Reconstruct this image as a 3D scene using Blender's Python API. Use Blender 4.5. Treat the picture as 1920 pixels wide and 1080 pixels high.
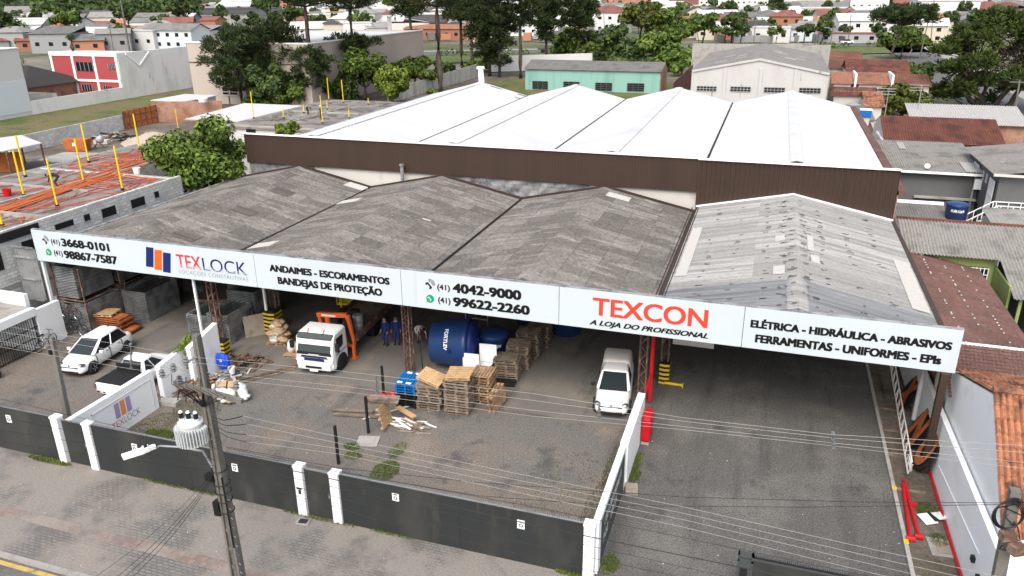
import bpy, bmesh, math, random
from mathutils import Vector, Matrix
for o in list(bpy.data.objects): bpy.data.objects.remove(o)
S = bpy.context.scene
C = S.collection
rnd = random.Random(7)
R_ = math.radians
V = Vector
# ---------------------------------------------------------------- camera
CZ, F = 18.5, 1442.46
ROT = Matrix.Rotation(.32179, 3, 'Z') @ Matrix.Rotation(-.37035, 3, 'X') @ Matrix.Rotation(.00952, 3, 'Y')
cam_d = bpy.data.cameras.new('camera'); cam = bpy.data.objects.new('camera', cam_d); C.objects.link(cam)
cam_d.sensor_width = 36; cam_d.lens = F / 1920 * 36; cam_d.clip_start = .3; cam_d.clip_end = 6000
m3 = Matrix((ROT.col[0], ROT.col[2], -ROT.col[1])).transposed()
M4 = m3.to_4x4(); M4.translation = (0, 0, CZ); cam.matrix_world = M4
S.camera = cam
# ---------------------------------------------------------------- light
SUN_EL, SUN_AZ = R_(50), R_(-86)      # azimuth of the sun measured in the ground plane
w = bpy.data.worlds.new('World'); S.world = w; w.use_nodes = True
nt = w.node_tree; bg = nt.nodes['Background']
sky = nt.nodes.new('ShaderNodeTexSky'); sky.sky_type = 'NISHITA'; sky.sun_disc = False
sky.sun_elevation = SUN_EL; sky.sun_rotation = R_(90) - SUN_AZ
sky.air_density = 1.3; sky.dust_density = 5.0; sky.ozone_density = .6
hs = nt.nodes.new('ShaderNodeHueSaturation'); hs.inputs['Saturation'].default_value = .6; nt.links.new(sky.outputs[0], hs.inputs['Color']); nt.links.new(hs.outputs[0], bg.inputs[0]); bg.inputs[1].default_value = .15
sd = bpy.data.lights.new('sun', 'SUN'); sd.energy = .9; sd.angle = R_(40); sd.color = (1, .96, .9)
so = bpy.data.objects.new('sun', sd); C.objects.link(so)
sdir = V((math.cos(SUN_EL) * math.cos(SUN_AZ), math.cos(SUN_EL) * math.sin(SUN_AZ), math.sin(SUN_EL)))
so.rotation_euler = sdir.to_track_quat('Z', 'Y').to_euler(); so.location = sdir * 200
S.view_settings.view_transform = 'Standard'; S.view_settings.look = 'None'
S.view_settings.exposure = .75; S.view_settings.gamma = 1
S.render.engine = 'CYCLES'
try:
    S.cycles.max_bounces = 6; S.cycles.diffuse_bounces = 3; S.cycles.glossy_bounces = 2
    S.cycles.transmission_bounces = 2; S.cycles.transparent_max_bounces = 4
except Exception: pass
# ---------------------------------------------------------------- survey: pixel of the photograph -> place on a real plane
def ray(x, y): return ROT @ V(((x - 960) / F, 1, -(y - 540) / F))
def at(x, y, z=0.0):
    d = ray(x, y); return V((0, 0, CZ)) + d * ((z - CZ) / d.z)
def atY(x, y, Y):
    d = ray(x, y); return V((0, 0, CZ)) + d * (Y / d.y)
def atX(x, y, X):
    d = ray(x, y); return V((0, 0, CZ)) + d * (X / d.x)
def height(b, t, z=0.0):
    g = at(b[0], b[1], z); d = ray(*t); k = math.hypot(g.x, g.y) / math.hypot(d.x, d.y)
    return CZ + d.z * k
def pix(P):
    c = ROT.transposed() @ (V(P) - V((0, 0, CZ))); return 960 + F * c.x / c.y, 540 - F * c.z / c.y
# ---------------------------------------------------------------- materials
MATS = {}
def mat(name, col, rough=.8, layers=(), metal=0., bump=0., bscale=30., cells=None, brick=None, wall=False, spec=.25,
        stretch=(1, 1, 1), grain=0., gscale=60., rndobj=0., emit=0., objspace=False):
    if name in MATS: return MATS[name]
    m = bpy.data.materials.new(name); m.use_nodes = True; MATS[name] = m
    n = m.node_tree.nodes; L = m.node_tree.links; b = n['Principled BSDF']
    b.inputs['Roughness'].default_value = rough; b.inputs['Metallic'].default_value = metal
    b.inputs['Specular IOR Level'].default_value = spec
    if objspace:
        tc = n.new('ShaderNodeTexCoord'); pos = tc.outputs['Object']
    else:
        ge = n.new('ShaderNodeNewGeometry'); pos = ge.outputs['Position']
    def mult(v, vec):
        q = n.new('ShaderNodeVectorMath'); q.operation = 'MULTIPLY'; L.new(v, q.inputs[0]); q.inputs[1].default_value = vec; return q.outputs[0]
    def mix(fac, a, bcol, mode='MIX'):
        q = n.new('ShaderNodeMix'); q.data_type = 'RGBA'; q.blend_type = mode
        if isinstance(fac, (int, float)): q.inputs[0].default_value = fac
        else: L.new(fac, q.inputs[0])
        for i, x in ((6, a), (7, bcol)):
            if isinstance(x, tuple): q.inputs[i].default_value = x[:3] + (1,)
            else: L.new(x, q.inputs[i])
        return q.outputs[2]
    if wall:
        sx = n.new('ShaderNodeSeparateXYZ'); L.new(pos, sx.inputs[0])
        ad = n.new('ShaderNodeMath'); L.new(sx.outputs[0], ad.inputs[0]); L.new(sx.outputs[1], ad.inputs[1])
        cb = n.new('ShaderNodeCombineXYZ'); L.new(ad.outputs[0], cb.inputs[0]); L.new(sx.outputs[2], cb.inputs[1]); uv = cb.outputs[0]
    else: uv = pos
    cur = tuple(col)
    if brick:
        bw, bh, mo, mcol, var = brick[:5]
        q = n.new('ShaderNodeTexBrick'); sv = n.new('ShaderNodeVectorMath'); L.new(uv, sv.inputs[0]); sv.inputs[1].default_value = (37.3 if len(brick) > 6 else 0, 0, 0); L.new(sv.outputs[0], q.inputs[0]); q.inputs['Scale'].default_value = 1; q.offset = .5 if len(brick) < 6 else 0
        q.inputs['Brick Width'].default_value = bw; q.inputs['Row Height'].default_value = bh; q.inputs['Mortar Size'].default_value = mo
        q.inputs['Color1'].default_value = tuple(c * (1 - var) for c in col) + (1,); q.inputs['Color2'].default_value = tuple(min(1, c * (1 + var)) for c in col) + (1,)
        q.inputs['Mortar'].default_value = tuple(mcol) + (1,); cur = q.outputs[0]
    if cells:
        cx, cy, cz, amt = cells
        fl = n.new('ShaderNodeVectorMath'); fl.operation = 'FLOOR'; L.new(mult(pos, (1 / cx if cx else 0, 1 / cy if cy else 0, 1 / cz if cz else 0)), fl.inputs[0])
        wn = n.new('ShaderNodeTexWhiteNoise'); L.new(fl.outputs[0], wn.inputs[0])
        mr = n.new('ShaderNodeMapRange'); L.new(wn.outputs[0], mr.inputs[0]); mr.inputs[3].default_value = 1 - amt; mr.inputs[4].default_value = 1 + amt * .6
        cc = n.new('ShaderNodeCombineColor'); [L.new(mr.outputs[0], cc.inputs[i]) for i in range(3)]
        cur = mix(1.0, cur, cc.outputs[0], 'MULTIPLY')
    for ly in layers:
        c2, sc, lo, hi, st = ly[:5]; det = ly[5] if len(ly) > 5 else 5
        ns = n.new('ShaderNodeTexNoise'); ns.inputs['Scale'].default_value = sc; ns.inputs['Detail'].default_value = det; ns.inputs['Roughness'].default_value = .62
        L.new(mult(pos, st) if st else pos, ns.inputs[0])
        mr = n.new('ShaderNodeMapRange'); L.new(ns.outputs[0], mr.inputs[0]); mr.inputs[1].default_value = lo; mr.inputs[2].default_value = hi
        mr.inputs[4].default_value = ly[6] if len(ly) > 6 else 1
        cur = mix(mr.outputs[0], cur, tuple(c2))
    if grain:
        ns = n.new('ShaderNodeTexNoise'); ns.inputs['Scale'].default_value = gscale; ns.inputs['Detail'].default_value = 7; ns.inputs['Roughness'].default_value = .75; L.new(pos, ns.inputs[0])
        mr = n.new('ShaderNodeMapRange'); L.new(ns.outputs[0], mr.inputs[0]); mr.inputs[1].default_value = .3; mr.inputs[2].default_value = .7
        mr.inputs[3].default_value = 1 - grain; mr.inputs[4].default_value = 1 + grain
        cc = n.new('ShaderNodeCombineColor'); [L.new(mr.outputs[0], cc.inputs[i]) for i in range(3)]
        cur = mix(1.0, cur, cc.outputs[0], 'MULTIPLY')
    if rndobj:
        oi = n.new('ShaderNodeObjectInfo'); mr = n.new('ShaderNodeMapRange'); L.new(oi.outputs['Random'], mr.inputs[0]); mr.inputs[3].default_value = 1 - rndobj; mr.inputs[4].default_value = 1 + rndobj
        cc = n.new('ShaderNodeCombineColor'); [L.new(mr.outputs[0], cc.inputs[i]) for i in range(3)]
        cur = mix(1.0, cur, cc.outputs[0], 'MULTIPLY')
    if isinstance(cur, tuple): b.inputs['Base Color'].default_value = cur[:3] + (1,)
    else: L.new(cur, b.inputs['Base Color'])
    if bump:
        ns = n.new('ShaderNodeTexNoise'); ns.inputs['Scale'].default_value = bscale; ns.inputs['Detail'].default_value = 4; L.new(pos, ns.inputs[0])
        bp = n.new('ShaderNodeBump'); bp.inputs['Strength'].default_value = bump; bp.inputs['Distance'].default_value = .05
        L.new(ns.outputs[0], bp.inputs['Height']); L.new(bp.outputs[0], b.inputs['Normal'])
    if emit:
        b.inputs['Emission Color'].default_value = tuple(col) + (1,); b.inputs['Emission Strength'].default_value = emit
    return m
def leafmat(name, dark, light, var=.25):
    if name in MATS: return MATS[name]
    m = bpy.data.materials.new(name); m.use_nodes = True; MATS[name] = m
    n = m.node_tree.nodes; L = m.node_tree.links; b = n['Principled BSDF']
    ge = n.new('ShaderNodeNewGeometry'); wn = n.new('ShaderNodeTexWhiteNoise'); ns = n.new('ShaderNodeTexNoise')
    ns.inputs['Scale'].default_value = .55; ns.inputs['Detail'].default_value = 3
    L.new(ge.outputs['Position'], ns.inputs[0])
    oi = n.new('ShaderNodeObjectInfo')
    a = n.new('ShaderNodeMath'); a.operation = 'MULTIPLY_ADD'; L.new(ge.outputs['Random Per Island'], a.inputs[0]); a.inputs[1].default_value = .55; a.inputs[2].default_value = -.28
    s2 = n.new('ShaderNodeMath'); L.new(a.outputs[0], s2.inputs[0]); L.new(ns.outputs[0], s2.inputs[1])
    mr = n.new('ShaderNodeMapRange'); L.new(s2.outputs[0], mr.inputs[0]); mr.inputs[1].default_value = .2; mr.inputs[2].default_value = .85
    q = n.new('ShaderNodeMix'); q.data_type = 'RGBA'; L.new(mr.outputs[0], q.inputs[0]); q.inputs[6].default_value = tuple(dark) + (1,); q.inputs[7].default_value = tuple(light) + (1,)
    mo = n.new('ShaderNodeMapRange'); L.new(oi.outputs['Random'], mo.inputs[0]); mo.inputs[3].default_value = 1 - var; mo.inputs[4].default_value = 1 + var
    hs = n.new('ShaderNodeHueSaturation'); L.new(q.outputs[2], hs.inputs['Color']); L.new(mo.outputs[0], hs.inputs['Value'])
    L.new(hs.outputs[0], b.inputs['Base Color']); b.inputs['Roughness'].default_value = .7; b.inputs['Specular IOR Level'].default_value = .15
    return m
# ---------------------------------------------------------------- mesh collecting
WM = {}
class MB:
    def __init__(s): s.v = []; s.f = []; s.mi = []; s.cur = 0; s.T = None
    def add(s, vs, fs):
        o = len(s.v)
        for p in vs:
            p = V(p); s.v.append(s.T @ p if s.T else p)
        for f in fs: s.f.append([i + o for i in f]); s.mi.append(s.cur)
    def box(s, x0, x1, y0, y1, z0, z1):
        s.add([(x0, y0, z0), (x1, y0, z0), (x1, y1, z0), (x0, y1, z0), (x0, y0, z1), (x1, y0, z1), (x1, y1, z1), (x0, y1, z1)],
              [(0, 3, 2, 1), (4, 5, 6, 7), (0, 1, 5, 4), (1, 2, 6, 5), (2, 3, 7, 6), (3, 0, 4, 7)]); return s
    def obox(s, c, sx, sy, sz, rz=0., rx=0., ry=0.):
        M = Matrix.Translation(c) @ Matrix.Rotation(rz, 4, 'Z') @ Matrix.Rotation(ry, 4, 'Y') @ Matrix.Rotation(rx, 4, 'X')
        o = s.T; s.T = (o @ M) if o else M; s.box(-sx / 2, sx / 2, -sy / 2, sy / 2, -sz / 2, sz / 2); s.T = o; return s
    def beam(s, a, b, w, h=None):
        a = V(a); b = V(b); h = h or w; d = b - a; L = d.length
        if L < 1e-6: return s
        M = Matrix.Translation((a + b) / 2) @ d.to_track_quat('X', 'Z').to_matrix().to_4x4()
        o = s.T; s.T = (o @ M) if o else M; s.box(-L / 2, L / 2, -w / 2, w / 2, -h / 2, h / 2); s.T = o; return s
    def quad(s, a, b, c, d): s.add([a, b, c, d], [(0, 1, 2, 3)]); return s
    def poly(s, pts): s.add(pts, [tuple(range(len(pts)))]); return s
    def prism(s, pts, vec):
        n = len(pts); vec = V(vec); pts = [V(p) for p in pts]
        s.add(pts + [p + vec for p in pts], [tuple(range(n))[::-1], tuple(range(n, 2 * n))] + [(i, (i + 1) % n, n + (i + 1) % n, n + i) for i in range(n)]); return s
    def cyl(s, a, b, r0, r1=None, n=10, cap=True):
        a = V(a); b = V(b); r1 = r0 if r1 is None else r1; q = (b - a).to_track_quat('Z', 'Y').to_matrix()
        vs = []
        for P, r in ((a, r0), (b, r1)):
            for i in range(n): t = 2 * math.pi * i / n; vs.append(P + q @ V((r * math.cos(t), r * math.sin(t), 0)))
        fs = [(i, (i + 1) % n, n + (i + 1) % n, n + i) for i in range(n)]
        if cap: fs += [tuple(range(n))[::-1], tuple(range(n, 2 * n))]
        s.add(vs, fs); return s
    def tube(s, pts, r, n=5):
        pts = [V(p) for p in pts]; vs = []; k = len(pts)
        for j, P in enumerate(pts):
            d = (pts[min(j + 1, k - 1)] - pts[max(j - 1, 0)]); q = d.to_track_quat('Z', 'Y').to_matrix(); rr = r[j] if isinstance(r, (list, tuple)) else r
            for i in range(n): t = 2 * math.pi * i / n; vs.append(P + q @ V((rr * math.cos(t), rr * math.sin(t), 0)))
        fs = [(j * n + i, j * n + (i + 1) % n, (j + 1) * n + (i + 1) % n, (j + 1) * n + i) for j in range(k - 1) for i in range(n)]
        fs += [tuple(range(n))[::-1], tuple(range((k - 1) * n, k * n))]
        s.add(vs, fs); return s
    def lathe(s, prof, c=(0, 0, 0), n=16, M=None):
        c = V(c); vs = []; k = len(prof)
        for r, z in prof:
            for i in range(n):
                t = 2 * math.pi * i / n; p = V((r * math.cos(t), r * math.sin(t), z)); vs.append(c + (M @ p if M else p))
        fs = [(j * n + i, j * n + (i + 1) % n, (j + 1) * n + (i + 1) % n, (j + 1) * n + i) for j in range(k - 1) for i in range(n)]
        fs += [tuple(range(n))[::-1], tuple(range((k - 1) * n, k * n))]
        s.add(vs, fs); return s
    def loft(s, rings, cap=True):
        n = len(rings[0]); vs = [p for r in rings for p in r]; k = len(rings)
        fs = [(j * n + i, j * n + (i + 1) % n, (j + 1) * n + (i + 1) % n, (j + 1) * n + i) for j in range(k - 1) for i in range(n)]
        if cap: fs += [tuple(range(n))[::-1], tuple(range((k - 1) * n, k * n))]
        s.add(vs, fs); return s
    def torus(s, c, axis, R, r, n=18, m=6):
        q = V(axis).to_track_quat('Z', 'Y').to_matrix(); c = V(c); vs = []
        for i in range(n):
            t = 2 * math.pi * i / n
            for j in range(m):
                u = 2 * math.pi * j / m; vs.append(c + q @ V(((R + r * math.cos(u)) * math.cos(t), (R + r * math.cos(u)) * math.sin(t), r * math.sin(u))))
        s.add(vs, [(i * m + j, ((i + 1) % n) * m + j, ((i + 1) % n) * m + (j + 1) % m, i * m + (j + 1) % m) for i in range(n) for j in range(m)]); return s
    def blob(s, c, rx, ry, rz, n=8, m=5, jit=.15):
        vs = []; c = V(c)
        for j in range(m + 1):
            ph = math.pi * j / m
            for i in range(n):
                t = 2 * math.pi * i / n; k = 1 + rnd.uniform(-jit, jit)
                vs.append(c + V((rx * k * math.sin(ph) * math.cos(t), ry * k * math.sin(ph) * math.sin(t), rz * (1 + rnd.uniform(-jit, jit) * .5) * math.cos(ph))))
        s.add(vs, [(j * n + i, j * n + (i + 1) % n, (j + 1) * n + (i + 1) % n, (j + 1) * n + i) for j in range(m) for i in range(n)]); return s
    def corr(s, o, u, v, waves, amp, seg=6, rows=1, kind='sin'):
        """corrugated sheet: profile runs along u, sheet runs down v"""
        o = V(o); u = V(u); v = V(v); nn = u.cross(v).normalized()
        if nn.z < 0: nn = -nn
        N = waves * seg; vs = []
        for j in range(rows + 1):
            for i in range(N + 1):
                t = i / seg
                if kind == 'sin': h = math.sin(2 * math.pi * t)
                else: h = (0, 0, 1, 1)[i % 4] if seg == 4 else (1 if (t % 1) > .75 else 0)
                vs.append(o + u * (i / N) + v * (j / rows) + nn * amp * h)
        s.add(vs, [(j * (N + 1) + i, j * (N + 1) + i + 1, (j + 1) * (N + 1) + i + 1, (j + 1) * (N + 1) + i) for j in range(rows) for i in range(N)]); return s
    def tiles(s, o, u, v, nc, nr, amp=.06, seg=4):
        """roof tiles: nc columns along u, nr rows down v, each tile an arch lifted at its lower end"""
        o = V(o); u = V(u); v = V(v); nn = u.cross(v).normalized()
        if nn.z < 0: nn = -nn
        for r in range(nr):
            for c in range(nc):
                vs = []; dz = rnd.uniform(-.008, .008)
                for e in (0, 1):
                    for i in range(seg + 1):
                        t = (c + i / seg) / nc
                        vs.append(o + u * t + v * ((r + (e * 1.04)) / nr) + nn * (amp * abs(math.sin(math.pi * i / seg)) ** .8 + .03 * e + dz))
                s.add(vs, [(i, i + 1, seg + 2 + i, seg + 1 + i) for i in range(seg)])
        return s
    def build(s, name, m=None, parent=None, smooth=False, bevel=0, local=False, sub=0):
        me = bpy.data.meshes.new(name)
        vs = s.v
        if parent is not None and not local:
            I = WM[parent.name].inverted(); vs = [I @ p for p in vs]
        me.from_pydata([tuple(p) for p in vs], [], s.f); 
        ms = m if isinstance(m, (list, tuple)) else [m]
        for q in ms:
            if q: me.materials.append(q)
        if any(s.mi): me.polygons.foreach_set('material_index', s.mi)
        if smooth: me.polygons.foreach_set('use_smooth', [True] * len(me.polygons))
        me.update()
        o = bpy.data.objects.new(name, me); C.objects.link(o)
        if parent is not None: o.parent = parent; WM[o.name] = WM[parent.name]
        else: WM[o.name] = Matrix.Identity(4)
        if bevel:
            b = o.modifiers.new('bevel', 'BEVEL'); b.width = bevel; b.segments = 2; b.limit_method = 'ANGLE'
        if sub:
            b = o.modifiers.new('sub', 'SUBSURF'); b.levels = sub; b.render_levels = sub
        return o
def tag(o, label=None, cat=None, group=None, kind=None):
    if label: o['label'] = label
    if cat: o['category'] = cat
    if group: o['group'] = group
    if kind: o['kind'] = kind
    return o
def thing(name, label, cat, loc=(0, 0, 0), rz=0., group=None):
    o = bpy.data.objects.new(name, None); C.objects.link(o); o.empty_display_size = .3
    o.location = loc; o.rotation_euler = (0, 0, rz)
    WM[o.name] = Matrix.Translation(loc) @ Matrix.Rotation(rz, 4, 'Z')
    return tag(o, label, cat, group)
def dup(root, loc, rz=None, scale=None, label=None, group=None, rot=None):
    def cp(o, p):
        c = o.copy(); C.objects.link(c)
        if p: c.parent = p
        for ch in o.children: cp(ch, c)
        return c
    r = cp(root, None); r.location = loc
    if rz is not None: r.rotation_euler = (0, 0, rz)
    if rot is not None: r.rotation_euler = rot
    if scale is not None: r.scale = scale if isinstance(scale, tuple) else (scale,) * 3
    if label: r['label'] = label
    if group: r['group'] = group
    return r
ORD = ['first', 'second', 'third', 'fourth', 'fifth', 'sixth', 'seventh', 'eighth', 'ninth', 'tenth', 'eleventh', 'twelfth', 'thirteenth', 'fourteenth', 'fifteenth', 'sixteenth', 'seventeenth', 'eighteenth', 'nineteenth', 'twentieth']
ORD += ['twenty-' + q for q in ORD[:9]] + ['thirtieth'] + ['thirty-' + q for q in ORD[:9]] + ['fortieth'] + ['forty-' + q for q in ORD[:9]] + ['fiftieth']
# lettering -------------------------------------------------------
_cap = {}
def text_geo(body, bold=0., shear=0., spacing=1.):
    cu = bpy.data.curves.new('t', 'FONT'); cu.body = body; cu.size = 1; cu.offset = bold; cu.shear = shear; cu.space_character = spacing; cu.resolution_u = 4
    o = bpy.data.objects.new('t', cu); C.objects.link(o); dg = bpy.context.evaluated_depsgraph_get(); dg.update()
    me = o.evaluated_get(dg).to_mesh(); vs = [v.co.copy() for v in me.vertices]; fs = [tuple(p.vertices) for p in me.polygons]
    o.evaluated_get(dg).to_mesh_clear(); bpy.data.objects.remove(o); bpy.data.curves.remove(cu)
    return vs, fs
def capheight(bold):
    if bold not in _cap:
        vs, _ = text_geo('H', bold); _cap[bold] = (min(v.y for v in vs), max(v.y for v in vs))
    return _cap[bold]
def text_on(mb, body, O, U, Vv, x0, x1, zb, cap, bold=0., shear=0., spacing=1., lift=.006):
    """lettering on plane O + x*U + z*Vv, cap height cap, from x0 to x1"""
    th = max(0, bold) * 2.1; vs, fs = text_geo(body, min(bold, 0), shear, spacing); lo, hi = capheight(min(bold, 0))
    a = min(v.x for v in vs); b = max(v.x for v in vs); U = V(U); Vv = V(Vv); N = U.cross(Vv).normalized(); O = V(O)
    sh = [(0, 0)] if not th else [(0, 0), (-1, -.5), (1, -.5), (-1, .5), (1, .5), (-.5, -.6), (.5, .6), (.5, -.6), (-.5, .6)]
    kx = (x1 - x0) / (b - a + 2 * th); kz = cap / (hi - lo + 1.2 * th)
    for i, (sx, sy) in enumerate(sh):
        mb.add([O + U * (x0 + (v.x - a + th + sx * th) * kx) + Vv * (zb + (v.y - lo + .6 * th + sy * th) * kz) + N * (lift + .0003 * i) for v in vs], fs)
# ================================================================ materials
mat('gravel', (.14, .134, .126), .95, [((.18, .153, .13), .16, .42, .56, None, 7, .95), ((.08, .08, .08), .5, .55, .66, None, 7, .9), ((.21, .178, .148), .33, .57, .66, None, 8, .9), ((.095, .085, .076), .7, .55, .68, (1.3, .16, 1), 6, .6), ((.055, .055, .035), .6, .64, .72, None, 7, .7)], grain=.75, gscale=15)
mat('driveway', (.104, .101, .096), .95, [((.142, .136, .127), .3, .48, .62, None), ((.066, .065, .063), .8, .52, .68, (1.4, .13, 1), 6, .7), ((.055, .054, .053), .5, .6, .72, None)], grain=.8, gscale=15)
mat('slab', (.15, .142, .132), .75, [((.2, .18, .155), .35, .48, .65, None), ((.085, .08, .074), .6, .55, .72, (1.3, .3, 1)), ((.26, .25, .235), 1.3, .68, .78, None, 6, .35)], grain=.15, gscale=9)
mat('pavers', (.182, .174, .165), .9, [((.23, .21, .19), .33, .44, .54, None, 7, .97), ((.125, .117, .11), .5, .53, .66, None, 7, .85), ((.265, .228, .2), .2, .58, .68, None, 7, .8)], brick=(.26, .13, .016, (.105, .098, .09), .12), grain=.3, gscale=14, bump=.15, bscale=14)
mat('redpavers', (.215, .165, .148), .9, [((.26, .225, .2), .6, .42, .6, None), ((.17, .155, .145), .9, .55, .7, None)], brick=(.24, .24, .016, (.17, .13, .115), .12), grain=.2, gscale=9)
mat('asphalt', (.105, .105, .107), .9, [((.14, .138, .135), .5, .45, .65, None)], grain=.4, gscale=14)
mat('yellowline', (.48, .34, .1), .85, [((.16, .15, .13), 3, .5, .6, None)])
mat('kerb', (.31, .3, .285), .9, [((.17, .16, .15), 1.5, .5, .7, None)], grain=.15, gscale=12)
mat('soil', (.115, .095, .078), .95, [((.19, .165, .14), .25, .45, .65, None), ((.07, .062, .055), .6, .55, .7, None)], grain=.4, gscale=5)
mat('verge', (.085, .13, .03), .95, [((.14, .13, .06), .3, .45, .6, None), ((.055, .09, .022), .7, .5, .65, None)], grain=.4, gscale=3)
mat('meadow', (.125, .13, .045), .95, [((.15, .115, .07), .09, .45, .6, None), ((.07, .1, .028), .16, .5, .62, None), ((.09, .065, .045), .3, .62, .72, None)], grain=.45, gscale=2.5)
mat('land', (.1, .11, .06), .95, [((.2, .18, .155), .02, .45, .6, None), ((.06, .075, .035), .05, .5, .65, None)], grain=.3, gscale=.7)
mat('hill', (.028, .045, .02), .95, [((.045, .065, .025), .02, .4, .6, None)], grain=.5, gscale=.15)
mat('concrete', (.35, .34, .32), .9, [((.22, .21, .195), .8, .5, .7, None), ((.14, .13, .12), .35, .62, .75, (1, 1, .2))], grain=.15, gscale=8)
mat('conc_pole', (.165, .155, .14), .9, [((.085, .08, .073), .9, .48, .66, (3, 3, .4)), ((.25, .235, .215), 2, .62, .72, None)], grain=.25, gscale=14)
mat('white', (.86, .88, .9), .75, [((.68, .69, .7), .5, .55, .75, None)], grain=.03, gscale=4)
mat('whitewash', (.5, .5, .497), .85, [((.45, .445, .43), .35, .5, .68, (1, 1, .35)), ((.1, .1, .1), .5, .62, .68, (1.2, 1.2, .2), 7, .8)], grain=.05, gscale=4)
mat('stainwall', (.74, .74, .73), .85, [((.58, .575, .56), .35, .5, .7, (1, 1, .35)), ((.1, .1, .1), .5, .63, .68, (1.2, 1.2, .2), 7, .85)], grain=.05, gscale=4)
mat('precast', (.47, .46, .43), .9, [((.3, .29, .265), .5, .5, .66, (1, 1, .3)), ((.15, .145, .13), .8, .66, .76, (1.4, 1.4, .2))], brick=(2.0, .5, .02, (.3, .29, .27), .05), wall=True)
mat('beige', (.455, .395, .355), .85, [((.4, .345, .31), .12, .5, .65, (1, 1, .4)), ((.32, .27, .24), .5, .64, .74, (1.3, 1.3, .12), 5, .5)])
mat('darkwall', (.028, .032, .033), .6, [((.046, .047, .045), .5, .46, .64, (1, 1, .4)), ((.075, .072, .064), 1.1, .6, .72, (1, 1, .25), 6, .6)])
mat('block', (.58, .58, .565), .9, [((.4, .395, .385), .5, .5, .68, None), ((.62, .62, .61), 1.1, .64, .72, None, 4, .6)], brick=(.4, .2, .012, (.3, .295, .285), .12), wall=True, cells=(0, .4, .2, .14))
mat('brick', (.36, .165, .1), .9, [((.26, .12, .08), .5, .5, .65, None), ((.4, .33, .27), .9, .63, .72, None, 5, .6)], brick=(.25, .09, .012, (.34, .3, .26), .2), wall=True)
mat('wetslab', (.22, .205, .19), .85, [((.11, .1, .094), .5, .47, .62, None), ((.36, .34, .31), .35, .58, .7, None)], grain=.2, gscale=7)
mat('roof_grey', (.155, .146, .139), .93, [((.115, .107, .1), .35, .52, .68, None), ((.265, .25, .236), .8, .54, .68, (.5, 2.2, 1), 7, .85), ((.05, .046, .043), 2.2, .66, .75, None, 5, .6)], cells=(1.44, 1.06, 0, .32), grain=.45, gscale=6, brick=(1.44, 1.06, .02, (.1, .094, .09), .03, 0))
mat('roof_dark', (.1, .088, .08), .9, cells=(0, .2, 0, .3), grain=.3, gscale=6)
mat('roof_newsheet', (.4, .39, .38), .8, grain=.1, gscale=5)
mat('roof_pale', (.3, .3, .298), .85, [((.2, .198, .194), .5, .47, .62, (.12, 4.5, 1), 6, .95), ((.42, .42, .42), .55, .58, .7, (.1, 5, 1), 5, .8), ((.12, .118, .115), 1.4, .68, .76, (.4, 3, 1), 5, .7)], grain=.2, gscale=6, cells=(0, 1.06, 0, .2), brick=(80, 1.06, .03, (.5, .5, .5), .03, 0, 1))
mat('roof_bluish', (.19, .2, .217), .85, [((.12, .125, .135), .5, .45, .6, (.12, 5, 1), 6, .95), ((.33, .34, .35), .6, .6, .7, (.1, 5, 1))], grain=.12, gscale=6)
mat('roof_white', (.56, .565, .57), .5, [((.49, .497, .505), .25, .46, .66, (.12, 2.5, 1), 7, .85), ((.37, .375, .38), .5, .66, .78, (.3, 2, 1), 6, .6)], spec=.25, cells=(0, 1.0, 0, .035))
mat('roof_weather', (.27, .26, .243), .92, [((.17, .163, .152), .8, .5, .66, None), ((.09, .085, .08), 2., .62, .74, None, 5, .7)], grain=.25, gscale=6)
mat('roof_old', (.185, .18, .175), .92, [((.125, .12, .116), .6, .5, .66, None), ((.27, .26, .25), 1.2, .6, .72, None)], grain=.25, gscale=6)
mat('roof_maroon', (.142, .078, .068), .9, [((.1, .062, .056), .5, .5, .65, None), ((.215, .15, .13), 1.4, .6, .73, None, 5, .7)], cells=(2.4, 1.1, 0, .18), grain=.3, gscale=6)
mat('brown', (.05, .031, .023), .55, [((.04, .026, .02), .4, .5, .7, (1.5, 1, .1))], spec=.35)
mat('tile', (.35, .15, .085), .85, [((.1, .052, .04), 1.2, .5, .6, None, 7, .95), ((.46, .22, .12), 1.7, .58, .7, None)], grain=.25, gscale=9, cells=(.25, .4, 0, .35))
mat('tile_red', (.16, .06, .044), .9, [((.07, .035, .03), .6, .48, .62, None, 6, .85), ((.3, .15, .09), 2.2, .6, .7, None, 6, .6)], grain=.25, gscale=8)
mat('tile_far', (.26, .12, .08), .9, [((.15, .075, .055), .3, .45, .65, None)], grain=.2, gscale=2, rndobj=.3)
mat('teal', (.235, .43, .385), .85, [((.18, .34, .305), .4, .5, .68, (1.4, 1.4, .15)), ((.13, .2, .18), .9, .66, .78, (1.6, 1.6, .1), 5, .7)])
mat('redpaint', (.36, .07, .075), .7, [((.3, .06, .065), .3, .5, .7, None)])
mat('redsafe', (.5, .012, .018), .4, [((.38, .012, .016), 1.5, .5, .7, None)])
mat('steel', (.36, .37, .38), .45, [((.24, .245, .25), 1.5, .5, .7, None)], metal=.35)
mat('galv', (.36, .37, .38), .5, [((.13, .135, .145), 1.6, .45, .65, None), ((.27, .275, .28), 3, .6, .7, None)], metal=.3, cells=(0, 0, .11, .2))
mat('rust', (.12, .07, .052), .8, [((.26, .18, .14), 3, .5, .65, None), ((.08, .05, .04), 2, .55, .7, None)])
mat('black', (.018, .018, .019), .5)
mat('rubber', (.022, .022, .023), .85)
mat('glass', (.012, .014, .016), .08, spec=.6)
mat('windscreen', (.022, .03, .033), .12, spec=.5)
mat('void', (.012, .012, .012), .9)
mat('carwhite', (.78, .79, .8), .25, spec=.5)
mat('chrome', (.5, .5, .52), .25, metal=.8)
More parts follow.
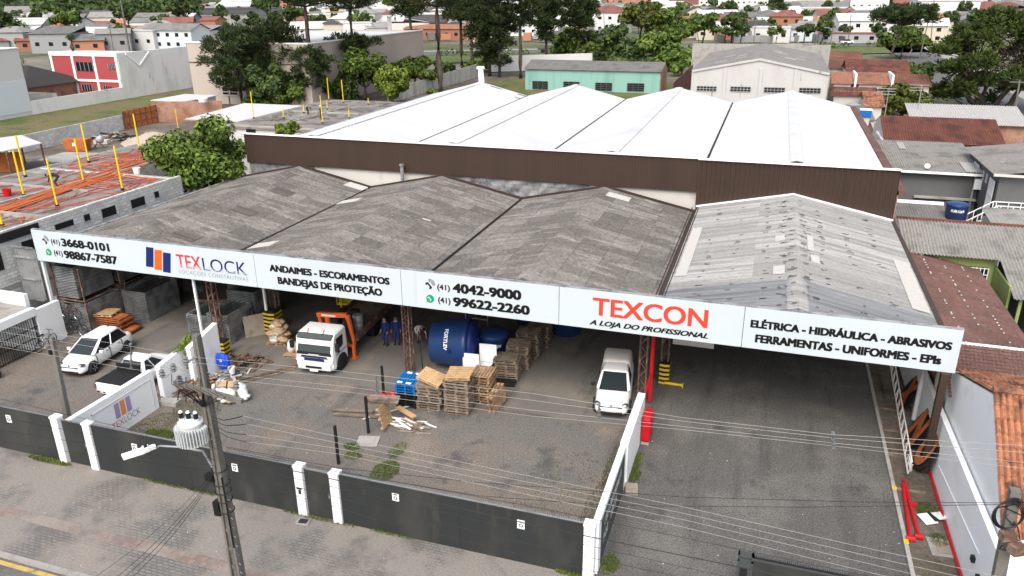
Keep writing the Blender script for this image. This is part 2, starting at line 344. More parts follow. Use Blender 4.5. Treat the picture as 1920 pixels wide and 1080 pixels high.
mat('lampglass', (.55, .58, .6), .12, spec=.7)
mat('plate', (.7, .7, .7), .5)
mat('wood', (.36, .235, .135), .85, [((.24, .155, .095), 2.5, .45, .62, None), ((.45, .34, .22), 3, .6, .7, None)], rndobj=.2)
mat('woodgrey', (.21, .165, .125), .9, [((.13, .1, .08), 2.5, .45, .62, None), ((.29, .23, .17), 3, .6, .7, None)], rndobj=.22)
mat('woodnew', (.52, .345, .18), .8, [((.42, .27, .14), 3, .45, .65, None)], rndobj=.12)
mat('plywood', (.3, .255, .21), .85, [((.2, .17, .14), 1.5, .5, .65, None)])
mat('orangeform', (.42, .13, .045), .8, [((.24, .075, .03), 1.2, .5, .65, None)], rndobj=.15)
mat('orange', (.62, .12, .03), .45, [((.45, .085, .025), 1.5, .5, .7, None)])
mat('bluetank', (.014, .042, .145), .35, [((.01, .03, .1), .8, .5, .7, None)], spec=.4)
mat('bluepallet', (.01, .14, .42), .45)
mat('bluebright', (.02, .07, .5), .5)
mat('yellow', (.62, .45, .02), .5)
mat('yellowpole', (.75, .56, .02), .5)
mat('conduit', (.52, .15, .06), .6)
mat('conduit_red', (.42, .095, .07), .6)
mat('sheetplastic', (.66, .64, .61), .35, [((.45, .4, .35), 2, .45, .6, None)], spec=.5)
mat('sack', (.7, .7, .69), .7, [((.5, .5, .5), 3, .5, .65, None)], rndobj=.1)
mat('card', (.42, .3, .19), .85, [((.33, .23, .145), 3, .5, .65, None)])
mat('trunk', (.07, .055, .045), .95, [((.13, .11, .095), 1.5, .5, .65, (1, 1, .4))], bump=.5, bscale=8)
mat('trunk_pale', (.2, .165, .125), .95, [((.1, .085, .07), 1.5, .5, .65, (1, 1, .4))])
mat('signboard', (.53, .595, .635), .4, [((.5, .56, .598), .15, .5, .7, None), ((.45, .5, .53), .9, .6, .74, (1.6, 1, .12), 6, .55)], spec=.4)
mat('ink', (.008, .008, .009), .5)
mat('navy', (.01, .022, .13), .45)
mat('signred', (.68, .06, .035), .45)
mat('signcrimson', (.6, .035, .05), .45)
mat('signorange', (.78, .12, .02), .45)
mat('green_icon', (.01, .3, .14), .45)
mat('greyink', (.16, .19, .24), .5)
mat('lilac', (.36, .29, .5), .6)
mat('fadedorange', (.72, .28, .09), .6)
mat('greywall', (.125, .13, .135), .8, [((.1, .103, .107), .3, .5, .7, None)])
mat('greypanel', (.06, .068, .072), .6)
mat('lime', (.27, .34, .12), .8, [((.22, .28, .1), .6, .5, .7, None)])
mat('plaster', (.6, .58, .55), .85, [((.42, .4, .37), .5, .55, .72, (1, 1, .4))], rndobj=.15)
mat('cableblack', (.012, .012, .013), .6)
mat('cablealu', (.3, .3, .3), .6)
mat('porcelain', (.16, .165, .17), .3)
mat('trafo', (.56, .585, .6), .4, [((.42, .44, .45), 2.5, .55, .7, None)])
mat('skin', (.36, .2, .14), .6); mat('hair', (.02, .015, .012), .7)
mat('uniform', (.014, .03, .16), .85); mat('denim', (.03, .034, .05), .85); mat('shirt', (.5, .5, .5), .85); mat('helmet', (.75, .75, .75), .4); mat('dark_cloth', (.025, .026, .03), .85); mat('trousers', (.16, .11, .085), .85)
mat('sand', (.4, .34, .27), .95, [((.3, .25, .2), .8, .5, .65, None)], grain=.2, gscale=9)
mat('farwall', (.62, .6, .57), .85, [((.48, .46, .43), .1, .5, .7, None)], rndobj=.18)
mat('farwall_white', (.6, .6, .6), .8, rndobj=.08)
mat('farwall_blue', (.6, .65, .7), .8)
mat('farwall_brick', (.36, .17, .11), .9, rndobj=.2)
mat('farwall_cream', (.55, .49, .4), .85, rndobj=.12)
mat('farwall_grey', (.3, .31, .32), .85, rndobj=.2)
mat('farroof_grey', (.21, .207, .203), .9, [((.14, .137, .134), .4, .5, .65, None)], rndobj=.3)
mat('farroof_dark', (.06, .058, .058), .9, rndobj=.3)
mat('farroof_white', (.5, .5, .5), .7, rndobj=.1)
mat('farroof_red', (.2, .085, .07), .9, [((.13, .06, .052), .4, .5, .65, None)], rndobj=.2)
mat('farroof_orange', (.36, .165, .1), .9, [((.24, .115, .075), .4, .5, .65, None)], rndobj=.15)
for nm_, lay in (('crate', (.35, .12, .05)),): mat(nm_, lay, .8)
leafmat('leaf_mid', (.02, .044, .01), (.16, .225, .042))
leafmat('leaf_bright', (.05, .085, .012), (.2, .26, .04), .1)
leafmat('leaf_dark', (.019, .035, .012), (.082, .122, .034))
leafmat('leaf_pine', (.018, .032, .01), (.09, .127, .029), .12)
leafmat('leaf_arauc', (.014, .025, .011), (.06, .087, .027), .2)
leafmat('leaf_olive', (.03, .045, .01), (.12, .135, .03), .12)
leafmat('leaf_far', (.02, .037, .013), (.09, .13, .038), .35)
leafmat('grassblade', (.05, .08, .015), (.16, .2, .04))
leafmat('weed', (.045, .05, .02), (.15, .14, .06))
m = MATS
# ================================================================ the ground
def sheet(name, pts, mt, z=0., kind='structure'):
    mb = MB(); mb.poly([(p[0], p[1], z) for p in pts]); return tag(mb.build(name, m[mt]), kind=kind)
def rect(x0, x1, y0, y1): return [(x0, y0), (x1, y0), (x1, y1), (x0, y1)]
sheet('ground', rect(-4000, 4000, -600, 5000), 'land', -.3)
sheet('lot', rect(-180, 27, 15.16, 175), 'soil', -.016)
sheet('yard', rect(-46, -4.05, 20.4, 30.25), 'gravel', .002)
sheet('driveway', rect(-4.05, 6.1, 20.4, 49.5), 'driveway', .006)
mb = MB(); mb.box(-38.1, -4.3, 30.1, 48.3, -.3, .022); tag(mb.build('shed_floor', m['slab']), kind='structure')
mb = MB(); mb.box(-60, 14, 15.3, 20.42, -.3, .0); tag(mb.build('pavement', m['pavers']), kind='structure')
sheet('pavement_strip', rect(-60, 14, 16.82, 17.3), 'redpavers', .005)
mb = MB(); mb.box(-60, 14, 15.14, 15.3, -.3, .012); tag(mb.build('kerb', m['kerb']), kind='structure')
sheet('road', rect(-300, 300, 3, 15.14), 'asphalt', -.12)
sheet('road_line', rect(-60, 14, 14.86, 15.04), 'yellowline', -.116)
mb = MB()
mb.box(6.1, 6.24, 20.5, 49, -.1, .12); tag(mb.build('driveway_kerb', m['concrete']), kind='structure')
sheet('planting_strip', rect(6.24, 7.75, 20.5, 49), 'soil', .03)
mb = MB()
for y in (31.2, 33.3, 35.3, 28.7): mb.box(6.24, 7.3, y, y + .13, 0, .1)
tag(mb.build('strip_divider', m['woodgrey']), kind='structure')
sheet('meadow', [(-150, 70), (-89.6, 62), (-88.9, 92), (-96, 101), (-97, 116), (-115.5, 134), (-114.9, 97), (-150, 99)], 'meadow', .0)
sheet('back_lawn', [(-62, 88), (-20, 88), (-18, 165), (-52, 175), (-62, 150)], 'meadow', .0)
# far avenue, its verge and the side street
def strip(name, p, q, w0, w1, mt, z):
    p = V(p); q = V(q); d = (q - p).normalized(); n = V((-d.y, d.x))
    return sheet(name, [p + n * w0, q + n * w0, q + n * w1, p + n * w1], mt, z)
AV0, AV1 = (-112, 226), (420, 492)
strip('verge', AV0, AV1, -34, -7, 'verge', -.02)
strip('avenue', AV0, AV1, -6.5, 7, 'asphalt', .0)
strip('far_pavement', AV0, AV1, 7, 12, 'kerb', .02)
sheet('side_street', [(27.5, -10), (38, -10), (44, 290), (33, 285)], 'asphalt', -.02)
sheet('side_pavement', [(38, -10), (45, -10), (51, 290), (44, 290)], 'kerb', .0)
sheet('wet_stain', [(at(x, y).x, at(x, y).y) for x, y in ((905, 755), (960, 762), (1045, 776), (1050, 782), (1000, 781), (940, 771))], 'soil', .006)
# grass tufts in the yard (stuff)
def tufts(name, spots, mt, h=.22):
    mb = MB()
    for (x, y, rx, ry, n) in spots:
        for _ in range(n * 4):
            a = rnd.uniform(0, 6.28); r = math.sqrt(rnd.random()); px, py = x + rx * r * math.cos(a), y + ry * r * math.sin(a)
            t = rnd.uniform(0, 3.14); hh = h * rnd.uniform(.3, 1.0); wv = V((math.cos(t), math.sin(t), 0)) * rnd.uniform(.008, .02); ln = V((rnd.uniform(-.1, .1), rnd.uniform(-.1, .1), hh))
            P = V((px, py, .0)); mb.add([P - wv, P + wv, P + ln], [(0, 1, 2)])
    return tag(mb.build(name, m[mt]), kind='stuff')
def gspot(x, y, rx, ry, n): g = at(x, y); return (g.x, g.y, rx, ry, n)
tufts('grass', [gspot(722, 885, .55, .8, 300), gspot(745, 845, .3, .7, 60), gspot(660, 838, .4, .25, 90), gspot(662, 855, .4, .3, 60), gspot(300, 815, .75, .35, 320), gspot(250, 828, .5, .15, 120),
    gspot(735, 925, .6, .1, 80), (-20.5, 20.33, 2.2, .07, 90), (-14.5, 20.3, 1.6, .08, 90), (-11.5, 20.31, .9, .06, 40), (-27.5, 20.2, 1.2, .15, 200), (-4.6, 20.3, .7, .1, 160), (-3.6, 21.2, .3, .5, 160), (-3.7, 26.6, .25, .5, 120), (-3.75, 27.6, .2, .7, 120), (7.2, 27.6, .4, .6, 260), (7.3, 25.9, .3, .4, 150)], 'grassblade', .16)
tufts('weeds', [(-4.6, 23.6, .6, 2.4, 420), (-4.5, 27.0, .45, 2.2, 420), (-5.6, 22.0, 1.2, .9, 220), (-6.2, 24.5, 1.8, 3.0, 260), (-7.5, 22.2, 2.2, 1.4, 160), (-25.2, 23.5, 1.0, 1.6, 420), (-24.4, 25.6, 1.2, 1.0, 320), (7.0, 29.0, .5, 1.5, 160), (6.9, 24.2, .5, .8, 130)], 'weed', .1)
mb = MB()
for _ in range(130):
    x, y = rnd.choice([(rnd.uniform(-25, -4.5), rnd.uniform(20.7, 29.5)), (rnd.uniform(-3.6, 7.5), rnd.uniform(21, 30)), (rnd.uniform(-30, -5), rnd.uniform(15.5, 20.2))])
    s = rnd.uniform(.015, .04); mb.obox((x, y, .01), s, s * rnd.uniform(.4, 1), .015, rnd.uniform(0, 3))
tag(mb.build('litter', m['plaster']), kind='stuff')
# ================================================================ the open shed in front
XV = [-38.2, -26.85, -15.4, -3.93, 7.72]; ZV, ZR = 5.2, 6.42; Y0, Y1 = 30.62, 48.4
shed = thing('open_shed', 'long open-fronted shed with four low gabled corrugated roofs behind the white sign', 'shed', (-15, 39, 0))
def onplane(px, py, P, N):
    d = ray(px, py); o = V((0, 0, CZ)); return o + d * ((V(P) - o).dot(V(N)) / d.dot(V(N)))
def slope_pt(b, side, px, py):
    xr = (XV[b] + XV[b + 1]) / 2; xv = XV[b + side]; n = V((ZR - ZV, 0, (xv - xr) if side else (xr - xv)))
    n = V((-(ZV - ZR), 0, xv - xr)); return onplane(px, py, (xr, 40, ZR), n)
def roofz(b, x):
    xr = (XV[b] + XV[b + 1]) / 2; h = (XV[b + 1] - XV[b]) / 2; return ZR - (ZR - ZV) * abs(x - xr) / h
for b in range(4):
    xr = (XV[b] + XV[b + 1]) / 2; yb = Y1 if b < 3 else 49.75
    mb = MB()
    for side in (0, 1):
        xe = XV[b + side] + (.12 if side == 0 else -.12)
        segs = [(Y0, yb, 0)] if b < 3 else [(Y0, 34.3, 1), (34.3, yb, 0)]
        for (ya, yc, mi) in segs:
            mb.cur = mi; mb.corr((xr, ya, ZR), (0, yc - ya, 0), (xe - xr, 0, roofz(b, xe) - ZR), int((yc - ya) / .177), .045, 6, 3)
    roof = mb.build('roof', [m['roof_grey'] if b < 3 else m['roof_pale'], m['roof_bluish']], shed)
    mb = MB()      # ridge pieces
    for side in (-1, 1):
        mb.corr((xr, Y0, ZR + .062), (0, yb - Y0, 0), (side * .42, 0, -.125), int((yb - Y0) / .177), .03, 6, 1)
    mb.build('ridge_cap', m['roof_grey'] if b < 3 else m['roof_pale'], roof)
    if b == 3:
        mb = MB()
        for _ in range(330):
            ln = rnd.choice([-4.3, -2.9, -1.5, -.75, -.55, -.3, .3, .6, 1.2, 2.6, 4.0]); y = 31 + 1.06 * rnd.randrange(17) + rnd.choice((0, .18, .36)) + rnd.uniform(-.05, .05)
            if abs(ln) > 1 and rnd.random() < .35: continue
            x = xr + ln + rnd.uniform(-.12, .12); z = roofz(3, x) + .045 + (.075 if abs(ln) < .42 else 0); sx = rnd.uniform(.08, .28); sg = -1 if x > xr else 1
            k = .21 * sg; mb.add([(x, y, z), (x + sx, y, z + sx * k), (x + sx, y + .09, z + sx * k), (x, y + .09, z)], [(0, 1, 2, 3)])
        tag(mb.build('moss_marks', m['roof_dark'], roof), kind='stuff')
        for (x, ya, yc, wd) in ((-3.6, 36.0, 44.5, .55), (6.75, 34.6, 41.5, .75), (xr - .95, 40.2, 41.2, .45), (xr - 1.0, 35, 36.2, .5), (xr + .6, 39, 41.6, .3), (xr + .7, 37.2, 38.4, .4)):
            z = roofz(3, x); z2 = roofz(3, x + wd); mb = MB(); mb.corr((x, ya, z + .05), (0, yc - ya, 0), (wd, 0, z2 - z), max(2, int((yc - ya) / .177)), .03, 6, 1); mb.build('new_sheet', m['roof_newsheet'], roof)
        mb = MB()
        for side in (0, 1): mb.beam((xr, 49.72, ZR + .08), (XV[3 + side], 49.72, ZV + .08), .22, .06)
        mb.build('flashing', m['white'], roof)
    else:
        spots = {0: [(1, 529, 361, 1), (1, 457, 397, 1), (1, 350, 443, 1), (0, 345, 387, 1), (0, 210, 428, 1), (0, 450, 350, 1), (1, 668, 350, 2)], 1: [(0, 495, 460, 2), (0, 655, 378, 2), (1, 800, 413, 2)], 2: [(1, 1160, 370, 2)]}[b]
        for (side, px, py, kd) in spots:
            P = slope_pt(b, side, px, py); k = (roofz(b, P.x + .5) - roofz(b, P.x - .5)); sx, sy = (1.45, 1.06) if kd else (.6, .5)
            if px == 800: sx, sy = .5, .2
            mb = MB(); mb.corr((P.x - sx / 2, P.y - sy / 2, roofz(b, P.x) - k * sx / 2 + .045), (0, sy, 0), (sx, 0, k * sx), max(1, int(round(sy / .177))), .03, 6, 1); mb.build('rooflight' if kd == 1 else 'new_sheet', m['roof_dark' if kd == 1 else 'roof_newsheet'], roof)
        # rear flashing board
        mb = MB()
        for side in (0, 1): mb.beam((xr, Y1 + .06, ZR + .02), (XV[b + side], Y1 + .06, ZV + .02), .16, .24)
        mb.build('rear_flashing', m['brown'], roof)
for i in (1, 2, 3):
    mb = MB(); w = .11 if i < 3 else .2
    mb.box(XV[i] - w, XV[i] + w, Y0, Y1 + .9, ZV - .16, ZV - .03)
    if i == 3:
        for s_ in (-1, 1): mb.box(XV[i] + s_ * .2 - .02, XV[i] + s_ * .2 + .02, Y0, Y1 + .9, ZV - .16, ZV + .12)
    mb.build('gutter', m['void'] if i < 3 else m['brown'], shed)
mb = MB(); mb.box(7.62, 7.84, Y0, 49.7, ZV - .12, ZV + .06); mb.build('gutter', m['brown'], shed)
mb = MB(); mb.box(-38.42, -38.2, Y0, Y1, ZV - .1, ZV + .06); mb.build('gutter', m['galv'], shed)
# closing walls inside
mb = MB(); mb.box(-38.1, -4.2, 48.25, 48.4, 0, 5.1); mb.build('rear_wall', m['greywall'], shed)
mb = MB(); mb.box(-3.9, 7.6, 49.82, 49.95, 0, 5.2); mb.build('rear_wall', m['greywall'], shed)
mb = MB(); mb.corr((-38.2, 30.7, 5.15), (0, 17.6, 0), (0, 0, -3.0), 45, .05, 6, 1); mb.build('side_cladding', m['steel'], shed)
mb = MB(); mb.box(-38.3, -38.08, 30.7, 48.2, 0, 2.2); mb.build('side_wall', m['white'], shed)
mb = MB(); mb.beam((-38.12, 30.7, 3.3), (-38.12, 48, 3.3), .06, .1); mb.beam((-38.12, 30.7, 4.6), (-38.12, 48, 4.6), .06, .1); mb.build('girt', m['rust'], shed)
mb = MB(); mb.corr((-39.75, 30.35, 5.25), (1.6, 0, 0), (0, 0, -3.1), 8, .05, 6, 1)
pn = mb.build('front_cladding', m['steel'], shed)
mb = MB()
for z in (5.3, 4.7, 3.4, 2.15): mb.beam((-39.8, 30.26, z), (-38.2, 30.26, z), .08, .09)
mb.build('cladding_frame', m['galv'], pn)
def lattice(name, x, y, h, w=.34, mt='rust'):
    mb = MB()
    for sx in (-1, 1):
        for sy in (-1, 1): mb.beam((x + sx * w / 2, y + sy * w / 2, .02), (x + sx * w / 2, y + sy * w / 2, h), .06)
    n = int(h / .42)
    for i in range(n):
        z0, z1 = h * i / n, h * (i + 1) / n; s_ = 1 if i % 2 else -1
        for sy in (-1, 1):
            mb.beam((x - s_ * w / 2, y + sy * w / 2, z0), (x + s_ * w / 2, y + sy * w / 2, z1), .035)
            mb.beam((x + sy * w / 2, y - s_ * w / 2, z0), (x + sy * w / 2, y + s_ * w / 2, z1), .035)
    return mb.build(name, m[mt], shed)
for (x, y) in ((-27.75, 31.75), (-16.35, 32.2), (-4.45, 32.9), (-26.05, 34.75), (-3.7, 35.2), (-27, 40.5), (-15.4, 40), (-4, 40.5), (-15.4, 45)):
    lattice('lattice_column', x, y, 5.1)
mb = MB()
for b in range(4):     # trusses under the roofs
    xr = (XV[b] + XV[b + 1]) / 2
    for y in (31.2, 36, 41, 46):
        mb.beam((XV[b], y, ZV - .25), (XV[b + 1], y, ZV - .25), .07)
        for side in (0, 1): mb.beam((xr, y, ZR - .15), (XV[b + side], y, ZV - .25), .06)
        for k in range(1, 6): x = XV[b] + k * (XV[b + 1] - XV[b]) / 6; mb.beam((x, y, ZV - .25), (x, y, roofz(b, x) - .12), .045)
mb.build('roof_truss', m['rust'], shed)
mb = MB(); mb.cyl(atY(755, 340, 49.5), V((atY(755, 340, 49.5).x, 49.5, 6.75)), .13, n=10); mb.cyl(V((atY(755, 340, 49.5).x, 49.5, 6.75)), V((atY(755, 340, 49.5).x, 49.5, 6.85)), .19, n=10); mb.build('vent_pipe', m['galv'], shed)
# ================================================================ warehouse behind
wh = thing('warehouse', 'big white-roofed warehouse with four gables behind a brown ribbed parapet', 'warehouse', (-15, 68, 0))
WZ, WR = 7.0, 8.42; WY0, WY1 = 50.25, 87
for b in range(4):
    xr = (XV[b] + XV[b + 1]) / 2; mb = MB()
    for side in (0, 1):
        xe = XV[b + side] + (.07 if side == 0 else -.07)
        mb.corr((xr, WY0, WR), (0, WY1 - WY0, 0), (xe - xr, 0, WZ - WR), 74, .018, 4, 1, 'trap')
    rf = mb.build('roof', m['roof_white'], wh)
    mb = MB()
    for side in (-1, 1):
        mb.add([(xr, WY0, WR + .05), (xr, WY1 + .03, WR + .05), (xr + side * .38, WY1 + .03, WR - .03), (xr + side * .38, WY0, WR - .03)], [(0, 1, 2, 3)])
        y = WY0
        while y < WY1: mb.obox((xr + side * .38, y, WR - .035), .05, .2, .03); y += .5
    mb.build('ridge_cap', m['roof_white'], rf)
    mb = MB(); mb.poly([(XV[b], WY1 - .05, 0), (XV[b + 1], WY1 - .05, 0), (XV[b + 1], WY1 - .05, WZ - .1), (xr, WY1 - .05, WR - .1), (XV[b], WY1 - .05, WZ - .1)]); mb.build('gable_wall', m['plaster'], wh)
for i in (1, 2, 3):
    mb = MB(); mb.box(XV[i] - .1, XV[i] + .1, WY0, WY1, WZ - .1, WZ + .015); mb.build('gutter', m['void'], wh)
mb = MB(); mb.box(-38.3, -38.12, 50, 87, 0, WZ - .05); mb.build('side_wall', m['plaster'], wh)
mb = MB(); mb.box(7.66, 7.86, 50.3, 87, 0, WZ - .05); mb.build('side_wall', m['brick'], wh)
mb = MB(); mb.box(7.72, 8.25, 50.3, 87, WZ - .3, WZ + .02); mb.build('gutter', m['roof_maroon'], wh)
mb = MB(); mb.box(-38.45, -38.15, 50.3, 87, WZ - .2, WZ + .0); mb.build('gutter', m['galv'], wh)
for (px, py) in ((931, 165), (982, 180), (977, 186)):
    mb = MB()
    P = onplane(px, py, ((XV[0] + XV[1]) / 2, 80, WR), V((WR - WZ, 0, (XV[1] - XV[0]) / 2))); mb.obox(P + V((0, 0, .06)), 1.5, .15, .04, .1, 0, math.atan2(WR - WZ, 5.7)); mb.build('stray_strip', m['roof_old'], wh)
def cladding(name, x0, x1, zb, zt, y, waves, amp):
    mb = MB(); mb.corr((x0, y, zt), (x1 - x0, 0, 0), (0, 0, zb - zt), waves, amp, 4, 1, 'trap')
    mb.box(x0, x1, y + .1, y + .2, zb, zt)
    o = mb.build(name, m['brown'], wh)
    mb = MB(); mb.box(x0 - .02, x1 + .02, y - .12, y + .24, zt, zt + .06); mb.build('coping', m['white'], o); return o
cladding('parapet_cladding', -38.25, -4.02, 6.16, 8.34, 49.9, 171, .012)
cladding('parapet_cladding', -4.0, 7.72, 5.35, 8.3, 49.84, 40, .055)
mb = MB(); mb.box(-38.2, -32.4, 50.12, 50.25, 4, 6.5); mb.build('front_wall', m['galv'], wh)
for x0, x1 in ((-32.4, -21.4), (-10, -4)): mb = MB(); mb.box(x0, x1, 50.12, 50.25, 4, 6.5); mb.build('front_wall', m['plaster'], wh)
mb = MB(); 
for i in range(28):
    for j in range(4):
        x0 = -21.4 + i * 11.4 / 28; z0 = 4.2 + j * .55
        def w_(x, z): return (x, 50.1 - .12 * abs(math.sin(x * 2.7 + z * 3) * math.cos(x * 1.1 - z * 2.3)), z)
        mb.quad(w_(x0, z0), w_(x0 + 11.4 / 28, z0), w_(x0 + 11.4 / 28, z0 + .55), w_(x0, z0 + .55))
mb.build('plastic_sheeting', m['galv'], wh)
P = atY(904, 158, 86); mb = MB(); mb.cyl((P.x, 86, 7.4), (P.x - .15, 86, 10.0), .33, n=12); mb.cyl((P.x - .15, 86, 10.0), (P.x - .15, 86, 10.25), .5, .42, n=12); mb.build('vent_stack', m['white'], wh)
# small camera mast on the parapet
mb = MB(); P = atY(1310, 298, 49.9); mb.cyl((P.x, 49.95, 8.3), (P.x, 49.95, 8.75), .025, n=6); mb.obox((P.x, 49.9, 8.8), .5, .3, .08); mb.build('floodlight', m['white'], wh)
# ================================================================ the sign
SY = 30.4
sign = thing('sign_board', 'long white shop sign with phone numbers and trade names along the shed front', 'sign', (-15.2, SY, 0))
SZB, SZT = 4.56, 6.36
seams = [-38.17, atY(475, 480, SY).x, atY(752, 530, SY).x, atY(1048, 580, SY).x, atY(1395, 600, SY).x, 7.82]
for i in range(5):
    mb = MB(); mb.box(seams[i] + .012, seams[i + 1] - .012, SY, SY + .16, SZB, SZT); mb.build('panel', m['signboard'], sign)
mb = MB(); mb.box(-38.17, 7.82, SY + .02, SY + .2, SZT, SZT + .035); mb.box(-38.17, 7.82, SY + .17, SY + .26, SZB + .02, SZT - .02); mb.build('rear_frame', m['galv'], sign)
OS = V((0, SY - .003, 0)); UX, UZ = V((1, 0, 0)), V((0, 0, 1))
def sgn(mb, body, bl, tl, br, bold=.02, shear=0., spacing=1., one=False):
    a = atY(bl[0], bl[1], SY); t = atY(tl[0], tl[1], SY); b = atY(br[0], br[1], SY); text_on(mb, body, OS, UX, UZ, a.x, b.x, (a.z + b.z) / 2, (t.z - a.z), bold, shear, spacing)
def line(items, mt, name='lettering'):
    mb = MB()
    for it in items: sgn(mb, *it)
    return mb.build(name, m[mt], sign)
line([('(41)', (96.7, 456.7), (96.5, 447.7), (113.3, 459.3), .014), ('3668-0101', (116.7, 461.7), (116, 447.1), (206.5, 471.8), .025)], 'ink')
line([('(41)', (102.3, 477.6), (102, 468.6), (118.5, 480.2), .014), ('98867-7587', (121.7, 483.5), (121, 468.8), (222, 496.9), .025)], 'ink')
line([('ANDAIMES - ESCORAMENTOS', (506, 509), (506.7, 496.5), (731, 533.5), .03)], 'ink')
line([('BANDEJAS DE PROTE\u00c7\u00c3O', (521.7, 532.3), (521.2, 519.2), (717.5, 555), .03)], 'ink')
line([('(41)', (820, 542.7), (820, 532.5), (844, 545.2), .014), ('4042-9000', (849, 549.5), (848.5, 531.8), (977.6, 561.7), .025)], 'ink')
line([('(41)', (821.7, 566.7), (821.7, 556.3), (845, 570), .014), ('99622-2260', (850, 574.5), (850, 557.6), (993.5, 590), .025)], 'ink')
line([('TEXCON', (1110.7, 590), (1107.5, 557), (1326, 615.3), .012, .0)], 'signred')
line([('A LOJA DO PROFISSIONAL', (1105, 608), (1106, 598.8), (1327.5, 635), .02, .35)], 'ink')
line([('EL\u00c9TRICA - HIDR\u00c1ULICA - ABRASIVOS', (1406.7, 612.5), (1407.6, 598.3), (1783.5, 658), .03)], 'ink')
line([('FERRAMENTAS - UNIFORMES - EPIs', (1415, 641.7), (1416, 626.6), (1763.5, 683.5), .03)], 'ink')
line([('LOCA\u00c7\u00d5ES CONSTRUTIVAS', (336.7, 511.7), (336.5, 505.2), (466, 527.7), -.012, 0, 1.1)], 'greyink')
line([('TEX', (333.5, 501.5), (331.5, 476.7), (379, 506.5), .006)], 'signcrimson')
line([('LOCK', (382, 507.2), (381, 484), (464.5, 516.5), .0)], 'navy')
# speed stripes cut through the logo letters
mb = MB(); a = atY(330, 502, SY); b = atY(466, 517, SY)
for k in range(3): zz = a.z + .035 + k * .075; mb.box(a.x - .02, b.x + .02, SY - .0145, SY - .011, zz, zz + (.03 - k * .006))
mb.build('logo_stripe', m['signboard'], sign)
def bar(c0, c1, c2, c3, mt):
    ps = [atY(*c, SY) for c in (c0, c1, c2, c3)]; mb = MB(); mb.prism([(p.x, SY - .02, p.z) for p in ps], (0, .018, 0)); mb.build('logo_bar', m[mt], sign)
bar((274.2, 499.2), (287.8, 500.8), (287.8, 464.6), (274.2, 462.8), 'navy')
bar((290, 504.7), (303.8, 506.6), (303.6, 469.6), (290, 467.8), 'signorange')
bar((306, 509.3), (320, 511.6), (320, 475), (306, 473.2), 'navy')
def phone(mb, c, s, ang=.6, lift=.01):
    ca, sa = math.cos(ang), math.sin(ang); pts = [(-.95, .35), (-.8, .75), (-.45, .7), (-.4, .3), (.4, .3), (.45, .7), (.8, .75), (.95, .35), (.8, -.1), (-.8, -.1)]
    mb.prism([(c.x + s * (x * ca - y * sa), SY - lift, c.z + s * (x * sa + y * ca)) for x, y in pts], (0, .006, 0))
def phone_icon(px, py, s):
    c = atY(px, py, SY); mb = MB(); phone(mb, c, s, 2.3)
    for k in (1, 2, 3):
        n = 8; r = s * (.35 + .3 * k)
        for i in range(n):
            t0, t1 = [R_(-10 + 110 * (i + q) / n) for q in (0, 1)]; p = [(c.x + s * .0 + rr * math.cos(t), SY - .01, c.z + s * .1 + rr * math.sin(t)) for rr, t in ((r, t0), (r + s * .12, t0), (r + s * .12, t1), (r, t1))]; mb.prism(p, (0, .005, 0))
    mb.build('phone_icon', m['ink'], sign)
def chat_icon(px, py, r):
    c = atY(px, py, SY); mb = MB(); n = 28
    pts = [(c.x + r * math.cos(2 * math.pi * i / n), SY - .008, c.z + r * math.sin(2 * math.pi * i / n)) for i in range(n)]
    k = int(n * .62); pts[k] = (c.x - r * 1.02, SY - .008, c.z - r * 1.08)
    mb.prism(pts, (0, .006, 0)); o = mb.build('chat_icon', m['green_icon'], sign); mb = MB(); phone(mb, c + V((.0, 0, .02)), r * .6, 2.3, .016); mb.build('handset', m['signboard'], o)
phone_icon(85, 451, .19); chat_icon(91.5, 472.7, .2); phone_icon(805.5, 534, .2); chat_icon(806.7, 560, .2)
def post(name, x, y, z0, z1, w, mt, d=None):
    mb = MB(); d = d or w; mb.box(x - w / 2, x + w / 2, y - d / 2, y + d / 2, z0, z1); return mb.build(name, m[mt], sign)
post('post', -38.12, 30.62, 0, 6.2, .16, 'white'); post('post', 7.46, 30.35, 0, 4.55, .26, 'brown'); post('post', -28.1, 30.9, 0, 5, .11, 'white'); post('post', -26.2, 34.1, 1.4, 5.1, .12, 'white')
mb = MB(); mb.cyl((6.95, 31.4, 1.8), (6.95, 31.4, 4.9), .09, n=8); mb.build('drain_pipe', m['steel'], sign)
# ================================================================ street wall
def plaque(parent, px, py):
    p = atY(px, py, 20.37); mb = MB(); mb.box(p.x - .13, p.x + .13, 20.345, 20.37, p.z - .17, p.z + .17); o = mb.build('plaque', m['white'], parent)
    mb = MB(); mb.box(p.x - .08, p.x + .08, 20.338, 20.343, p.z + .09, p.z + .13); mb.torus((p.x, 20.34, p.z - .03), (0, 1, 0), .06, .016, 12, 4); mb.build('symbol', m['ink'], o)
def spikes(parent, x0, x1, y, z, mt='steel'):
    mb = MB(); x = x0
    while x < x1:
        mb.add([(x, y - .03, z), (x + .03, y, z), (x + .015, y - .09, z + .1)], [(0, 1, 2)]); mb.add([(x, y + .03, z), (x + .03, y, z), (x + .015, y + .09, z + .1)], [(0, 1, 2)]); x += .06
    mb.box(x0, x1, y - .035, y + .035, z, z + .015); mb.build('spike_strip', m[mt], parent)
walls = [(-46, -27.0, 'dark boundary wall running off to the left past the parked hatchback', [(17, 785)]), (-24.95, -15.35, 'dark boundary wall behind the tall electricity pole', [(253, 839), (440.7, 876.7)]), (-13.5, -4.35, 'long dark boundary wall right of the twin posts, gravel yard behind it', [(742, 931.7), (977, 983)])]
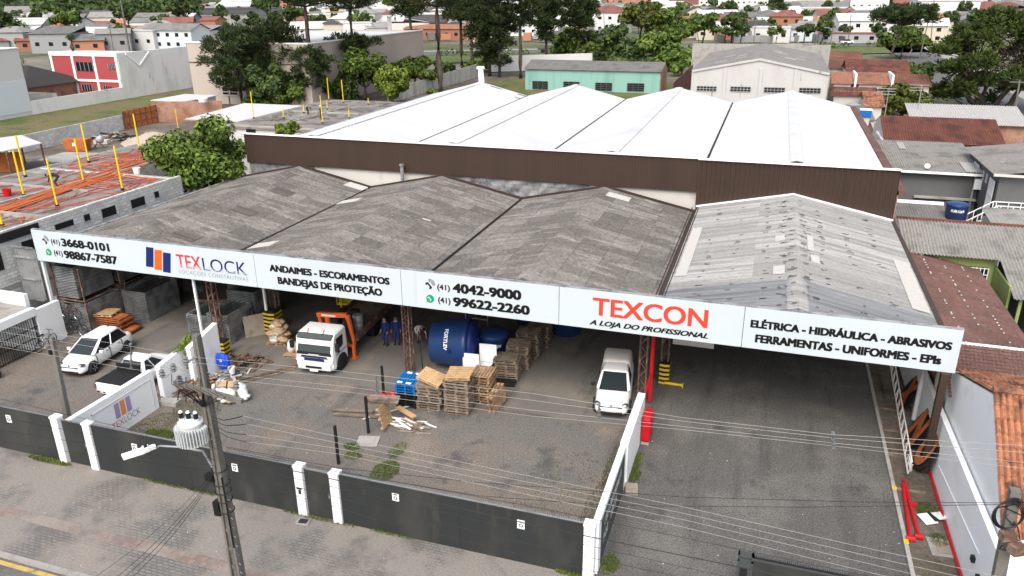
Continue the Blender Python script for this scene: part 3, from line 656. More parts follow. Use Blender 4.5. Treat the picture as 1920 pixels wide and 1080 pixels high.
for (x0, x1, lb, pl) in walls:
    t = thing('boundary_wall', lb, 'wall', ((x0 + x1) / 2, 20.43, 0), 0, 'dark street wall sections')
    mb = MB(); x = x0
    while x < x1: mb.box(x + .004, min(x + 4.7, x1) - .004, 20.37 + .003 * (int(x) % 2), 20.5, -.05, 2.08); x += 4.7
    mb.box(x0, x1, 20.36, 20.51, 2.08, 2.12); pnl = mb.build('wall_panel', m['darkwall'], t); spikes(t, x0, x1, 20.44, 2.12)
    for q in pl: plaque(t, *q)
for (x0, x1, lb) in ((-26.55, -25.3, 'narrow dark pedestrian gate beside the logo wall'), (-15.0, -13.85, 'narrow dark pedestrian gate between the twin white posts')):
    t = thing('pedestrian_gate', lb, 'gate', ((x0 + x1) / 2, 20.43, 0), 0, 'pedestrian gates')
    mb = MB(); mb.box(x0 + .02, x1 - .02, 20.4, 20.46, .04, 2.05); mb.build('gate_leaf', m['darkwall'], t)
    mb = MB(); mb.cyl((x1 - .15, 20.38, 1.0), (x1 - .15, 20.38, 1.12), .03, n=6); mb.obox((x1 - .15, 20.385, 1.06), .05, .03, .2); mb.build('handle', m['chrome'], t); spikes(t, x0, x1, 20.43, 2.06)
for (x, lb) in ((-26.8, 'white gate post nearest the left edge, at the end of the logo wall'), (-25.12, 'white gate post right of the logo wall end'), (-15.18, 'white gate post with black letterbox slot, left of the twin pair'), (-13.68, 'plain white gate post, right of the twin pair'), (-4.18, 'tall white corner post at the driveway entrance')):
    t = thing('gate_post', lb, 'post', (x, 20.43, 0), 0, 'white gate posts')
    mb = MB(); mb.box(x - .18, x + .18, 20.28, 20.58, -.05, 2.12); mb.build('shaft', m['white'], t); mb = MB(); mb.box(x - .2, x + .2, 20.26, 20.6, 2.12, 2.2); mb.build('cap', m['white'], t)
    if abs(x + 15.18) < .1:
        mb = MB(); mb.box(x - .12, x + .1, 20.26, 20.282, 1.2, 1.26); mb.box(x - .05, x + .05, 20.26, 20.282, 1.0, 1.17); mb.build('intercom', m['black'], t)
# sliding gate at the driveway mouth
t = thing('sliding_gate', 'dark metal sliding gate with spiked top at the bottom edge of the driveway', 'gate', (2.6, 20.45, 0))
mb = MB(); mb.box(.5, .97, 20.4, 20.5, 0, 2.0); mb.box(.5, .55, 20.38, 20.52, 0, 2.2); mb.box(.9, .97, 20.38, 20.52, 0, 2.2); mb.box(.5, .97, 20.38, 20.52, 2.12, 2.2); mb.box(.5, .97, 20.38, 20.52, 1.9, 1.98); mb.build('end_frame', m['greypanel'], t)
mb = MB(); mb.box(.97, 6.0, 20.42, 20.48, .05, 2.0); mb.build('gate_leaf', m['darkwall'], t); mb = MB(); mb.box(.97, 6.0, 20.4, 20.5, 2.0, 2.08); mb.build('top_rail', m['greypanel'], t); spikes(t, .97, 6.0, 20.45, 2.08, 'black')
mb = MB(); mb.box(.6, .82, 20.37, 20.395, .9, 1.65); mb.build('lock_plate', m['black'], t)
# ================================================================ walls between the yards
def wallbox(name, lb, cat, x0, x1, y0, y1, z, mt='white', group=None, z2=None):
    t = thing(name, lb, cat, ((x0 + x1) / 2, (y0 + y1) / 2, 0), 0, group); mb = MB(); z2 = z2 or z
    mb.add([(x0, y0, -.05), (x1, y0, -.05), (x1, y1, -.05), (x0, y1, -.05), (x0, y0, z), (x1, y0, z), (x1, y1, z2), (x0, y1, z2)], [(0, 3, 2, 1), (4, 5, 6, 7), (0, 1, 5, 4), (1, 2, 6, 5), (2, 3, 7, 6), (3, 0, 4, 7)])
    mb.build('wall_body', m[mt], t, bevel=.015); return t
t = wallbox('yard_wall', 'white yard wall carrying the faded lilac and orange logo', 'wall', -26.5, -26.26, 20.55, 25.3, 2.0)
mb = MB(); X = -26.255
for (y0, y1, z0, z1) in ((21.6, 25.0, 1.62, 1.66), (25.0, 25.04, .2, 1.66), (21.6, 21.64, .2, 1.66)): mb.box(X, X + .02, y0, y1, z0, z1)
mb.build('panel_frame', m['plaster'], t)
for i, mt in enumerate(('lilac', 'fadedorange', 'lilac')):
    mb = MB(); y = 22.8 + i * .33; mb.prism([(X, y, .78), (X, y + .26, .78), (X, y + .26, 1.5), (X, y, 1.5)], (.012, 0, 0)); mb.build('logo_bar', m[mt], t)
mb = MB(); text_on(mb, 'TEX', (X, 0, 0), (0, 1, 0), (0, 0, 1), 22.5, 23.15, .38, .3, -.01, 0, 1, .012); mb.build('lettering', m['signcrimson'], t)
mb = MB(); text_on(mb, 'LOCK', (X, 0, 0), (0, 1, 0), (0, 0, 1), 23.2, 24.15, .38, .3, -.015, 0, 1, .012); mb.build('lettering', m['greyink'], t)
wallbox('yard_wall', 'low white yard wall piece behind the pickup cab', 'wall', -26.7, -26.42, 25.9, 27.75, 1.85, z2=2.1)
wallbox('yard_wall', 'tall white yard wall piece ending at the striped pillar base', 'wall', -26.15, -25.88, 27.45, 29.6, 2.2, z2=2.65)
t = wallbox('yard_wall', 'white driveway wall with the framed dark panel', 'wall', -4.15, -3.92, 20.6, 25.55, 2.1)
mb = MB(); mb.box(-3.92, -3.9, 21.0, 25.2, .12, 1.9); pn = mb.build('dark_panel', m['greypanel'], t)
mb = MB()
for (y, L, z) in [(21.5 + i * .22, .15, 1.35) for i in range(14)] + [(21.3 + i * .3, .2, .75) for i in range(3)] + [(22.6 + i * .26, .18, .8) for i in range(5)]:
    mb.box(-3.897, -3.893, y, y + .04, z, z + .32); mb.box(-3.897, -3.893, y + .04, y + L, z + .28, z + .32); mb.box(-3.897, -3.893, y + .04, y + L, z, z + .04)
    if rnd.random() < .6: mb.box(-3.897, -3.893, y + L - .04, y + L, z + .04, z + .28)
mb.build('pale_strokes', m['lampglass'], pn)
wallbox('yard_wall', 'plain white driveway wall ending at the red cabinet', 'wall', -4.2, -3.88, 25.75, 29.95, 2.0)
t = thing('boundary_wall', 'white boundary wall with red pipe along the right of the driveway', 'wall', (7.85, 30, 0)); mb = MB(); mb.add([(7.75, 20.5, 0), (7.95, 20.5, 0), (7.95, 49.6, 0), (7.75, 49.6, 0), (7.75, 20.5, 2.9), (7.95, 20.5, 2.9), (7.95, 49.6, 1.7), (7.75, 49.6, 1.7)], [(0, 3, 2, 1), (4, 5, 6, 7), (0, 1, 5, 4), (1, 2, 6, 5), (2, 3, 7, 6), (3, 0, 4, 7)]); mb.build('wall_body', m['white'], t)
mb = MB(); mb.tube([(7.68, 20.5, .1), (7.68, 30.3, .1)], .05, 6); mb.build('red_pipe', m['redsafe'], t)
mb = MB(); mb.tube([(7.73, 23.2, 1.75), (7.73, 29.5, .95)], .018, 4)
mb.build('conduit', m['white'], t); mb = MB(); mb.obox((7.7, 23.5, 1.3), .12, .2, .18); mb.obox((7.7, 22.7, 1.2), .12, .2, .18); mb.build('wall_lamp', m['black'], t)
# little gatehouse wall at the far left
t = thing('garage_front', 'white wall with black barred gate under a concrete lintel at the left edge', 'garage', (-37.3, 27.5, 0))
mb = MB(); mb.box(-37.45, -37.2, 28.75, 30.3, 0, 2.3); mb.box(-37.5, -37.18, 25.0, 28.75, 2.0, 2.45); mb.box(-37.45, -37.2, 24.6, 25.4, 0, 2.0); mb.box(-40.2, -37.4, 28.3, 28.6, 0, 2.4); mb.build('wall', m['white'], t)
mb = MB(); mb.box(-40.2, -37.5, 24.6, 28.8, 2.3, 2.42); mb.build('lintel_slab', m['concrete'], t); mb = MB(); mb.box(-40.2, -38.0, 28.9, 29.15, 2.3, 3.05); mb.build('parapet', m['white'], t)
mb = MB()
for i in range(24): y = 25.45 + i * .14; mb.beam((-37.3, y, .05), (-37.3, y, 1.98), .025)
for z in (.1, .75, 1.35, 1.95): mb.beam((-37.3, 25.4, z), (-37.3, 28.75, z), .03, .05)
mb.build('barred_gate', m['black'], t); mb = MB(); mb.box(-40, -39.8, 24.6, 28.6, 0, 2.2); mb.build('inner_wall', m['white'], t)
# ================================================================ vehicles (local frame: +X forward, +Y left)
def wheel(t, x, y, r=.31, w=.2, dark=False):
    sg = 1 if y > 0 else -1; mb = MB(); Mx = Matrix.Rotation(-sg * math.pi / 2, 3, 'X')
    mb.lathe([(r * .66, -w / 2), (r * .95, -w / 2), (r, -w * .3), (r, w * .3), (r * .95, w / 2), (r * .66, w / 2)], (x, y, r), 20, Mx); wl = mb.build('wheel', m['rubber'], t, local=True, smooth=True)
    mb = MB(); mb.lathe([(r * .66, w * .3), (r * .66, w * .48), (r * .58, w * .44), (r * .55, w * .25), (.02, w * .25)], (x, y, r), 16, Mx)
    for k in range(5):
        a = k * 1.2566; d = Mx @ V((math.cos(a), math.sin(a), 0)); c = V((x, y + sg * w * .4, r)); mb.beam(c + d * .04, c + d * r * .6, .05, .035)
    mb.build('rim', m['steel'] if not dark else m['greypanel'], wl, local=True)
def body(t, sts, mt='carwhite', name='body', sub=2):
    rings = []
    for (x, ws, wm, wb, zb, zm, zt, cr) in sts:
        rings.append([V(p) for p in ((x, -ws * .7, zb), (x, -ws, zb + .03), (x, -wm, zm), (x, -wb, zt), (x, -wb * .75, zt + cr * .7), (x, 0, zt + cr), (x, wb * .75, zt + cr * .7), (x, wb, zt), (x, wm, zm), (x, ws, zb + .03), (x, ws * .7, zb))])
    mb = MB(); mb.loft(rings); return mb.build(name, m[mt], t, local=True, smooth=True, sub=sub)
def cabin(t, b, tp, z0, z1, roofz, split=None):
    """glass house: bottom outline xr,xf,w at z0, top outline at z1; then roof skin and pillars"""
    (br, bf, bw), (tr, tf, tw) = b, tp
    B = [V((bf, -bw * .9, z0)), V((bf - .14, -bw, z0)), V((br + .2, -bw, z0)), V((br, -bw * .8, z0))]; B = B + [V((p.x, -p.y, p.z)) for p in B[::-1]]
    T = [V((tf, -tw * .93, z1)), V((tf - .08, -tw, z1)), V((tr + .12, -tw, z1)), V((tr, -tw * .85, z1))]; T = T + [V((p.x, -p.y, p.z)) for p in T[::-1]]
    n = 8; ws = MB(); ws.add([B[0], B[7], T[7], T[0]], [(0, 1, 2, 3)]); ws.build('windscreen', m['windscreen'], t, local=True)
    for nm_, idx in (('side_window', (1, 2)), ('side_window', (5, 6)), ('rear_window', (3, 4))):
        g = MB(); i, j = idx; g.add([B[i], B[j], T[j], T[i]], [(0, 1, 2, 3)]); g.build(nm_, m['glass'], t, local=True)
    mb = MB()
    for i, j in ((0, 1), (2, 3), (4, 5), (6, 7)): mb.add([B[i], B[j], T[j], T[i]], [(0, 1, 2, 3)])
    for i in (0, 1, 6, 7): mb.beam(B[i], T[i], .05)
    if split:
        for s_ in (-1, 1):
            x = split; k = (x - br) / (bf - br); mb.beam((x, s_ * bw * 1.0, z0), (tr + (tf - tr) * k, s_ * tw * 1.005, z1), .07, .03)
    mb.build('pillars', m['carwhite'], t, local=True)
    mb = MB(); up = [V((p.x * .96 + (tr + tf) / 2 * .04, p.y * .86, z1 + (roofz - z1))) for p in T]; mid = [V((p.x, p.y * 1.01, z1 + .02)) for p in T]
    mb.add(T + mid + up, [(i, (i + 1) % n, n + (i + 1) % n, n + i) for i in range(n)] + [(n + i, n + (i + 1) % n, 2 * n + (i + 1) % n, 2 * n + i) for i in range(n)])
    cx_ = (tr + tf) / 2; inn = [V((cx_ + (p.x - cx_) * .55, p.y * .5, roofz + .025)) for p in T]; mb.add(up + inn, [(i, (i + 1) % n, n + (i + 1) % n, n + i) for i in range(n)] + [tuple(range(n, 2 * n))])
    mb.build('roof', m['carwhite'], t, local=True, smooth=True)
def arch(t, x, y, r, w):
    sg = 1 if y > 0 else -1; mb = MB(); mb.cyl((x, y - sg * w, r * .92), (x, y, r * .92), r * 1.14, n=22); mb.build('wheel_arch', m['black'], t, local=True)
def lamp(t, pts, mt='lampglass', name='headlight'):
    mb = MB(); mb.prism(pts, (.02, 0, 0)); mb.build(name, m[mt], t, local=True)
def mirror(t, x, y, z, mt='carwhite'):
    mb = MB(); mb.obox((x, y, z), .12, .22, .15); mb.build('wing_mirror', m[mt], t, local=True, bevel=.03)
def common(t, xf, zl, w, fog=True):
    for s_ in (-1, 1):
        mb = MB(); mb.blob((xf - .22, s_ * w * .76, zl + .1), .17, .2, .06, 10, 6, 0); mb.build('headlight', m['greypanel'], t, local=True, smooth=True); mb = MB(); mb.blob((xf - .16, s_ * w * .76, zl + .105), .13, .13, .045, 8, 5, 0); mb.build('headlight_lens', m['lampglass'], t, local=True, smooth=True)
# --- hatchback
t = thing('parked_car', 'white hatchback parked in front of the stacked scaffolding at the left', 'car', (-33.05, 28.4, 0), R_(-84))
body(t, [(-2.03, .6, .66, .62, .34, .6, .84, .02), (-1.93, .78, .82, .74, .24, .6, .95, .02), (-1.5, .82, .88, .78, .2, .6, .98, .02), (-.5, .82, .875, .78, .2, .55, .95, .02), (.7, .82, .875, .78, .2, .55, .92, .03), (1.1, .82, .875, .77, .2, .55, .87, .05), (1.6, .8, .85, .7, .22, .5, .77, .06), (1.93, .72, .76, .6, .22, .45, .66, .05), (2.04, .56, .62, .5, .26, .4, .56, .03)])
cabin(t, (-1.72, 1.12, .77), (-1.32, .2, .58), .92, 1.42, 1.49, -.25)
for x in (-1.27, 1.29):
    for y in (-.84, .84): arch(t, x, y, .335, .3); wheel(t, x, y * .985, .33, .2)
common(t, 2.02, .58, .78)
mb = MB(); mb.box(1.96, 2.03, -.52, .52, .56, .6); mb.box(1.85, 2.08, -.5, .5, .27, .38); mb.build('grille', m['black'], t, local=True)
mb = MB(); mb.box(2.03, 2.06, -.24, .24, .4, .5); mb.build('number_plate', m['plate'], t, local=True)
mirror(t, .72, -.98, .98); mirror(t, .72, .98, .98)
mb = MB(); mb.cyl((1.98, 0, .66), (2.0, 0, .66), .06, n=12); mb.build('badge', m['chrome'], t, local=True)
for y in (-.8, .8):
    mb = MB(); mb.box(-.05, -.03, y - .09, y + .09, .35, .9); mb.box(.95, .97, y - .075, y + .075, .35, .85); mb.box(-1.0, -.98, y - .07, y + .07, .45, .9); mb.build('door_gap', m['greypanel'], t, local=True)
    mb = MB(); mb.obox((.15, y * 1.095, .8), .2, .03, .035); mb.obox((-.75, y * 1.095, .83), .2, .03, .035); mb.build('door_handle', m['black'], t, local=True)
mb = MB(); mb.beam((-1.1, 0, 1.48), (-1.3, 0, 1.62), .03); mb.build('aerial', m['black'], t, local=True)
# --- pickup
t = thing('parked_pickup', 'white pickup with black soft bed cover parked behind the logo wall', 'pickup', (-28.85, 26.95, 0), R_(91)); t.scale = (.88, 1, .95)
body(t, [(-2.35, .7, .76, .72, .5, .75, 1.08, .0), (-2.28, .8, .86, .8, .4, .75, 1.1, .0), (-1.2, .84, .9, .82, .3, .65, 1.08, .0), (.3, .84, .9, .82, .28, .6, 1.05, .02), (1.3, .84, .9, .8, .28, .6, 1.0, .05), (1.9, .82, .87, .76, .3, .6, .92, .06), (2.25, .72, .78, .66, .32, .55, .8, .04), (2.35, .6, .66, .55, .36, .5, .7, .02)], sub=1)
cabin(t, (-.62, 1.3, .8), (-.3, .55, .62), 1.04, 1.52, 1.6, .3)
mb = MB(); mb.box(-2.26, -.66, -.76, .76, 1.09, 1.13); mb.box(-.72, -.66, -.7, .7, 1.1, 1.5)
for k in range(3): mb.box(-.74, -.72, -.66, .66, 1.16 + k * .12, 1.2 + k * .12)
mb.build('bed_cover', m['black'], t, local=True, bevel=.02)
for x in (-1.45, 1.42):
    for y in (-.88, .88): arch(t, x, y, .35, .3); wheel(t, x, y * .965, .34, .22)
mb = MB(); mb.box(-2.38, -2.33, -.3, .3, .55, .68); mb.build('number_plate', m['plate'], t, local=True)
for y in (-.72, .72): mb = MB(); mb.box(-2.36, -2.3, y - .05, y + .05, .74, 1.0); mb.build('tail_lamp', m['rust'], t, local=True)
mirror(t, .85, -1.0, 1.12); mirror(t, .85, 1.0, 1.12)
mb = MB()
for y in (-.5, -.15, .2, .55): mb.box(-2.4, -2.36, y - .05, y + .05, .6, .66)
mb.build('rear_sensor', m['black'], t, local=True)
# --- van with high cargo back
t = thing('parked_van', 'white compact van with grey cargo back beside the red pipe, nose towards the yard', 'van', (-5.75, 32.85, 0), R_(-83.5))
body(t, [(-2.2, .7, .76, .7, .4, .7, 1.0, .0), (-2.1, .78, .83, .76, .3, .65, 1.02, .0), (-.6, .8, .85, .77, .22, .6, 1.0, .0), (.6, .8, .85, .77, .22, .55, .97, .02), (1.1, .8, .85, .76, .22, .55, .92, .05), (1.7, .78, .83, .7, .24, .5, .82, .07), (2.1, .72, .76, .62, .25, .45, .68, .05), (2.22, .58, .64, .52, .28, .4, .56, .03)])
cabin(t, (-.75, 1.2, .76), (-.6, .35, .6), .96, 1.5, 1.57)
mb = MB(); w0, w1 = .74, .66
mb.add([(-2.1, -w0, 1.0), (-.55, -w0, 1.0), (-.55, w0, 1.0), (-2.1, w0, 1.0), (-1.95, -w1, 1.72), (-.5, -w1 * .98, 1.68), (-.5, w1 * .98, 1.68), (-1.95, w1, 1.72)], [(0, 3, 2, 1), (4, 5, 6, 7), (0, 1, 5, 4), (1, 2, 6, 5), (2, 3, 7, 6), (3, 0, 4, 7)])
mb.build('cargo_box', m['plaster'], t, local=True, bevel=.17, smooth=True)
for x in (-1.4, 1.42):
    for y in (-.82, .82): arch(t, x, y, .335, .3); wheel(t, x, y * .965, .31, .2)
common(t, 2.18, .58, .8)
mb = MB(); mb.box(2.1, 2.19, -.5, .5, .58, .63); mb.box(2.0, 2.27, -.52, .52, .29, .39); mb.build('grille', m['black'], t, local=True)
mb = MB(); mb.box(2.21, 2.25, -.23, .23, .4, .5); mb.build('number_plate', m['plate'], t, local=True)
mb = MB(); mb.cyl((2.14, 0, .68), (2.18, 0, .66), .07, n=12); mb.build('badge', m['chrome'], t, local=True)
mirror(t, .8, -.98, 1.02, 'black'); mirror(t, .8, .98, 1.02, 'black')
mb = MB(); mb.box(-.6, -.56, -.775, -.765, .5, .95); mb.build('fuel_flap', m['greypanel'], t, local=True)
# --- crane truck
t = thing('crane_truck', 'white flatbed truck with orange folding crane parked half inside the shed', 'truck', (-20.9, 30.5, 0), R_(-86))
rings = []
for (x, w, zb, zt) in ((.0, 1.08, .62, 1.5), (-.04, 1.16, .55, 1.62), (-.28, 1.2, .5, 2.6), (-.55, 1.19, .5, 2.78), (-1.7, 1.19, .5, 2.8), (-1.85, 1.15, .6, 2.7)):
    rings.append([V(p) for p in ((x, -w, zb), (x, -w, zt * .6), (x, -w * .97, zt - .12), (x, -w * .86, zt), (x, w * .86, zt), (x, w * .97, zt - .12), (x, w, zt * .6), (x, w, zb))])
mb = MB(); mb.loft(rings); mb.build('cab', m['carwhite'], t, local=True, bevel=.03)
mb = MB(); mb.add([(.0, -1.02, 1.58), (.0, 1.02, 1.58), (-.27, 1.02, 2.45), (-.27, -1.02, 2.45)], [(0, 1, 2, 3)]); mb.build('windscreen', m['windscreen'], t, local=True)
mb = MB(); mb.add([(.02, -1.08, 1.4), (.02, 1.08, 1.4), (.005, 1.06, 1.6), (.005, -1.06, 1.6)], [(0, 1, 2, 3)]); mb.box(.02, .035, -.8, .8, 1.24, 1.34); gp = mb.build('black_band', m['black'], t, local=True)
mb = MB(); mb.box(.036, .046, -.34, .34, 1.43, 1.47); mb.build('badge_strip', m['plate'], gp, local=True)
mb = MB(); mb.add([(-.12, -1.04, 2.5), (-.12, 1.04, 2.5), (-.4, 1.1, 2.74), (-.4, -1.1, 2.74), (-.15, -1.04, 2.44), (-.15, 1.04, 2.44), (-.36, 1.1, 2.5), (-.36, -1.1, 2.5)], [(0, 1, 2, 3), (4, 7, 6, 5), (0, 4, 5, 1), (1, 5, 6, 2), (3, 2, 6, 7), (0, 3, 7, 4)]); mb.build('sun_visor', m['greypanel'], t, local=True)
mb = MB(); mb.box(.03, .06, -.62, .62, 1.02, 1.18); mb.build('grille', m['navy'], t, local=True)
mb = MB(); mb.box(.02, .05, -.9, .9, 1.2, 1.23); mb.box(.02, .05, -.9, .9, .98, 1.0); mb.build('trim', m['chrome'], t, local=True)
mb = MB(); mb.add([(.16, -1.0, .42), (.16, 1.0, .42), (-.25, 1.22, .42), (-.25, -1.22, .42), (.18, -1.0, .92), (.18, 1.0, .92), (-.25, 1.23, .92), (-.25, -1.23, .92)], [(0, 3, 2, 1), (4, 5, 6, 7), (0, 1, 5, 4), (1, 2, 6, 5), (2, 3, 7, 6), (3, 0, 4, 7)]); bp = mb.build('bumper', m['carwhite'], t, local=True, bevel=.04)
mb = MB(); mb.box(.17, .195, -.5, .5, .55, .7); mb.build('air_slot', m['black'], bp, local=True)
mb = MB(); mb.box(.12, .21, -.25, .25, .34, .46); mb.build('number_plate', m['plate'], t, local=True)
for s_ in (-1, 1):
    mb = MB(); mb.prism([(.06, s_ * .7, .93), (.0, s_ * 1.16, .93), (-.03, s_ * 1.17, 1.13), (.05, s_ * .74, 1.08)], (.04, 0, 0)); mb.build('headlight', m['lampglass'], t, local=True)
    mb = MB(); y = s_ * 1.205; mb.add([(-.4, y, 1.55), (-1.25, y, 1.65), (-1.3, y, 2.4), (-.5, y * .985, 2.4)], [(0, 1, 2, 3)]); mb.build('side_window', m['glass'], t, local=True)
    mb = MB(); mb.obox((-.15, s_ * 1.42, 1.95), .16, .2, .5); mb.beam((-.3, s_ * 1.2, 2.2), (-.15, s_ * 1.4, 2.15), .04); mb.build('wing_mirror', m['black'], t, local=True)
    arch(t, -.98, s_ * 1.21, .56, .3); wheel(t, -.98, s_ * 1.1, .5, .28, True)
    for x in (-5.6, -6.8): wheel(t, x, s_ * 1.0, .5, .5, True)
    mb = MB(); mb.box(-1.75, -.35, s_ * 1.205 - .005, s_ * 1.205 + .005, 1.3, 1.36); mb.build('side_stripe', m['greyink'], t, local=True)
mb = MB(); mb.box(-.9, -.6, -.25, .25, 2.78, 2.84); mb.build('roof_hatch', m['carwhite'], t, local=True, bevel=.02)
for s_ in (-1, 1): mb = MB(); mb.beam((-.25, s_ * .45, 2.55), (-.55, s_ * .5, 2.95), .03); mb.build('aerial', m['black'], t, local=True)
mb = MB(); mb.box(-8.2, -1.9, -.45, .45, .6, .9); mb.build('chassis', m['black'], t, local=True)
mb = MB(); mb.box(-8.3, -2.9, -1.25, 1.25, 1.05, 1.22); mb.build('flatbed', m['woodgrey'], t, local=True)
for s_ in (-1, 1): mb = MB(); mb.box(-8.3, -2.9, s_ * 1.27 - .03, s_ * 1.27 + .03, 1.0, 1.55); mb.build('side_board', m['rust'], t, local=True)
mb = MB(); mb.box(-2.75, -2.15, -.5, .5, .9, 1.6); mb.cyl((-2.45, -.3, 1.5), (-2.45, -.3, 2.9), .16, n=10); mb.box(-2.7, -2.2, -1.25, 1.3, .95, 1.2); mb.build('crane_base', m['orange'], t, local=True)
mb = MB(); mb.beam((-2.45, -.95, 2.95), (-2.45, 1.0, 3.1), .24, .32); mb.beam((-2.45, 1.0, 3.15), (-2.4, 1.25, 1.0), .22, .3); mb.beam((-2.7, -.95, 3.0), (-2.7, -.85, 1.6), .22, .24); bm_ = mb.build('crane_boom', m['orange'], t, local=True, bevel=.04)
mb = MB(); mb.beam((-2.2, .9, 2.9), (-2.15, 1.25, 1.2), .12); mb.build('hydraulic_ram', m['black'], bm_, local=True)
mb = MB(); mb.box(-2.33, -2.318, -.6, .3, 2.94, 3.08); mb.build('maker_strip', m['plaster'], bm_, local=True)
mb = MB(); mb.beam((-2.35, 1.3, 1.3), (-2.35, 1.3, .12), .16, .2); mb.obox((-2.35, 1.3, .08), .4, .3, .06); mb.build('outrigger', m['orange'], t, local=True)
t.scale = (.92, .9, .8); Mt = Matrix.Translation((-20.9, 30.5, 0)) @ Matrix.Rotation(R_(-86), 4, 'Z') @ Matrix.Diagonal((.92, .9, .8, 1))
drum_things = []
def drum(loc, lb, mt='greypanel', r=.29, h=.88, group=None, name='steel_drum', cat='drum'):
    t = thing(name, lb, cat, loc, 0, group); mb = MB(); mb.lathe([(r * .96, 0), (r, .02), (r, h * .32), (r * 1.035, h * .34), (r, h * .36), (r, h * .65), (r * 1.035, h * .67), (r, h * .69), (r, h - .02), (r * .97, h)], n=18); mb.build('shell', m[mt], t, local=True, smooth=True)
    mb = MB(); mb.cyl((0, 0, h - .01), (0, 0, h + .012), r * .86, n=18); mb.build('lid', m[mt], t, local=True); return t
for i, (x, y, lb, mt) in enumerate(((-3.3, .55, 'dark steel drum on the truck bed closest to the crane arm', 'greypanel'), (-3.9, .1, 'dark steel drum standing mid-bed behind the crane', 'black'), (-4.1, .8, 'pale banded steel drum at the side edge of the truck bed', 'steel'), (-3.5, -.4, 'dark steel drum at the far side of the truck bed', 'greypanel'), (-4.8, .3, 'black drum furthest back on the truck bed', 'black'))):
    drum(Mt @ V((x, y, 1.22)), lb, mt, group='drums on the truck')
# ================================================================ motorcycle, bicycles
t = thing('motorcycle', 'red motorcycle cut off by the left edge of the picture', 'motorcycle', (-37.0, 24.75, 0), R_(35))
for x in (-.62, .66):
    mb = MB(); mb.torus((x, 0, .3), (0, 1, 0), .25, .06, 18, 6); wl = mb.build('wheel', m['rubber'], t, local=True); mb = MB(); mb.cyl((x, -.04, .3), (x, .04, .3), .17, n=12); mb.build('rim', m['steel'], wl, local=True)
mb = MB(); mb.blob((.02, 0, .75), .34, .16, .16); mb.build('tank', m['redsafe'], t, local=True, smooth=True); mb = MB(); mb.obox((.66, 0, .6), .5, .14, .06); mb.build('front_mudguard', m['redsafe'], t, local=True)
mb = MB(); mb.obox((-.45, 0, .78), .7, .24, .1); mb.build('seat', m['black'], t, local=True, bevel=.03); mb = MB(); mb.beam((.66, 0, .3), (.42, 0, 1.0), .08); mb.beam((.42, -.36, 1.02), (.42, .36, 1.02), .035); mb.obox((-.05, 0, .42), .5, .26, .35); mb.beam((-.62, .08, .3), (0, .08, .45), .05); mb.build('frame', m['black'], t, local=True)
mb = MB(); mb.cyl((.52, 0, .9), (.6, 0, .88), .09, n=10); mb.build('headlight', m['lampglass'], t, local=True)
def bicycle(lb, loc, rz, frame='black', lean=0.):
    t = thing('bicycle', lb, 'bicycle', loc, rz, 'bicycles'); t.rotation_euler = (lean, 0, rz); WM[t.name] = Matrix.Translation(loc) @ t.rotation_euler.to_matrix().to_4x4()
    for x in (-.5, .52):
        mb = MB(); mb.torus((x, 0, .34), (0, 1, 0), .325, .022, 22, 5); wl = mb.build('wheel', m['rubber'], t, local=True); mb = MB(); mb.torus((x, 0, .34), (0, 1, 0), .3, .01, 20, 4)
        for k in range(10): a = k * .628; mb.beam((x, 0, .34), (x + .3 * math.cos(a), 0, .34 + .3 * math.sin(a)), .006)
        mb.build('rim', m['chrome'], wl, local=True)
    mb = MB(); A, B, S_, H = (-.5, 0, .34), (-.05, 0, .3), (-.2, 0, .8), (.38, 0, .82)
    for p, q in ((A, B), (B, S_), (A, S_), (S_, H), (B, H), (H, (.52, 0, .34))): mb.cyl(p, q, .02, n=6)
    mb.build('frame', m[frame], t, local=True); mb = MB(); mb.cyl((.36, 0, .82), (.34, 0, 1.0), .015, n=6); mb.cyl((.34, -.28, 1.02), (.34, .28, 1.02), .015, n=6); mb.build('handlebar', m['black'], t, local=True)
    mb = MB(); mb.obox((-.24, 0, .92), .26, .14, .05); mb.cyl((-.2, 0, .8), (-.23, 0, .92), .014, n=6); mb.build('saddle', m['black'], t, local=True, bevel=.02); mb = MB(); mb.torus((-.05, .03, .3), (0, 1, 0), .09, .01, 12, 4); mb.build('crank', m['steel'], t, local=True); return t
g = at(150, 624); bicycle('black bicycle standing on the ground against the scaffold stack', (g.x + .1, 30.6, 0), .05, lean=-.12)
bicycle('bicycle with dark red frame hung upright above the black one', (-37.1, 30.75, .95), -.1, 'rust', -.1)
g = at(73, 658); bicycle('grey bicycle parked beside the barred gate', (g.x + .12, g.y + .4, 0), R_(100), 'steel', .1)
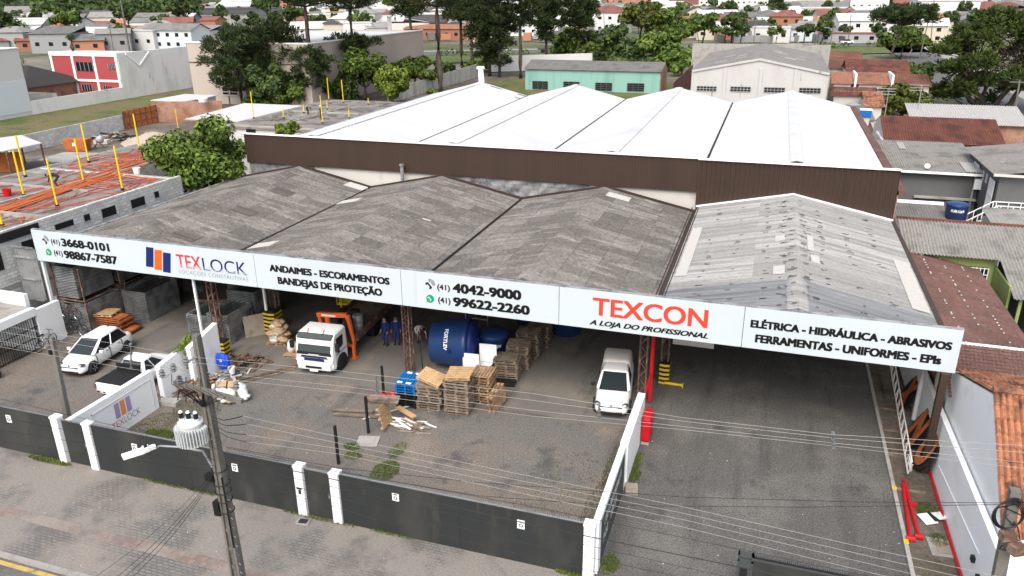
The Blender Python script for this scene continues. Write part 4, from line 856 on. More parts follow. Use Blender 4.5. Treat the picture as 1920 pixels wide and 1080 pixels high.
# ================================================================ scaffold decks
DECK = None
def deck_proto():
    t = thing('scaffold_deck', 'deck', 'scaffold deck', (0, 0, 0)); mb = MB(); L, W, H = 1.0, 1.0, .052
    for y in (-.485, .485): mb.box(-.5, .5, y - .015, y + .015, 0, H)
    for x in (-.475, .475): mb.box(x - .025, x + .025, -.47, .47, 0, H)
    mb.build('rim', m['galv'], t, local=True); mb = MB()
    for x in (-.24, .0, .24): mb.box(x - .02, x + .02, -.47, .47, .02, H * .95)
    mb.box(-.5, .5, -.505, -.5, H * .3, H * .5)
    mb.build('crossbar', m['greypanel'], t, local=True); return t  # dark colour here paints in the shade of the gaps between stacked decks
proto = deck_proto(); first = True
STK = [(-37.98, 31.0, 0, 19, 1.9, 2.6, 'lower stack beside the bicycles'), (-37.98, 31.0, 2.15, 19, 1.5, 2.6, 'upper stack nearest the left post'), (-37.98, 34.0, 0, 19, 1.9, 2.5, 'lower stack behind the bicycles'), (-37.98, 34.0, 2.15, 20, 1.7, 2.5, 'upper stack second from the left post'),
       (-35.85, 33.4, 0, 19, 1.75, 2.7, 'stack behind the orange formwork'), (-37.9, 37.0, 0, 19, 1.9, 2.4, 'third lower stack along the left wall'), (-37.9, 37.0, 2.15, 17, 1.8, 2.4, 'third upper stack along the left wall'), (-35.7, 38.2, 0, 20, 1.6, 2.4, 'dark stack deeper in the left bay'),
       (-30.35, 32.35, 0, 15, 1.4, 1.9, 'low stack left of the rusty column'), (-28.75, 32.15, 0, 18, 1.4, 2.2, 'stack just right of the rusty column'), (-29.3, 34.7, 0, 22, 1.9, 2.4, 'tall stack behind the rusty column'), (-31.6, 37.6, 0, 19, 1.7, 2.4, 'shadowed stack in the second bay')]
for (x0, y0, z0, n, W, L, nm_) in STK:
    for k in range(n):
        lb = ('topmost scaffold deck of the ' if k == n - 1 else 'scaffold deck below the top of the ') + nm_
        loc = (x0 + W / 2 + rnd.uniform(-.012, .012), y0 + L / 2 + rnd.uniform(-.012, .012), z0 + .03 + k * .1); sc = (W, L, 1)
        if first: proto.location = loc; proto.scale = sc; proto['label'] = lb; proto['group'] = 'scaffold decks'; first = False
        else: dup(proto, loc, rnd.uniform(-.006, .006), sc, lb, 'scaffold decks')
for (x0, y0, W, L, lb) in ((-37.98, 31.0, 1.9, 2.6, 'steel stacking rack holding the decks beside the bicycles'), (-37.98, 34.0, 1.9, 2.5, 'steel stacking rack holding the second row of decks')):
    t = thing('storage_rack', lb, 'rack', (x0 + W / 2, y0 + L / 2, 0)); mb = MB()
    for x in (x0 - .04, x0 + W + .04):
        for y in (y0 - .05, y0 + L + .05): mb = MB(); mb.beam((x, y, 0), (x, y, 4.1), .07); mb.build('upright', m['rust'], t)
    mb = MB()
    for y in (y0 - .05, y0 + L + .05): mb.beam((x0 - .04, y, 2.08), (x0 + W + .04, y, 2.08), .07)
    for x in (x0 - .04, x0 + W + .04): mb.beam((x, y0, 2.08), (x, y0 + L, 2.08), .07)
    mb.build('beam', m['rust'], t)
# ================================================================ pallets
def pallet_proto(mt, lb):
    t = thing('pallet', lb, 'pallet', (0, 0, 0)); mb = MB()
    for i in range(7): y = -.45 + i * .15; mb.box(-.6, .6, y - .055, y + .055, .118, .14)
    mb.build('deck_boards', m[mt], t, local=True); mb = MB()
    for y in (-.44, 0, .44):
        mb.box(-.6, .6, y - .05, y + .05, 0, .02)
        for x in (-.52, 0, .52): mb.box(x - .07, x + .07, y - .05, y + .05, .02, .098)
    for x in (-.52, 0, .52): mb.box(x - .05, x + .05, -.5, .5, .098, .118)
    mb.build('bearers', m[mt], t, local=True); return t
PAL = {}
def pallet(mt, loc, rz, lb, rot=None, group='pallets', name=None):
    if mt not in PAL:
        p = PAL[mt] = pallet_proto(mt, lb); p.location = loc; p.rotation_euler = rot or (0, 0, rz); p['group'] = group
        return p
    return dup(PAL[mt], loc, rz, None, lb, group, rot)
def stack(mt, x, y, n, rz, nm_, top=None, jit=.05, z0=0.02):
    for k in range(n):
        lb = ('topmost pallet of the ' if k == n - 1 and not top else 'pallet in the ') + nm_
        pallet(mt, (x + rnd.uniform(-jit, jit), y + rnd.uniform(-jit, jit), z0 + k * .143), rz + rnd.uniform(-.05, .05), lb)
    return z0 + n * .143
z = stack('black', -15.0, 29.35, 5, R_(95), 'black plastic pallet stack under the blue ones', 1, .015)
for k in range(4): pallet('bluepallet', (-15.0, 29.35, z + k * .143), R_(95), 'bright blue plastic pallet ' + ('on top of its stack' if k == 3 else 'below the top blue one'))
t = thing('foam_pad', 'pair of white foam pads on the near edge of the blue pallet', 'foam pad', (-15.0, 28.8, z + .58)); mb = MB(); mb.box(-15.35, -15.1, 28.78, 28.9, z + .572, z + .6); mb.box(-14.9, -14.65, 28.78, 28.9, z + .572, z + .6); mb.build('pad', m['white'], t)
t = thing('foam_pad', 'pair of white foam pads on the far edge of the blue pallet', 'foam pad', (-15.0, 29.8, z + .58)); mb = MB(); mb.box(-15.3, -15.05, 29.78, 29.9, z + .572, z + .6); mb.box(-14.85, -14.6, 29.78, 29.9, z + .572, z + .6); mb.build('pad', m['white'], t)
z = stack('woodgrey', -13.85, 29.35, 9, R_(4), 'weathered wood stack right of the blue pallets', 1)
pallet('woodnew', (-13.8, 29.35, z + .16), 0, 'light new pallet lying tilted on the stack right of the blue pallets', (R_(3), R_(15), R_(-3)))
z = stack('woodgrey', -12.45, 29.4, 12, R_(3), 'tallest weathered stack in the yard', 1)
pallet('woodnew', (-12.4, 29.45, z + .1), 0, 'light new pallet tipped on the tallest yard stack', (R_(6), R_(-5), R_(6)))
stack('wood', -11.75, 30.75, 10, R_(92), 'brown stack behind the tallest yard stack')
for k in range(2): pallet('wood', (-11.0 + k * .18, 30.0, .55), 0, ('inner' if k == 0 else 'outer') + ' of the pallets leaning upright against the brown stack', (R_(90), R_(-12), R_(80)))
stack('woodgrey', -11.35, 33.2, 8, R_(8), 'shaded pallet stack nearest the white van'); stack('woodgrey', -11.2, 34.6, 9, R_(5), 'second shaded pallet row from the front'); stack('woodgrey', -11.05, 36.0, 10, R_(4), 'third shaded pallet row from the front'); stack('woodgrey', -10.9, 37.5, 9, R_(4), 'furthest shaded pallet row')
pallet('black', (-11.3, 32.6, .02), R_(8), 'black pallet on the floor before the shaded stacks')
# orange formwork
for k in range(7):
    t = thing('formwork_panel', ('topmost' if k == 6 else 'lower') + ' orange formwork panel in the pile behind the hatchback', 'formwork panel', (-35.6 + .13 * (k % 2) + (.5 if k < 2 else 0), 31.95, .04 + k * .13), rnd.uniform(-.06, .06), 'orange formwork'); mb = MB(); W = 1.15
    mb.box(-W, W, -.5, .5, .08, .1); mb.build('face', m['orangeform'], t, local=True); mb = MB()
    for y in (-.47, .47): mb.box(-W, W, y - .03, y + .03, 0, .1)
    for x in (-W, -.4, .4, W): mb.box(x - .03, x + .03, -.5, .5, 0, .1)
    mb.build('ribs', m['orangeform'], t, local=True)
pallet('woodnew', (-35.7, 31.95, .98), R_(12), 'light wooden pallet lying on the orange formwork pile')
t = thing('timber_pile', 'dim pile of timber on the floor of the left bay', 'timber', (-32.5, 37.2, 0)); mb = MB()
for i in range(9): mb.obox((-33 + rnd.uniform(-.2, .2) + .12 * i, 37.2, .1 + .05 * (i % 3)), .12, 2.0, .08, rnd.uniform(-.5, -.2) - 1.0)
mb.build('planks', m['woodgrey'], t)
# ================================================================ bagged goods, plywood, pillar guards
def wrapped(lb, x, y, w, h, mt, n, sacks=False):
    pallet('wood', (x, y, .02), R_(8), 'wooden pallet carrying the ' + lb.split(' standing')[0])
    t = thing('bagged_goods' if not sacks else 'sack_pair', lb, 'bags', (x, y, .165)); mb = MB()
    for i in range(n):
        k = i / n; mb.blob((x + rnd.uniform(-.36, .36) * w * (1 - k * .6), y + rnd.uniform(-.3, .3) * w * (1 - k * .6), .16 + .1 + k * h), rnd.uniform(.25, .42), rnd.uniform(.2, .32), rnd.uniform(.1, .17), 8, 5, .3)
    mb.build('bags', m[mt], t, smooth=True); return t
wrapped('plastic-wrapped heap of brown bags standing left of the truck', -24.95, 33.3, 1.35, 1.05, 'card', 34)
t = thing('plastic_wrap', 'clear crumpled wrap draped over the heap of brown bags', 'plastic wrap', (-24.9, 33.0, .2)); mb = MB()
for i in range(14): mb.blob((-24.9 + rnd.uniform(-.25, .25), 32.85 + rnd.uniform(-.05, .2) + i * .015, .3 + i * .07), .26, .1, .16, 9, 5, .4)
mb.build('film', m['sheetplastic'], t, smooth=True)
pallet('wood', (-23.15, 32.2, .02), R_(5), 'wooden pallet carrying two sacks beside the truck nose')
for i, (dx, mt, lb) in enumerate(((-.25, 'sack', 'white sack standing beside the truck nose'), (.2, 'card', 'tan sack standing beside the truck nose'))):
    t = thing('sack', lb, 'sack', (-23.15 + dx, 32.15, .165)); mb = MB(); mb.blob((-23.15 + dx, 32.15, .5), .24, .26, .42, 10, 7, .12); mb.build('bag', m[mt], t, smooth=True)
g = at(482, 628); t = thing('plywood_sheet', 'weathered board leaning by the striped pillar base', 'board', (-26.6, 33.7, 0)); mb = MB(); mb.obox((-26.75, 33.85, .62), 1.5, .03, 1.25, R_(48), R_(-14)); mb.build('sheet', m['plywood'], t)
def guard(lb, x, y, w, h):
    t = thing('pillar_guard', lb, 'pillar guard', (x, y, 0), 0, 'striped pillar guards'); mb = MB(); mb.box(x - w / 2, x + w / 2, y - w / 2, y + w / 2, 0, h); mb.build('block', m['black'], t); mb = MB(); n = int(h / .24)
    for i in range(n + 1):
        z = .04 + i * .24
        for d, (ux, uy) in enumerate(((1, 0), (0, 1))):
            for s_ in (-1, 1):
                o = w / 2 + .004
                P = lambda a, zz: (x + a * w / 2, y + s_ * o, zz) if d == 0 else (x + s_ * o, y + a * w / 2, zz)
                if z + .12 < h: mb.add([P(-1, z), P(0, z - .03), P(1, z), P(1, z + .12), P(0, z + .09), P(-1, z + .12)], [(0, 1, 2, 3, 4, 5)])
    mb.build('stripes', m['yellow'], t); return t
guard('striped pillar guard at the end of the tall white yard wall', -26.9, 30.95, .5, .95); guard('striped pillar guard beside the leaning board', -26.05, 34.4, .75, 1.5)
t = guard('striped pillar guard in the driveway bay right of the red pipe', -3.65, 35.0, .5, 1.15)
t = thing('wheel_stop', 'yellow steel wheel stop beside the driveway pillar guard', 'wheel stop', (-3.0, 34.85, 0)); mb = MB(); mb.cyl((-3.6, 34.75, .1), (-2.7, 34.75, .1), .07, n=10); mb.obox((-2.7, 34.75, .1), .05, .22, .2); mb.build('bar', m['yellow'], t)
t = thing('hose_cabinet', 'red fire hose cabinet cover at the end of the driveway wall', 'hydrant cabinet', (-3.7, 29.65, 0)); mb = MB(); mb.box(-3.86, -3.46, 28.95, 29.95, .12, 1.35); mb.build('cover', m['redsafe'], t, bevel=.12); mb = MB(); mb.box(-3.84, -3.5, 29.0, 29.9, 0, .13); mb.build('plinth', m['concrete'], t)
t = thing('fire_pipe', 'red fire main pipe rising in front of the lattice column', 'pipe', (-4.0, 32.7, 0)); mb = MB(); mb.tube([(-4.0, 30.0, 1.1), (-4.0, 30.2, 1.5), (-4.0, 32.4, 1.7)], .05, 8); mb.cyl((-4.02, 32.65, .1), (-4.02, 32.65, 5.0), .09, n=10); mb.build('pipe', m['redsafe'], t)
t = thing('wall_board', 'grey board with faded red lettering hanging in the driveway bay', 'board', (-2.6, 37.5, 0)); mb = MB(); mb.box(-3.6, -1.5, 37.5, 37.56, 1.0, 3.1); mb.build('board', m['plaster'], t); mb = MB()
for i in range(5): mb.box(-3.0 + i * .22, -2.83 + i * .22, 37.485, 37.5, 1.85, 2.15)
mb.build('faded_print', m['farwall_brick'], t)
# ================================================================ water tanks
def curved_text(mb, body, c, M, r0, zc, cap, ang0, length, bold=.02, along=False):
    vs, fs = text_geo(body, bold); lo, hi = capheight(bold); a = min(v.x for v in vs); b = max(v.x for v in vs); out = []
    for v in vs:
        s_ = (v.x - a) / (b - a) - .5; h = (v.y - lo) / (hi - lo) - .5
        th = ang0 + s_ * length / r0; out.append(V(c) + M @ V((r0 * math.cos(th), r0 * math.sin(th), zc + h * cap)))
    mb.add(out, fs)
t = thing('water_tank', 'huge navy water tank lying on its side behind the pallets', 'water tank', (-14.35, 33.7, 1.3)); M = Matrix.Rotation(R_(10), 3, 'Z') @ Matrix.Rotation(R_(90), 3, 'Y'); c = V((-15.5, 33.3, 1.38))
mb = MB(); mb.lathe([(.5, -.05), (.98, 0), (1.08, .08), (1.33, 1.75), (1.36, 1.78), (1.36, 1.95), (1.3, 2.0), (1.22, 2.02)], c, 36, M); mb.build('shell', m['bluetank'], t, smooth=True)
mb = MB(); mb.lathe([(1.24, 2.02), (1.26, 2.2), (.9, 2.36), (.32, 2.42), (.3, 2.5), (.05, 2.5)], c, 32, M); mb.build('lid', m['navy'], t, smooth=True)
mb = MB(); vs, fs = text_geo('FORTLEV', .03); lo, hi = capheight(.03); a = min(v.x for v in vs); b = max(v.x for v in vs); out = []
for v in vs:
    s_ = (v.x - a) / (b - a); h = (v.y - lo) / (hi - lo); ax = .62 + h * .22; th = R_(-62) - (.5 - s_) * .92; r = 1.08 + (ax - .08) * .15 + .012
    out.append(c + M @ V((r * math.cos(th + R_(0)), r * math.sin(th), ax)))
TANKTXT = (vs, fs)
# the letters run down the camera-facing flank: local angle measured from straight down
out = []
for v in vs:
    s_ = (v.x - a) / (b - a); h = (v.y - lo) / (hi - lo); ax = .85 + h * .2; up = R_(58) - s_ * R_(52); r = 1.08 + (ax - .08) * .15 + .012
    dloc = V((0, -math.cos(up), math.sin(up))); ez = M @ V((0, 0, 1)); ey = V((0, 0, 1)).cross(ez).normalized()
    if ey.y > 0: ey = -ey
    out.append(c + ez * ax + (ey * math.cos(up) + V((0, 0, 1)) * math.sin(up)) * r)
mb.add(out, fs); mb.build('lettering', m['white'], t)
mb = MB(); ez = M @ V((0, 0, 1)); mb.cyl(c + ez * 1.35 + V((0, -1.3, .1)), c + ez * 1.35 + V((0, -1.2, .1)), .12, n=14); mb.build('outlet_boss', m['navy'], t)
def up_tank(lb, x, y, r, h, z=0., text=True, mt='bluetank', ang=-100, cap=.16, grp=None):
    t = thing('water_tank', lb, 'water tank', (x, y, z), 0, grp); mb = MB(); mb.lathe([(r * .8, 0), (r * .84, .03), (r * .97, h * .8), (r, h * .82), (r, h * .87), (r * .97, h * .88)], (x, y, z), 28); mb.build('shell', m[mt], t, smooth=True)
    mb = MB(); mb.lathe([(r * 1.02, h * .87), (r * 1.02, h * .9), (r * .6, h * .98), (r * .2, h), (.02, h)], (x, y, z), 28); mb.build('lid', m[mt], t, smooth=True)
    if text:
        mb = MB(); curved_text(mb, 'FORTLEV', (x, y, z), Matrix.Identity(3), r * .945, h * .62, cap, R_(ang), r * 1.15, .03)
        mb.build('lettering', m['white'], t)
    return t
up_tank('upright navy water tank half hidden by the white boards', -12.75, 34.9, .85, 1.75, ang=-70); up_tank('dark water tank at the back of the shed behind the pallet rows', -9.9, 39.5, 1.0, 1.6, ang=-75); up_tank('dark blue tank deep in the shed beside the ladder', -12.2, 39.5, .7, 1.9, text=False)
t = thing('white_cabinet', 'open white sheet-metal cabinet panels beside the big tank', 'cabinet', (-12.6, 32.9, 0)); mb = MB(); mb.obox((-13.0, 32.35, 1.0), .85, .04, .95, R_(4)); mb.build('front_panel', m['white'], t); mb = MB(); mb.obox((-12.35, 33.1, 1.25), .9, .04, 1.0, R_(4)); mb.build('rear_panel', m['white'], t); mb = MB(); mb.obox((-12.5, 32.7, .72), .85, .7, .05, R_(4)); mb.build('shelf', m['white'], t); mb = MB()
for dx, dy in ((-.35, -.3), (.35, -.3), (-.35, .3), (.35, .3)): mb.beam((-12.5 + dx, 32.7 + dy, 0), (-12.5 + dx, 32.7 + dy, .7), .05)
mb.build('stand', m['steel'], t)
drum((-13.1, 32.0, .02), 'bright blue plastic drum below the white cabinet', 'bluebright', .25, .62, name='plastic_drum')
t = thing('ladder_tower', 'steel access frame rising behind the big tank', 'ladder', (-14.2, 36.5, 0)); mb = MB()
for x in (-14.9, -13.6): mb.cyl((x, 36.5, 0), (x, 36.5, 4.6), .03, n=6)
mb.build('stile', m['steel'], t); mb = MB()
for k in range(8): mb.cyl((-14.9, 36.5, .5 + k * .5), (-13.6, 36.5, .5 + k * .5), .022, n=6)
mb.build('rung', m['steel'], t)
t = thing('lean_pole', 'black pole leaning by the lattice column left of the big tank', 'pole', (-15.6, 32.4, 0)); mb = MB(); mb.cyl((-15.5, 32.0, 0), (-15.95, 32.6, 2.2), .03, n=6); mb.build('pole', m['black'], t)
# ================================================================ forklift, shelving in the dark
t = thing('forklift', 'yellow forklift in the shadow behind the truck cab', 'forklift', (-24.0, 39.5, 0), R_(-75))
mb = MB(); mb.box(-1.3, .5, -.55, .55, .3, 1.05); mb.box(-1.45, -.7, -.55, .55, .5, 1.35); mb.build('body', m['yellow'], t, local=True, bevel=.06); mb = MB()
for x, y in ((-.9, -.5), (-.9, .5), (.35, -.5), (.35, .5)): mb.beam((x, y, 1.0), (x * .85, y, 2.15), .07)
mb.box(-.85, .35, -.55, .55, 2.12, 2.2); mb.build('overhead_guard', m['yellow'], t, local=True); mb = MB()
for y in (-.35, .35): mb.beam((.7, y, .1), (.7, y, 2.6), .12, .1)
mb.build('mast', m['yellowpole'], t, local=True); mb = MB(); mb.box(.8, .85, -.55, .55, .3, .42)
for k in range(8): mb.beam((.85, -.55 + k * .157, .3), (.85, -.55 + k * .157, 1.55), .035)
mb.beam((.85, -.55, 1.55), (.85, .55, 1.55), .05); mb.build('load_backrest', m['yellowpole'], t, local=True); mb = MB()
for y in (-.3, .3): mb.box(.85, 1.9, y - .05, y + .05, .1, .14)
mb.build('fork', m['black'], t, local=True)
for x in (-.95, .45):
    for y in (-.52, .52): wheel(t, x, y, .28, .2)
mb = MB(); mb.box(-.6, -.2, -.25, .25, 1.05, 1.2); mb.box(-.7, -.6, -.25, .25, 1.05, 1.6); mb.build('seat', m['black'], t, local=True)
for i, (x, y, w, h, lb) in enumerate(((-29.5, 43, 4, 2.8, 'rust-red formwork stacked on a shelf deep in the second bay'), (-23, 45, 3.4, 2.4, 'dark shelving with boxes at the back of the shed'), (-9, 45, 5, 2.2, 'dark shelving behind the shaded pallets'))):
    t = thing('storage_shelf', lb, 'shelf', (x, y, 0)); mb = MB()
    for dx in (-w / 2, w / 2):
        for dy in (-.6, .6): mb.beam((x + dx, y + dy, 0), (x + dx, y + dy, h), .07)
    for z in (.4, h * .5, h): mb.box(x - w / 2, x + w / 2, y - .6, y + .6, z - .04, z)
    mb.build('frame', m['rust'], t); mb = MB()
    for k in range(14): mb.obox((x + rnd.uniform(-w / 2 + .3, w / 2 - .3), y + rnd.uniform(-.3, .2), rnd.choice((.4, h * .5, h)) + .2), rnd.uniform(.3, .7), .6, .38, rnd.uniform(-.2, .2))
    mb.build('stored_boxes', m['orangeform' if i == 0 else 'card'], t)
# ================================================================ junk in the yard
def heap(name, lb, cat, c, rx, ry, n, L, w, mts, hz=.3, rzr=(0, 3.14), seed=1):
    r = random.Random(seed); t = thing(name, lb, cat, (c[0], c[1], 0)); parts = {}
    for i in range(n):
        mt = r.choice(mts); mb = parts.setdefault(mt, MB()); q = r.random(); z = .03 + hz * (1 - q) * r.random()
        mb.obox((c[0] + r.uniform(-rx, rx) * q, c[1] + r.uniform(-ry, ry) * q, z), L * r.uniform(.5, 1.1), w * r.uniform(.6, 1.5), w * r.uniform(.3, .7), r.uniform(*rzr), r.uniform(-.1, .1), r.uniform(-.15, .15))
    for mt, mb in parts.items(): mb.build('planks' if 'wood' in mt or mt == 'plywood' else 'scraps', m[mt], t)
    return t
g = at(375, 728); heap('scrap_timber', 'heap of brown scrap planks behind the pole foot, beside the blue lid', 'wood heap', (g.x - .2, g.y, 0), 1.6, 1.0, 46, 1.9, .09, ['wood', 'woodgrey', 'wood', 'rust'], .5, (.2, 1.5), 3)
g = at(380, 700); heap('scrap_pipes', 'tangle of grey pipes propped against the white yard wall', 'pipes', (g.x - .3, g.y, 0), 1.3, 1.2, 26, 2.6, .05, ['steel', 'galv', 'conc_pole'], .9, (.5, 1.3), 5)
g = at(460, 682); heap('scrap_metal', 'rusty offcuts lying on the ground before the wrapped bags', 'scrap', (g.x, g.y, 0), 1.5, 1.1, 40, 1.4, .08, ['rust', 'woodgrey', 'black', 'rust'], .35, (0, 3.1), 6)
g = at(430, 705); heap('offcuts', 'mixed offcuts around the blue coverall and white bucket', 'scrap', (g.x, g.y, 0), .9, .8, 30, .9, .1, ['rust', 'woodgrey', 'steel', 'plaster'], .4, (0, 3.1), 9)
for i, (px, py, L, a, lb) in enumerate(((495, 705, 4.2, 52, 'long rusty steel beam lying nearest the truck'), (480, 712, 4.0, 50, 'long dark timber lying beside the rusty beam'), (462, 715, 3.4, 48, 'shorter timber lying next to the white sacks'))):
    g = at(px, py); t = thing('steel_beam', lb, 'beam', (g.x, g.y, 0)); mb = MB(); c_, s_ = math.cos(R_(a)), math.sin(R_(a)); mb.beam((g.x - c_ * L / 2, g.y - s_ * L / 2, .08), (g.x + c_ * L / 2, g.y + s_ * L / 2, .08), .14, .1); mb.build('bar', m['rust' if i == 0 else 'woodgrey'], t)
g = at(318, 738); t = thing('tank_lid', 'round blue tank lid leaning against the white yard wall', 'lid', (g.x, g.y, 0)); mb = MB(); M = Matrix.Rotation(R_(70), 3, 'Y'); M = Matrix.Rotation(R_(-50), 3, 'Z') @ M; mb.lathe([(.42, 0), (.42, .05), (.2, .1), (.02, .11)], (g.x, g.y + .1, .42), 22, M); mb.build('disc', m['bluetank'], t)
g = at(422, 702); t = thing('coverall', 'bright blue coverall hung over the scrap beside the white bucket', 'clothing', (g.x, g.y, 0)); mb = MB(); mb.blob((g.x, g.y, .75), .34, .2, .5, 10, 6, .12); mb.blob((g.x - .28, g.y, .8), .12, .14, .4, 8, 5, .12); mb.blob((g.x + .28, g.y, .8), .12, .14, .4, 8, 5, .12); cv = mb.build('cloth', m['bluebright'], t, smooth=True); mb = MB(); mb.beam((g.x, g.y + .1, 0), (g.x, g.y + .1, .5), .08); mb.build('prop', m['woodgrey'], t); mb = MB(); mb.torus((g.x + .03, g.y - .2, .9), (0, 1, .3), .07, .02, 10, 4); mb.build('badge', m['white'], cv)
g = at(437, 708); t = thing('bucket', 'white plastic bucket right of the blue coverall', 'bucket', (g.x, g.y, .2)); mb = MB(); mb.lathe([(.13, 0), (.17, .34), (.18, .36), (.15, .36), (.12, .05)], (g.x, g.y, .25), 14); mb.build('pail', m['white'], t)
g = at(425, 748)
pallet('woodgrey', (g.x - .1, g.y + .2, .0), R_(25), 'grey pallet under the heap of white sacks')
for i in range(9):
    x, y = g.x + rnd.uniform(-.75, .7), g.y + rnd.uniform(-.35, .6); lb = ['bulging white sack at the front of the rubbish heap', 'tan paper sack with printed front in the rubbish heap', 'white sack at the right end of the rubbish heap', 'pale sack lying at the left end of the rubbish heap'][i] if i < 4 else 'white sack piled in the rubbish heap behind the front ones'
    if i < 4: x, y = [(g.x + .05, g.y - .3), (g.x + .42, g.y - .28), (g.x + .85, g.y + .2), (g.x - .6, g.y + .1)][i]
    t = thing('rubbish_sack', lb, 'sack', (x, y, .15), 0, 'sacks in the rubbish heap'); mb = MB(); mb.blob((x, y, .36 + (.1 if i > 3 else 0)), .3, .22, .3, 9, 6, .32); mb.blob((x + .14, y - .06, .22), .24, .22, .16, 8, 5, .35); mb.build('bag', m['card' if i == 1 else 'sack'], t, smooth=True)
for i, (px, py, lb) in enumerate(((415, 724, 'flattened tan cardboard box on the rubbish heap'), (438, 724, 'pinkish cardboard box at the back of the rubbish heap'))):
    q = at(px, py, .5); t = thing('cardboard_box', lb, 'box', (q.x, q.y, .3)); mb = MB(); mb.obox((q.x, q.y, .55), .5, .42, .22, .5, .3); mb.build('carton', m['card'], t)
t = thing('plaster_block', 'pale broken slab on the ground at the gap of the white yard walls', 'slab', (-26.1, 25.8, 0)); mb = MB(); mb.obox((-26.0, 25.75, .1), .9, .5, .2, .1); mb.build('slab', m['concrete'], t)
# leaning pallet, stub posts, small heap
for (b, h, lb) in (((635, 870), 1.85, 'black stub post nearest the boundary wall'), ((691, 812), 1.85, 'black stub post beside the leaning yellow pallet'), ((720, 745), 1.7, 'black stub post behind the red tarpaulin')):
    g = at(*b); t = thing('stub_post', lb, 'post', (g.x, g.y, 0), 0, 'black stub posts'); mb = MB(); mb.box(g.x - .05, g.x + .05, g.y - .05, g.y + .05, 0, h); mb.build('shaft', m['black'], t)
g = at(707, 806); pallet('woodnew', (g.x + .15, g.y + .35, .62), 0, 'yellowish pallet standing upright against the stub post', (R_(76), R_(8), R_(98)))
g = at(686, 778); t = thing('wood_roll', 'brown rolled timber lying across the stub posts', 'log', (g.x, g.y, 0)); mb = MB(); P = V((at(682, 745, 1.7).x, at(682, 745, 1.7).y, 1.6)); mb.cyl(P, P + V((.9, .5, -.05)), .12, .1, n=9); mb.obox(P + V((.5, .9, -.4)), 1.4, .5, .08, .2, .25); mb.build('log', m['woodgrey'], t)
q = at(732, 752); t = thing('tarpaulin', 'crumpled red tarpaulin beside the black pallet stack', 'tarpaulin', (q.x, q.y, 0)); mb = MB()
for i in range(9): mb.blob((q.x - .9 + .2 * i, q.y - .45 + .12 * i, .2 + .06 * (i % 2)), .22, .16, .18, 8, 5, .3)
mb.build('sheet', m['redsafe'], t, smooth=True)
for (px, py, a, L, mt, lb) in ((668, 782, 10, 2.2, 'woodgrey', 'grey plank on the gravel left of the leaning pallet'), (662, 773, 12, 2.0, 'woodgrey', 'second grey plank behind the first one'), (730, 775, 48, 2.6, 'plaster', 'white pole lying beside the black pallets')):
    g = at(px, py); t = thing('plank', lb, 'plank', (g.x, g.y, 0)); mb = MB(); c_, s_ = math.cos(R_(a)), math.sin(R_(a)); mb.beam((g.x - c_ * L / 2, g.y - s_ * L / 2, .08), (g.x + c_ * L / 2, g.y + s_ * L / 2, .1), .16 if mt != 'plaster' else .05, .06); mb.build('board', m[mt], t)
g = at(765, 798); heap('demolition_heap', 'low heap of white slats and brown boards before the pallet stacks', 'wood heap', (g.x, g.y, 0), 1.15, .55, 44, 1.1, .08, ['white', 'plaster', 'woodgrey', 'plywood'], .25, (-.5, .5), 11)
q = at(762, 785); t = thing('crate_board', 'tan board lying on top of the low slat heap', 'board', (q.x, q.y, .3)); mb = MB(); mb.obox((q.x, q.y, .36), 1.3, .25, .06, R_(-28)); mb.build('board', m['woodnew'], t)
def cover(name, lb, px, py, w, d, rz, mt='concrete', inner=None):
    g = at(px, py); t = thing(name, lb, 'manhole cover', (g.x, g.y, 0), rz); mb = MB(); mb.box(-w / 2, w / 2, -d / 2, d / 2, 0, .045); mb.build('frame', m[mt], t, local=True)
    mb = MB(); mb.box(-w * .33, w * .33, -d * .33, d * .33, .045, .06); mb.build('lid', m[inner or mt], t, local=True)
cover('inspection_cover', 'pale concrete cover on the gravel beside the stub post', 690, 828, .95, .8, R_(15)); cover('inspection_cover', 'square concrete cover beside the white boundary wall', 1778, 1030, 1.25, 1.0, R_(4), inner='plywood'); cover('street_drain', 'small iron drain set in the pavement near the twin posts', 569, 979, .5, .36, R_(8), 'kerb', 'black')
g = at(1187, 915); t = thing('rubble_block', 'broken concrete block at the foot of the driveway wall', 'rubble', (g.x, g.y, 0)); mb = MB(); mb.obox((-3.62, 25.5, .12), .5, .6, .22, .2); mb.build('block', m['plywood'], t, bevel=.04)
# ================================================================ right strip
for i, (a, b, lb) in enumerate((((1692, 912), (1706, 1016), 'red pipe nearest the driveway kerb'), ((1694, 905), (1722, 1012), 'red pipe with a valve lying further from the kerb'))):
    p, q = at(*a), at(*b); t = thing('loose_pipe', lb, 'pipe', (p.x, p.y, 0), 0, 'loose red pipes'); mb = MB(); mb.cyl((p.x, p.y, .12), (q.x, q.y, .12), .065, n=10); mb.build('tube', m['redsafe'], t); mb = MB(); mb.cyl((q.x - .15, q.y + .02, .12), (q.x + .15, q.y + .02, .12), .1, n=10)
    if i: k = p.lerp(q, .45); mb.obox((k.x + .12, k.y, .13), .2, .16, .16)
    mb.build('flange', m['redsafe'], t)
g = at(1746, 975); t = thing('scrap_sheet', 'bent white metal sheet lying by the red wall pipe', 'sheet', (g.x, g.y, 0)); mb = MB(); mb.obox((g.x - .15, g.y - .1, .1), .5, .55, .02, .5, .1); mb.obox((g.x + .3, g.y + .2, .12), .4, .5, .02, .5, -.15); mb.build('sheet', m['white'], t); mb = MB(); mb.obox((g.x + .02, g.y + .06, .125), .12, .5, .02, .5, .1); mb.build('dark_slot', m['black'], t)
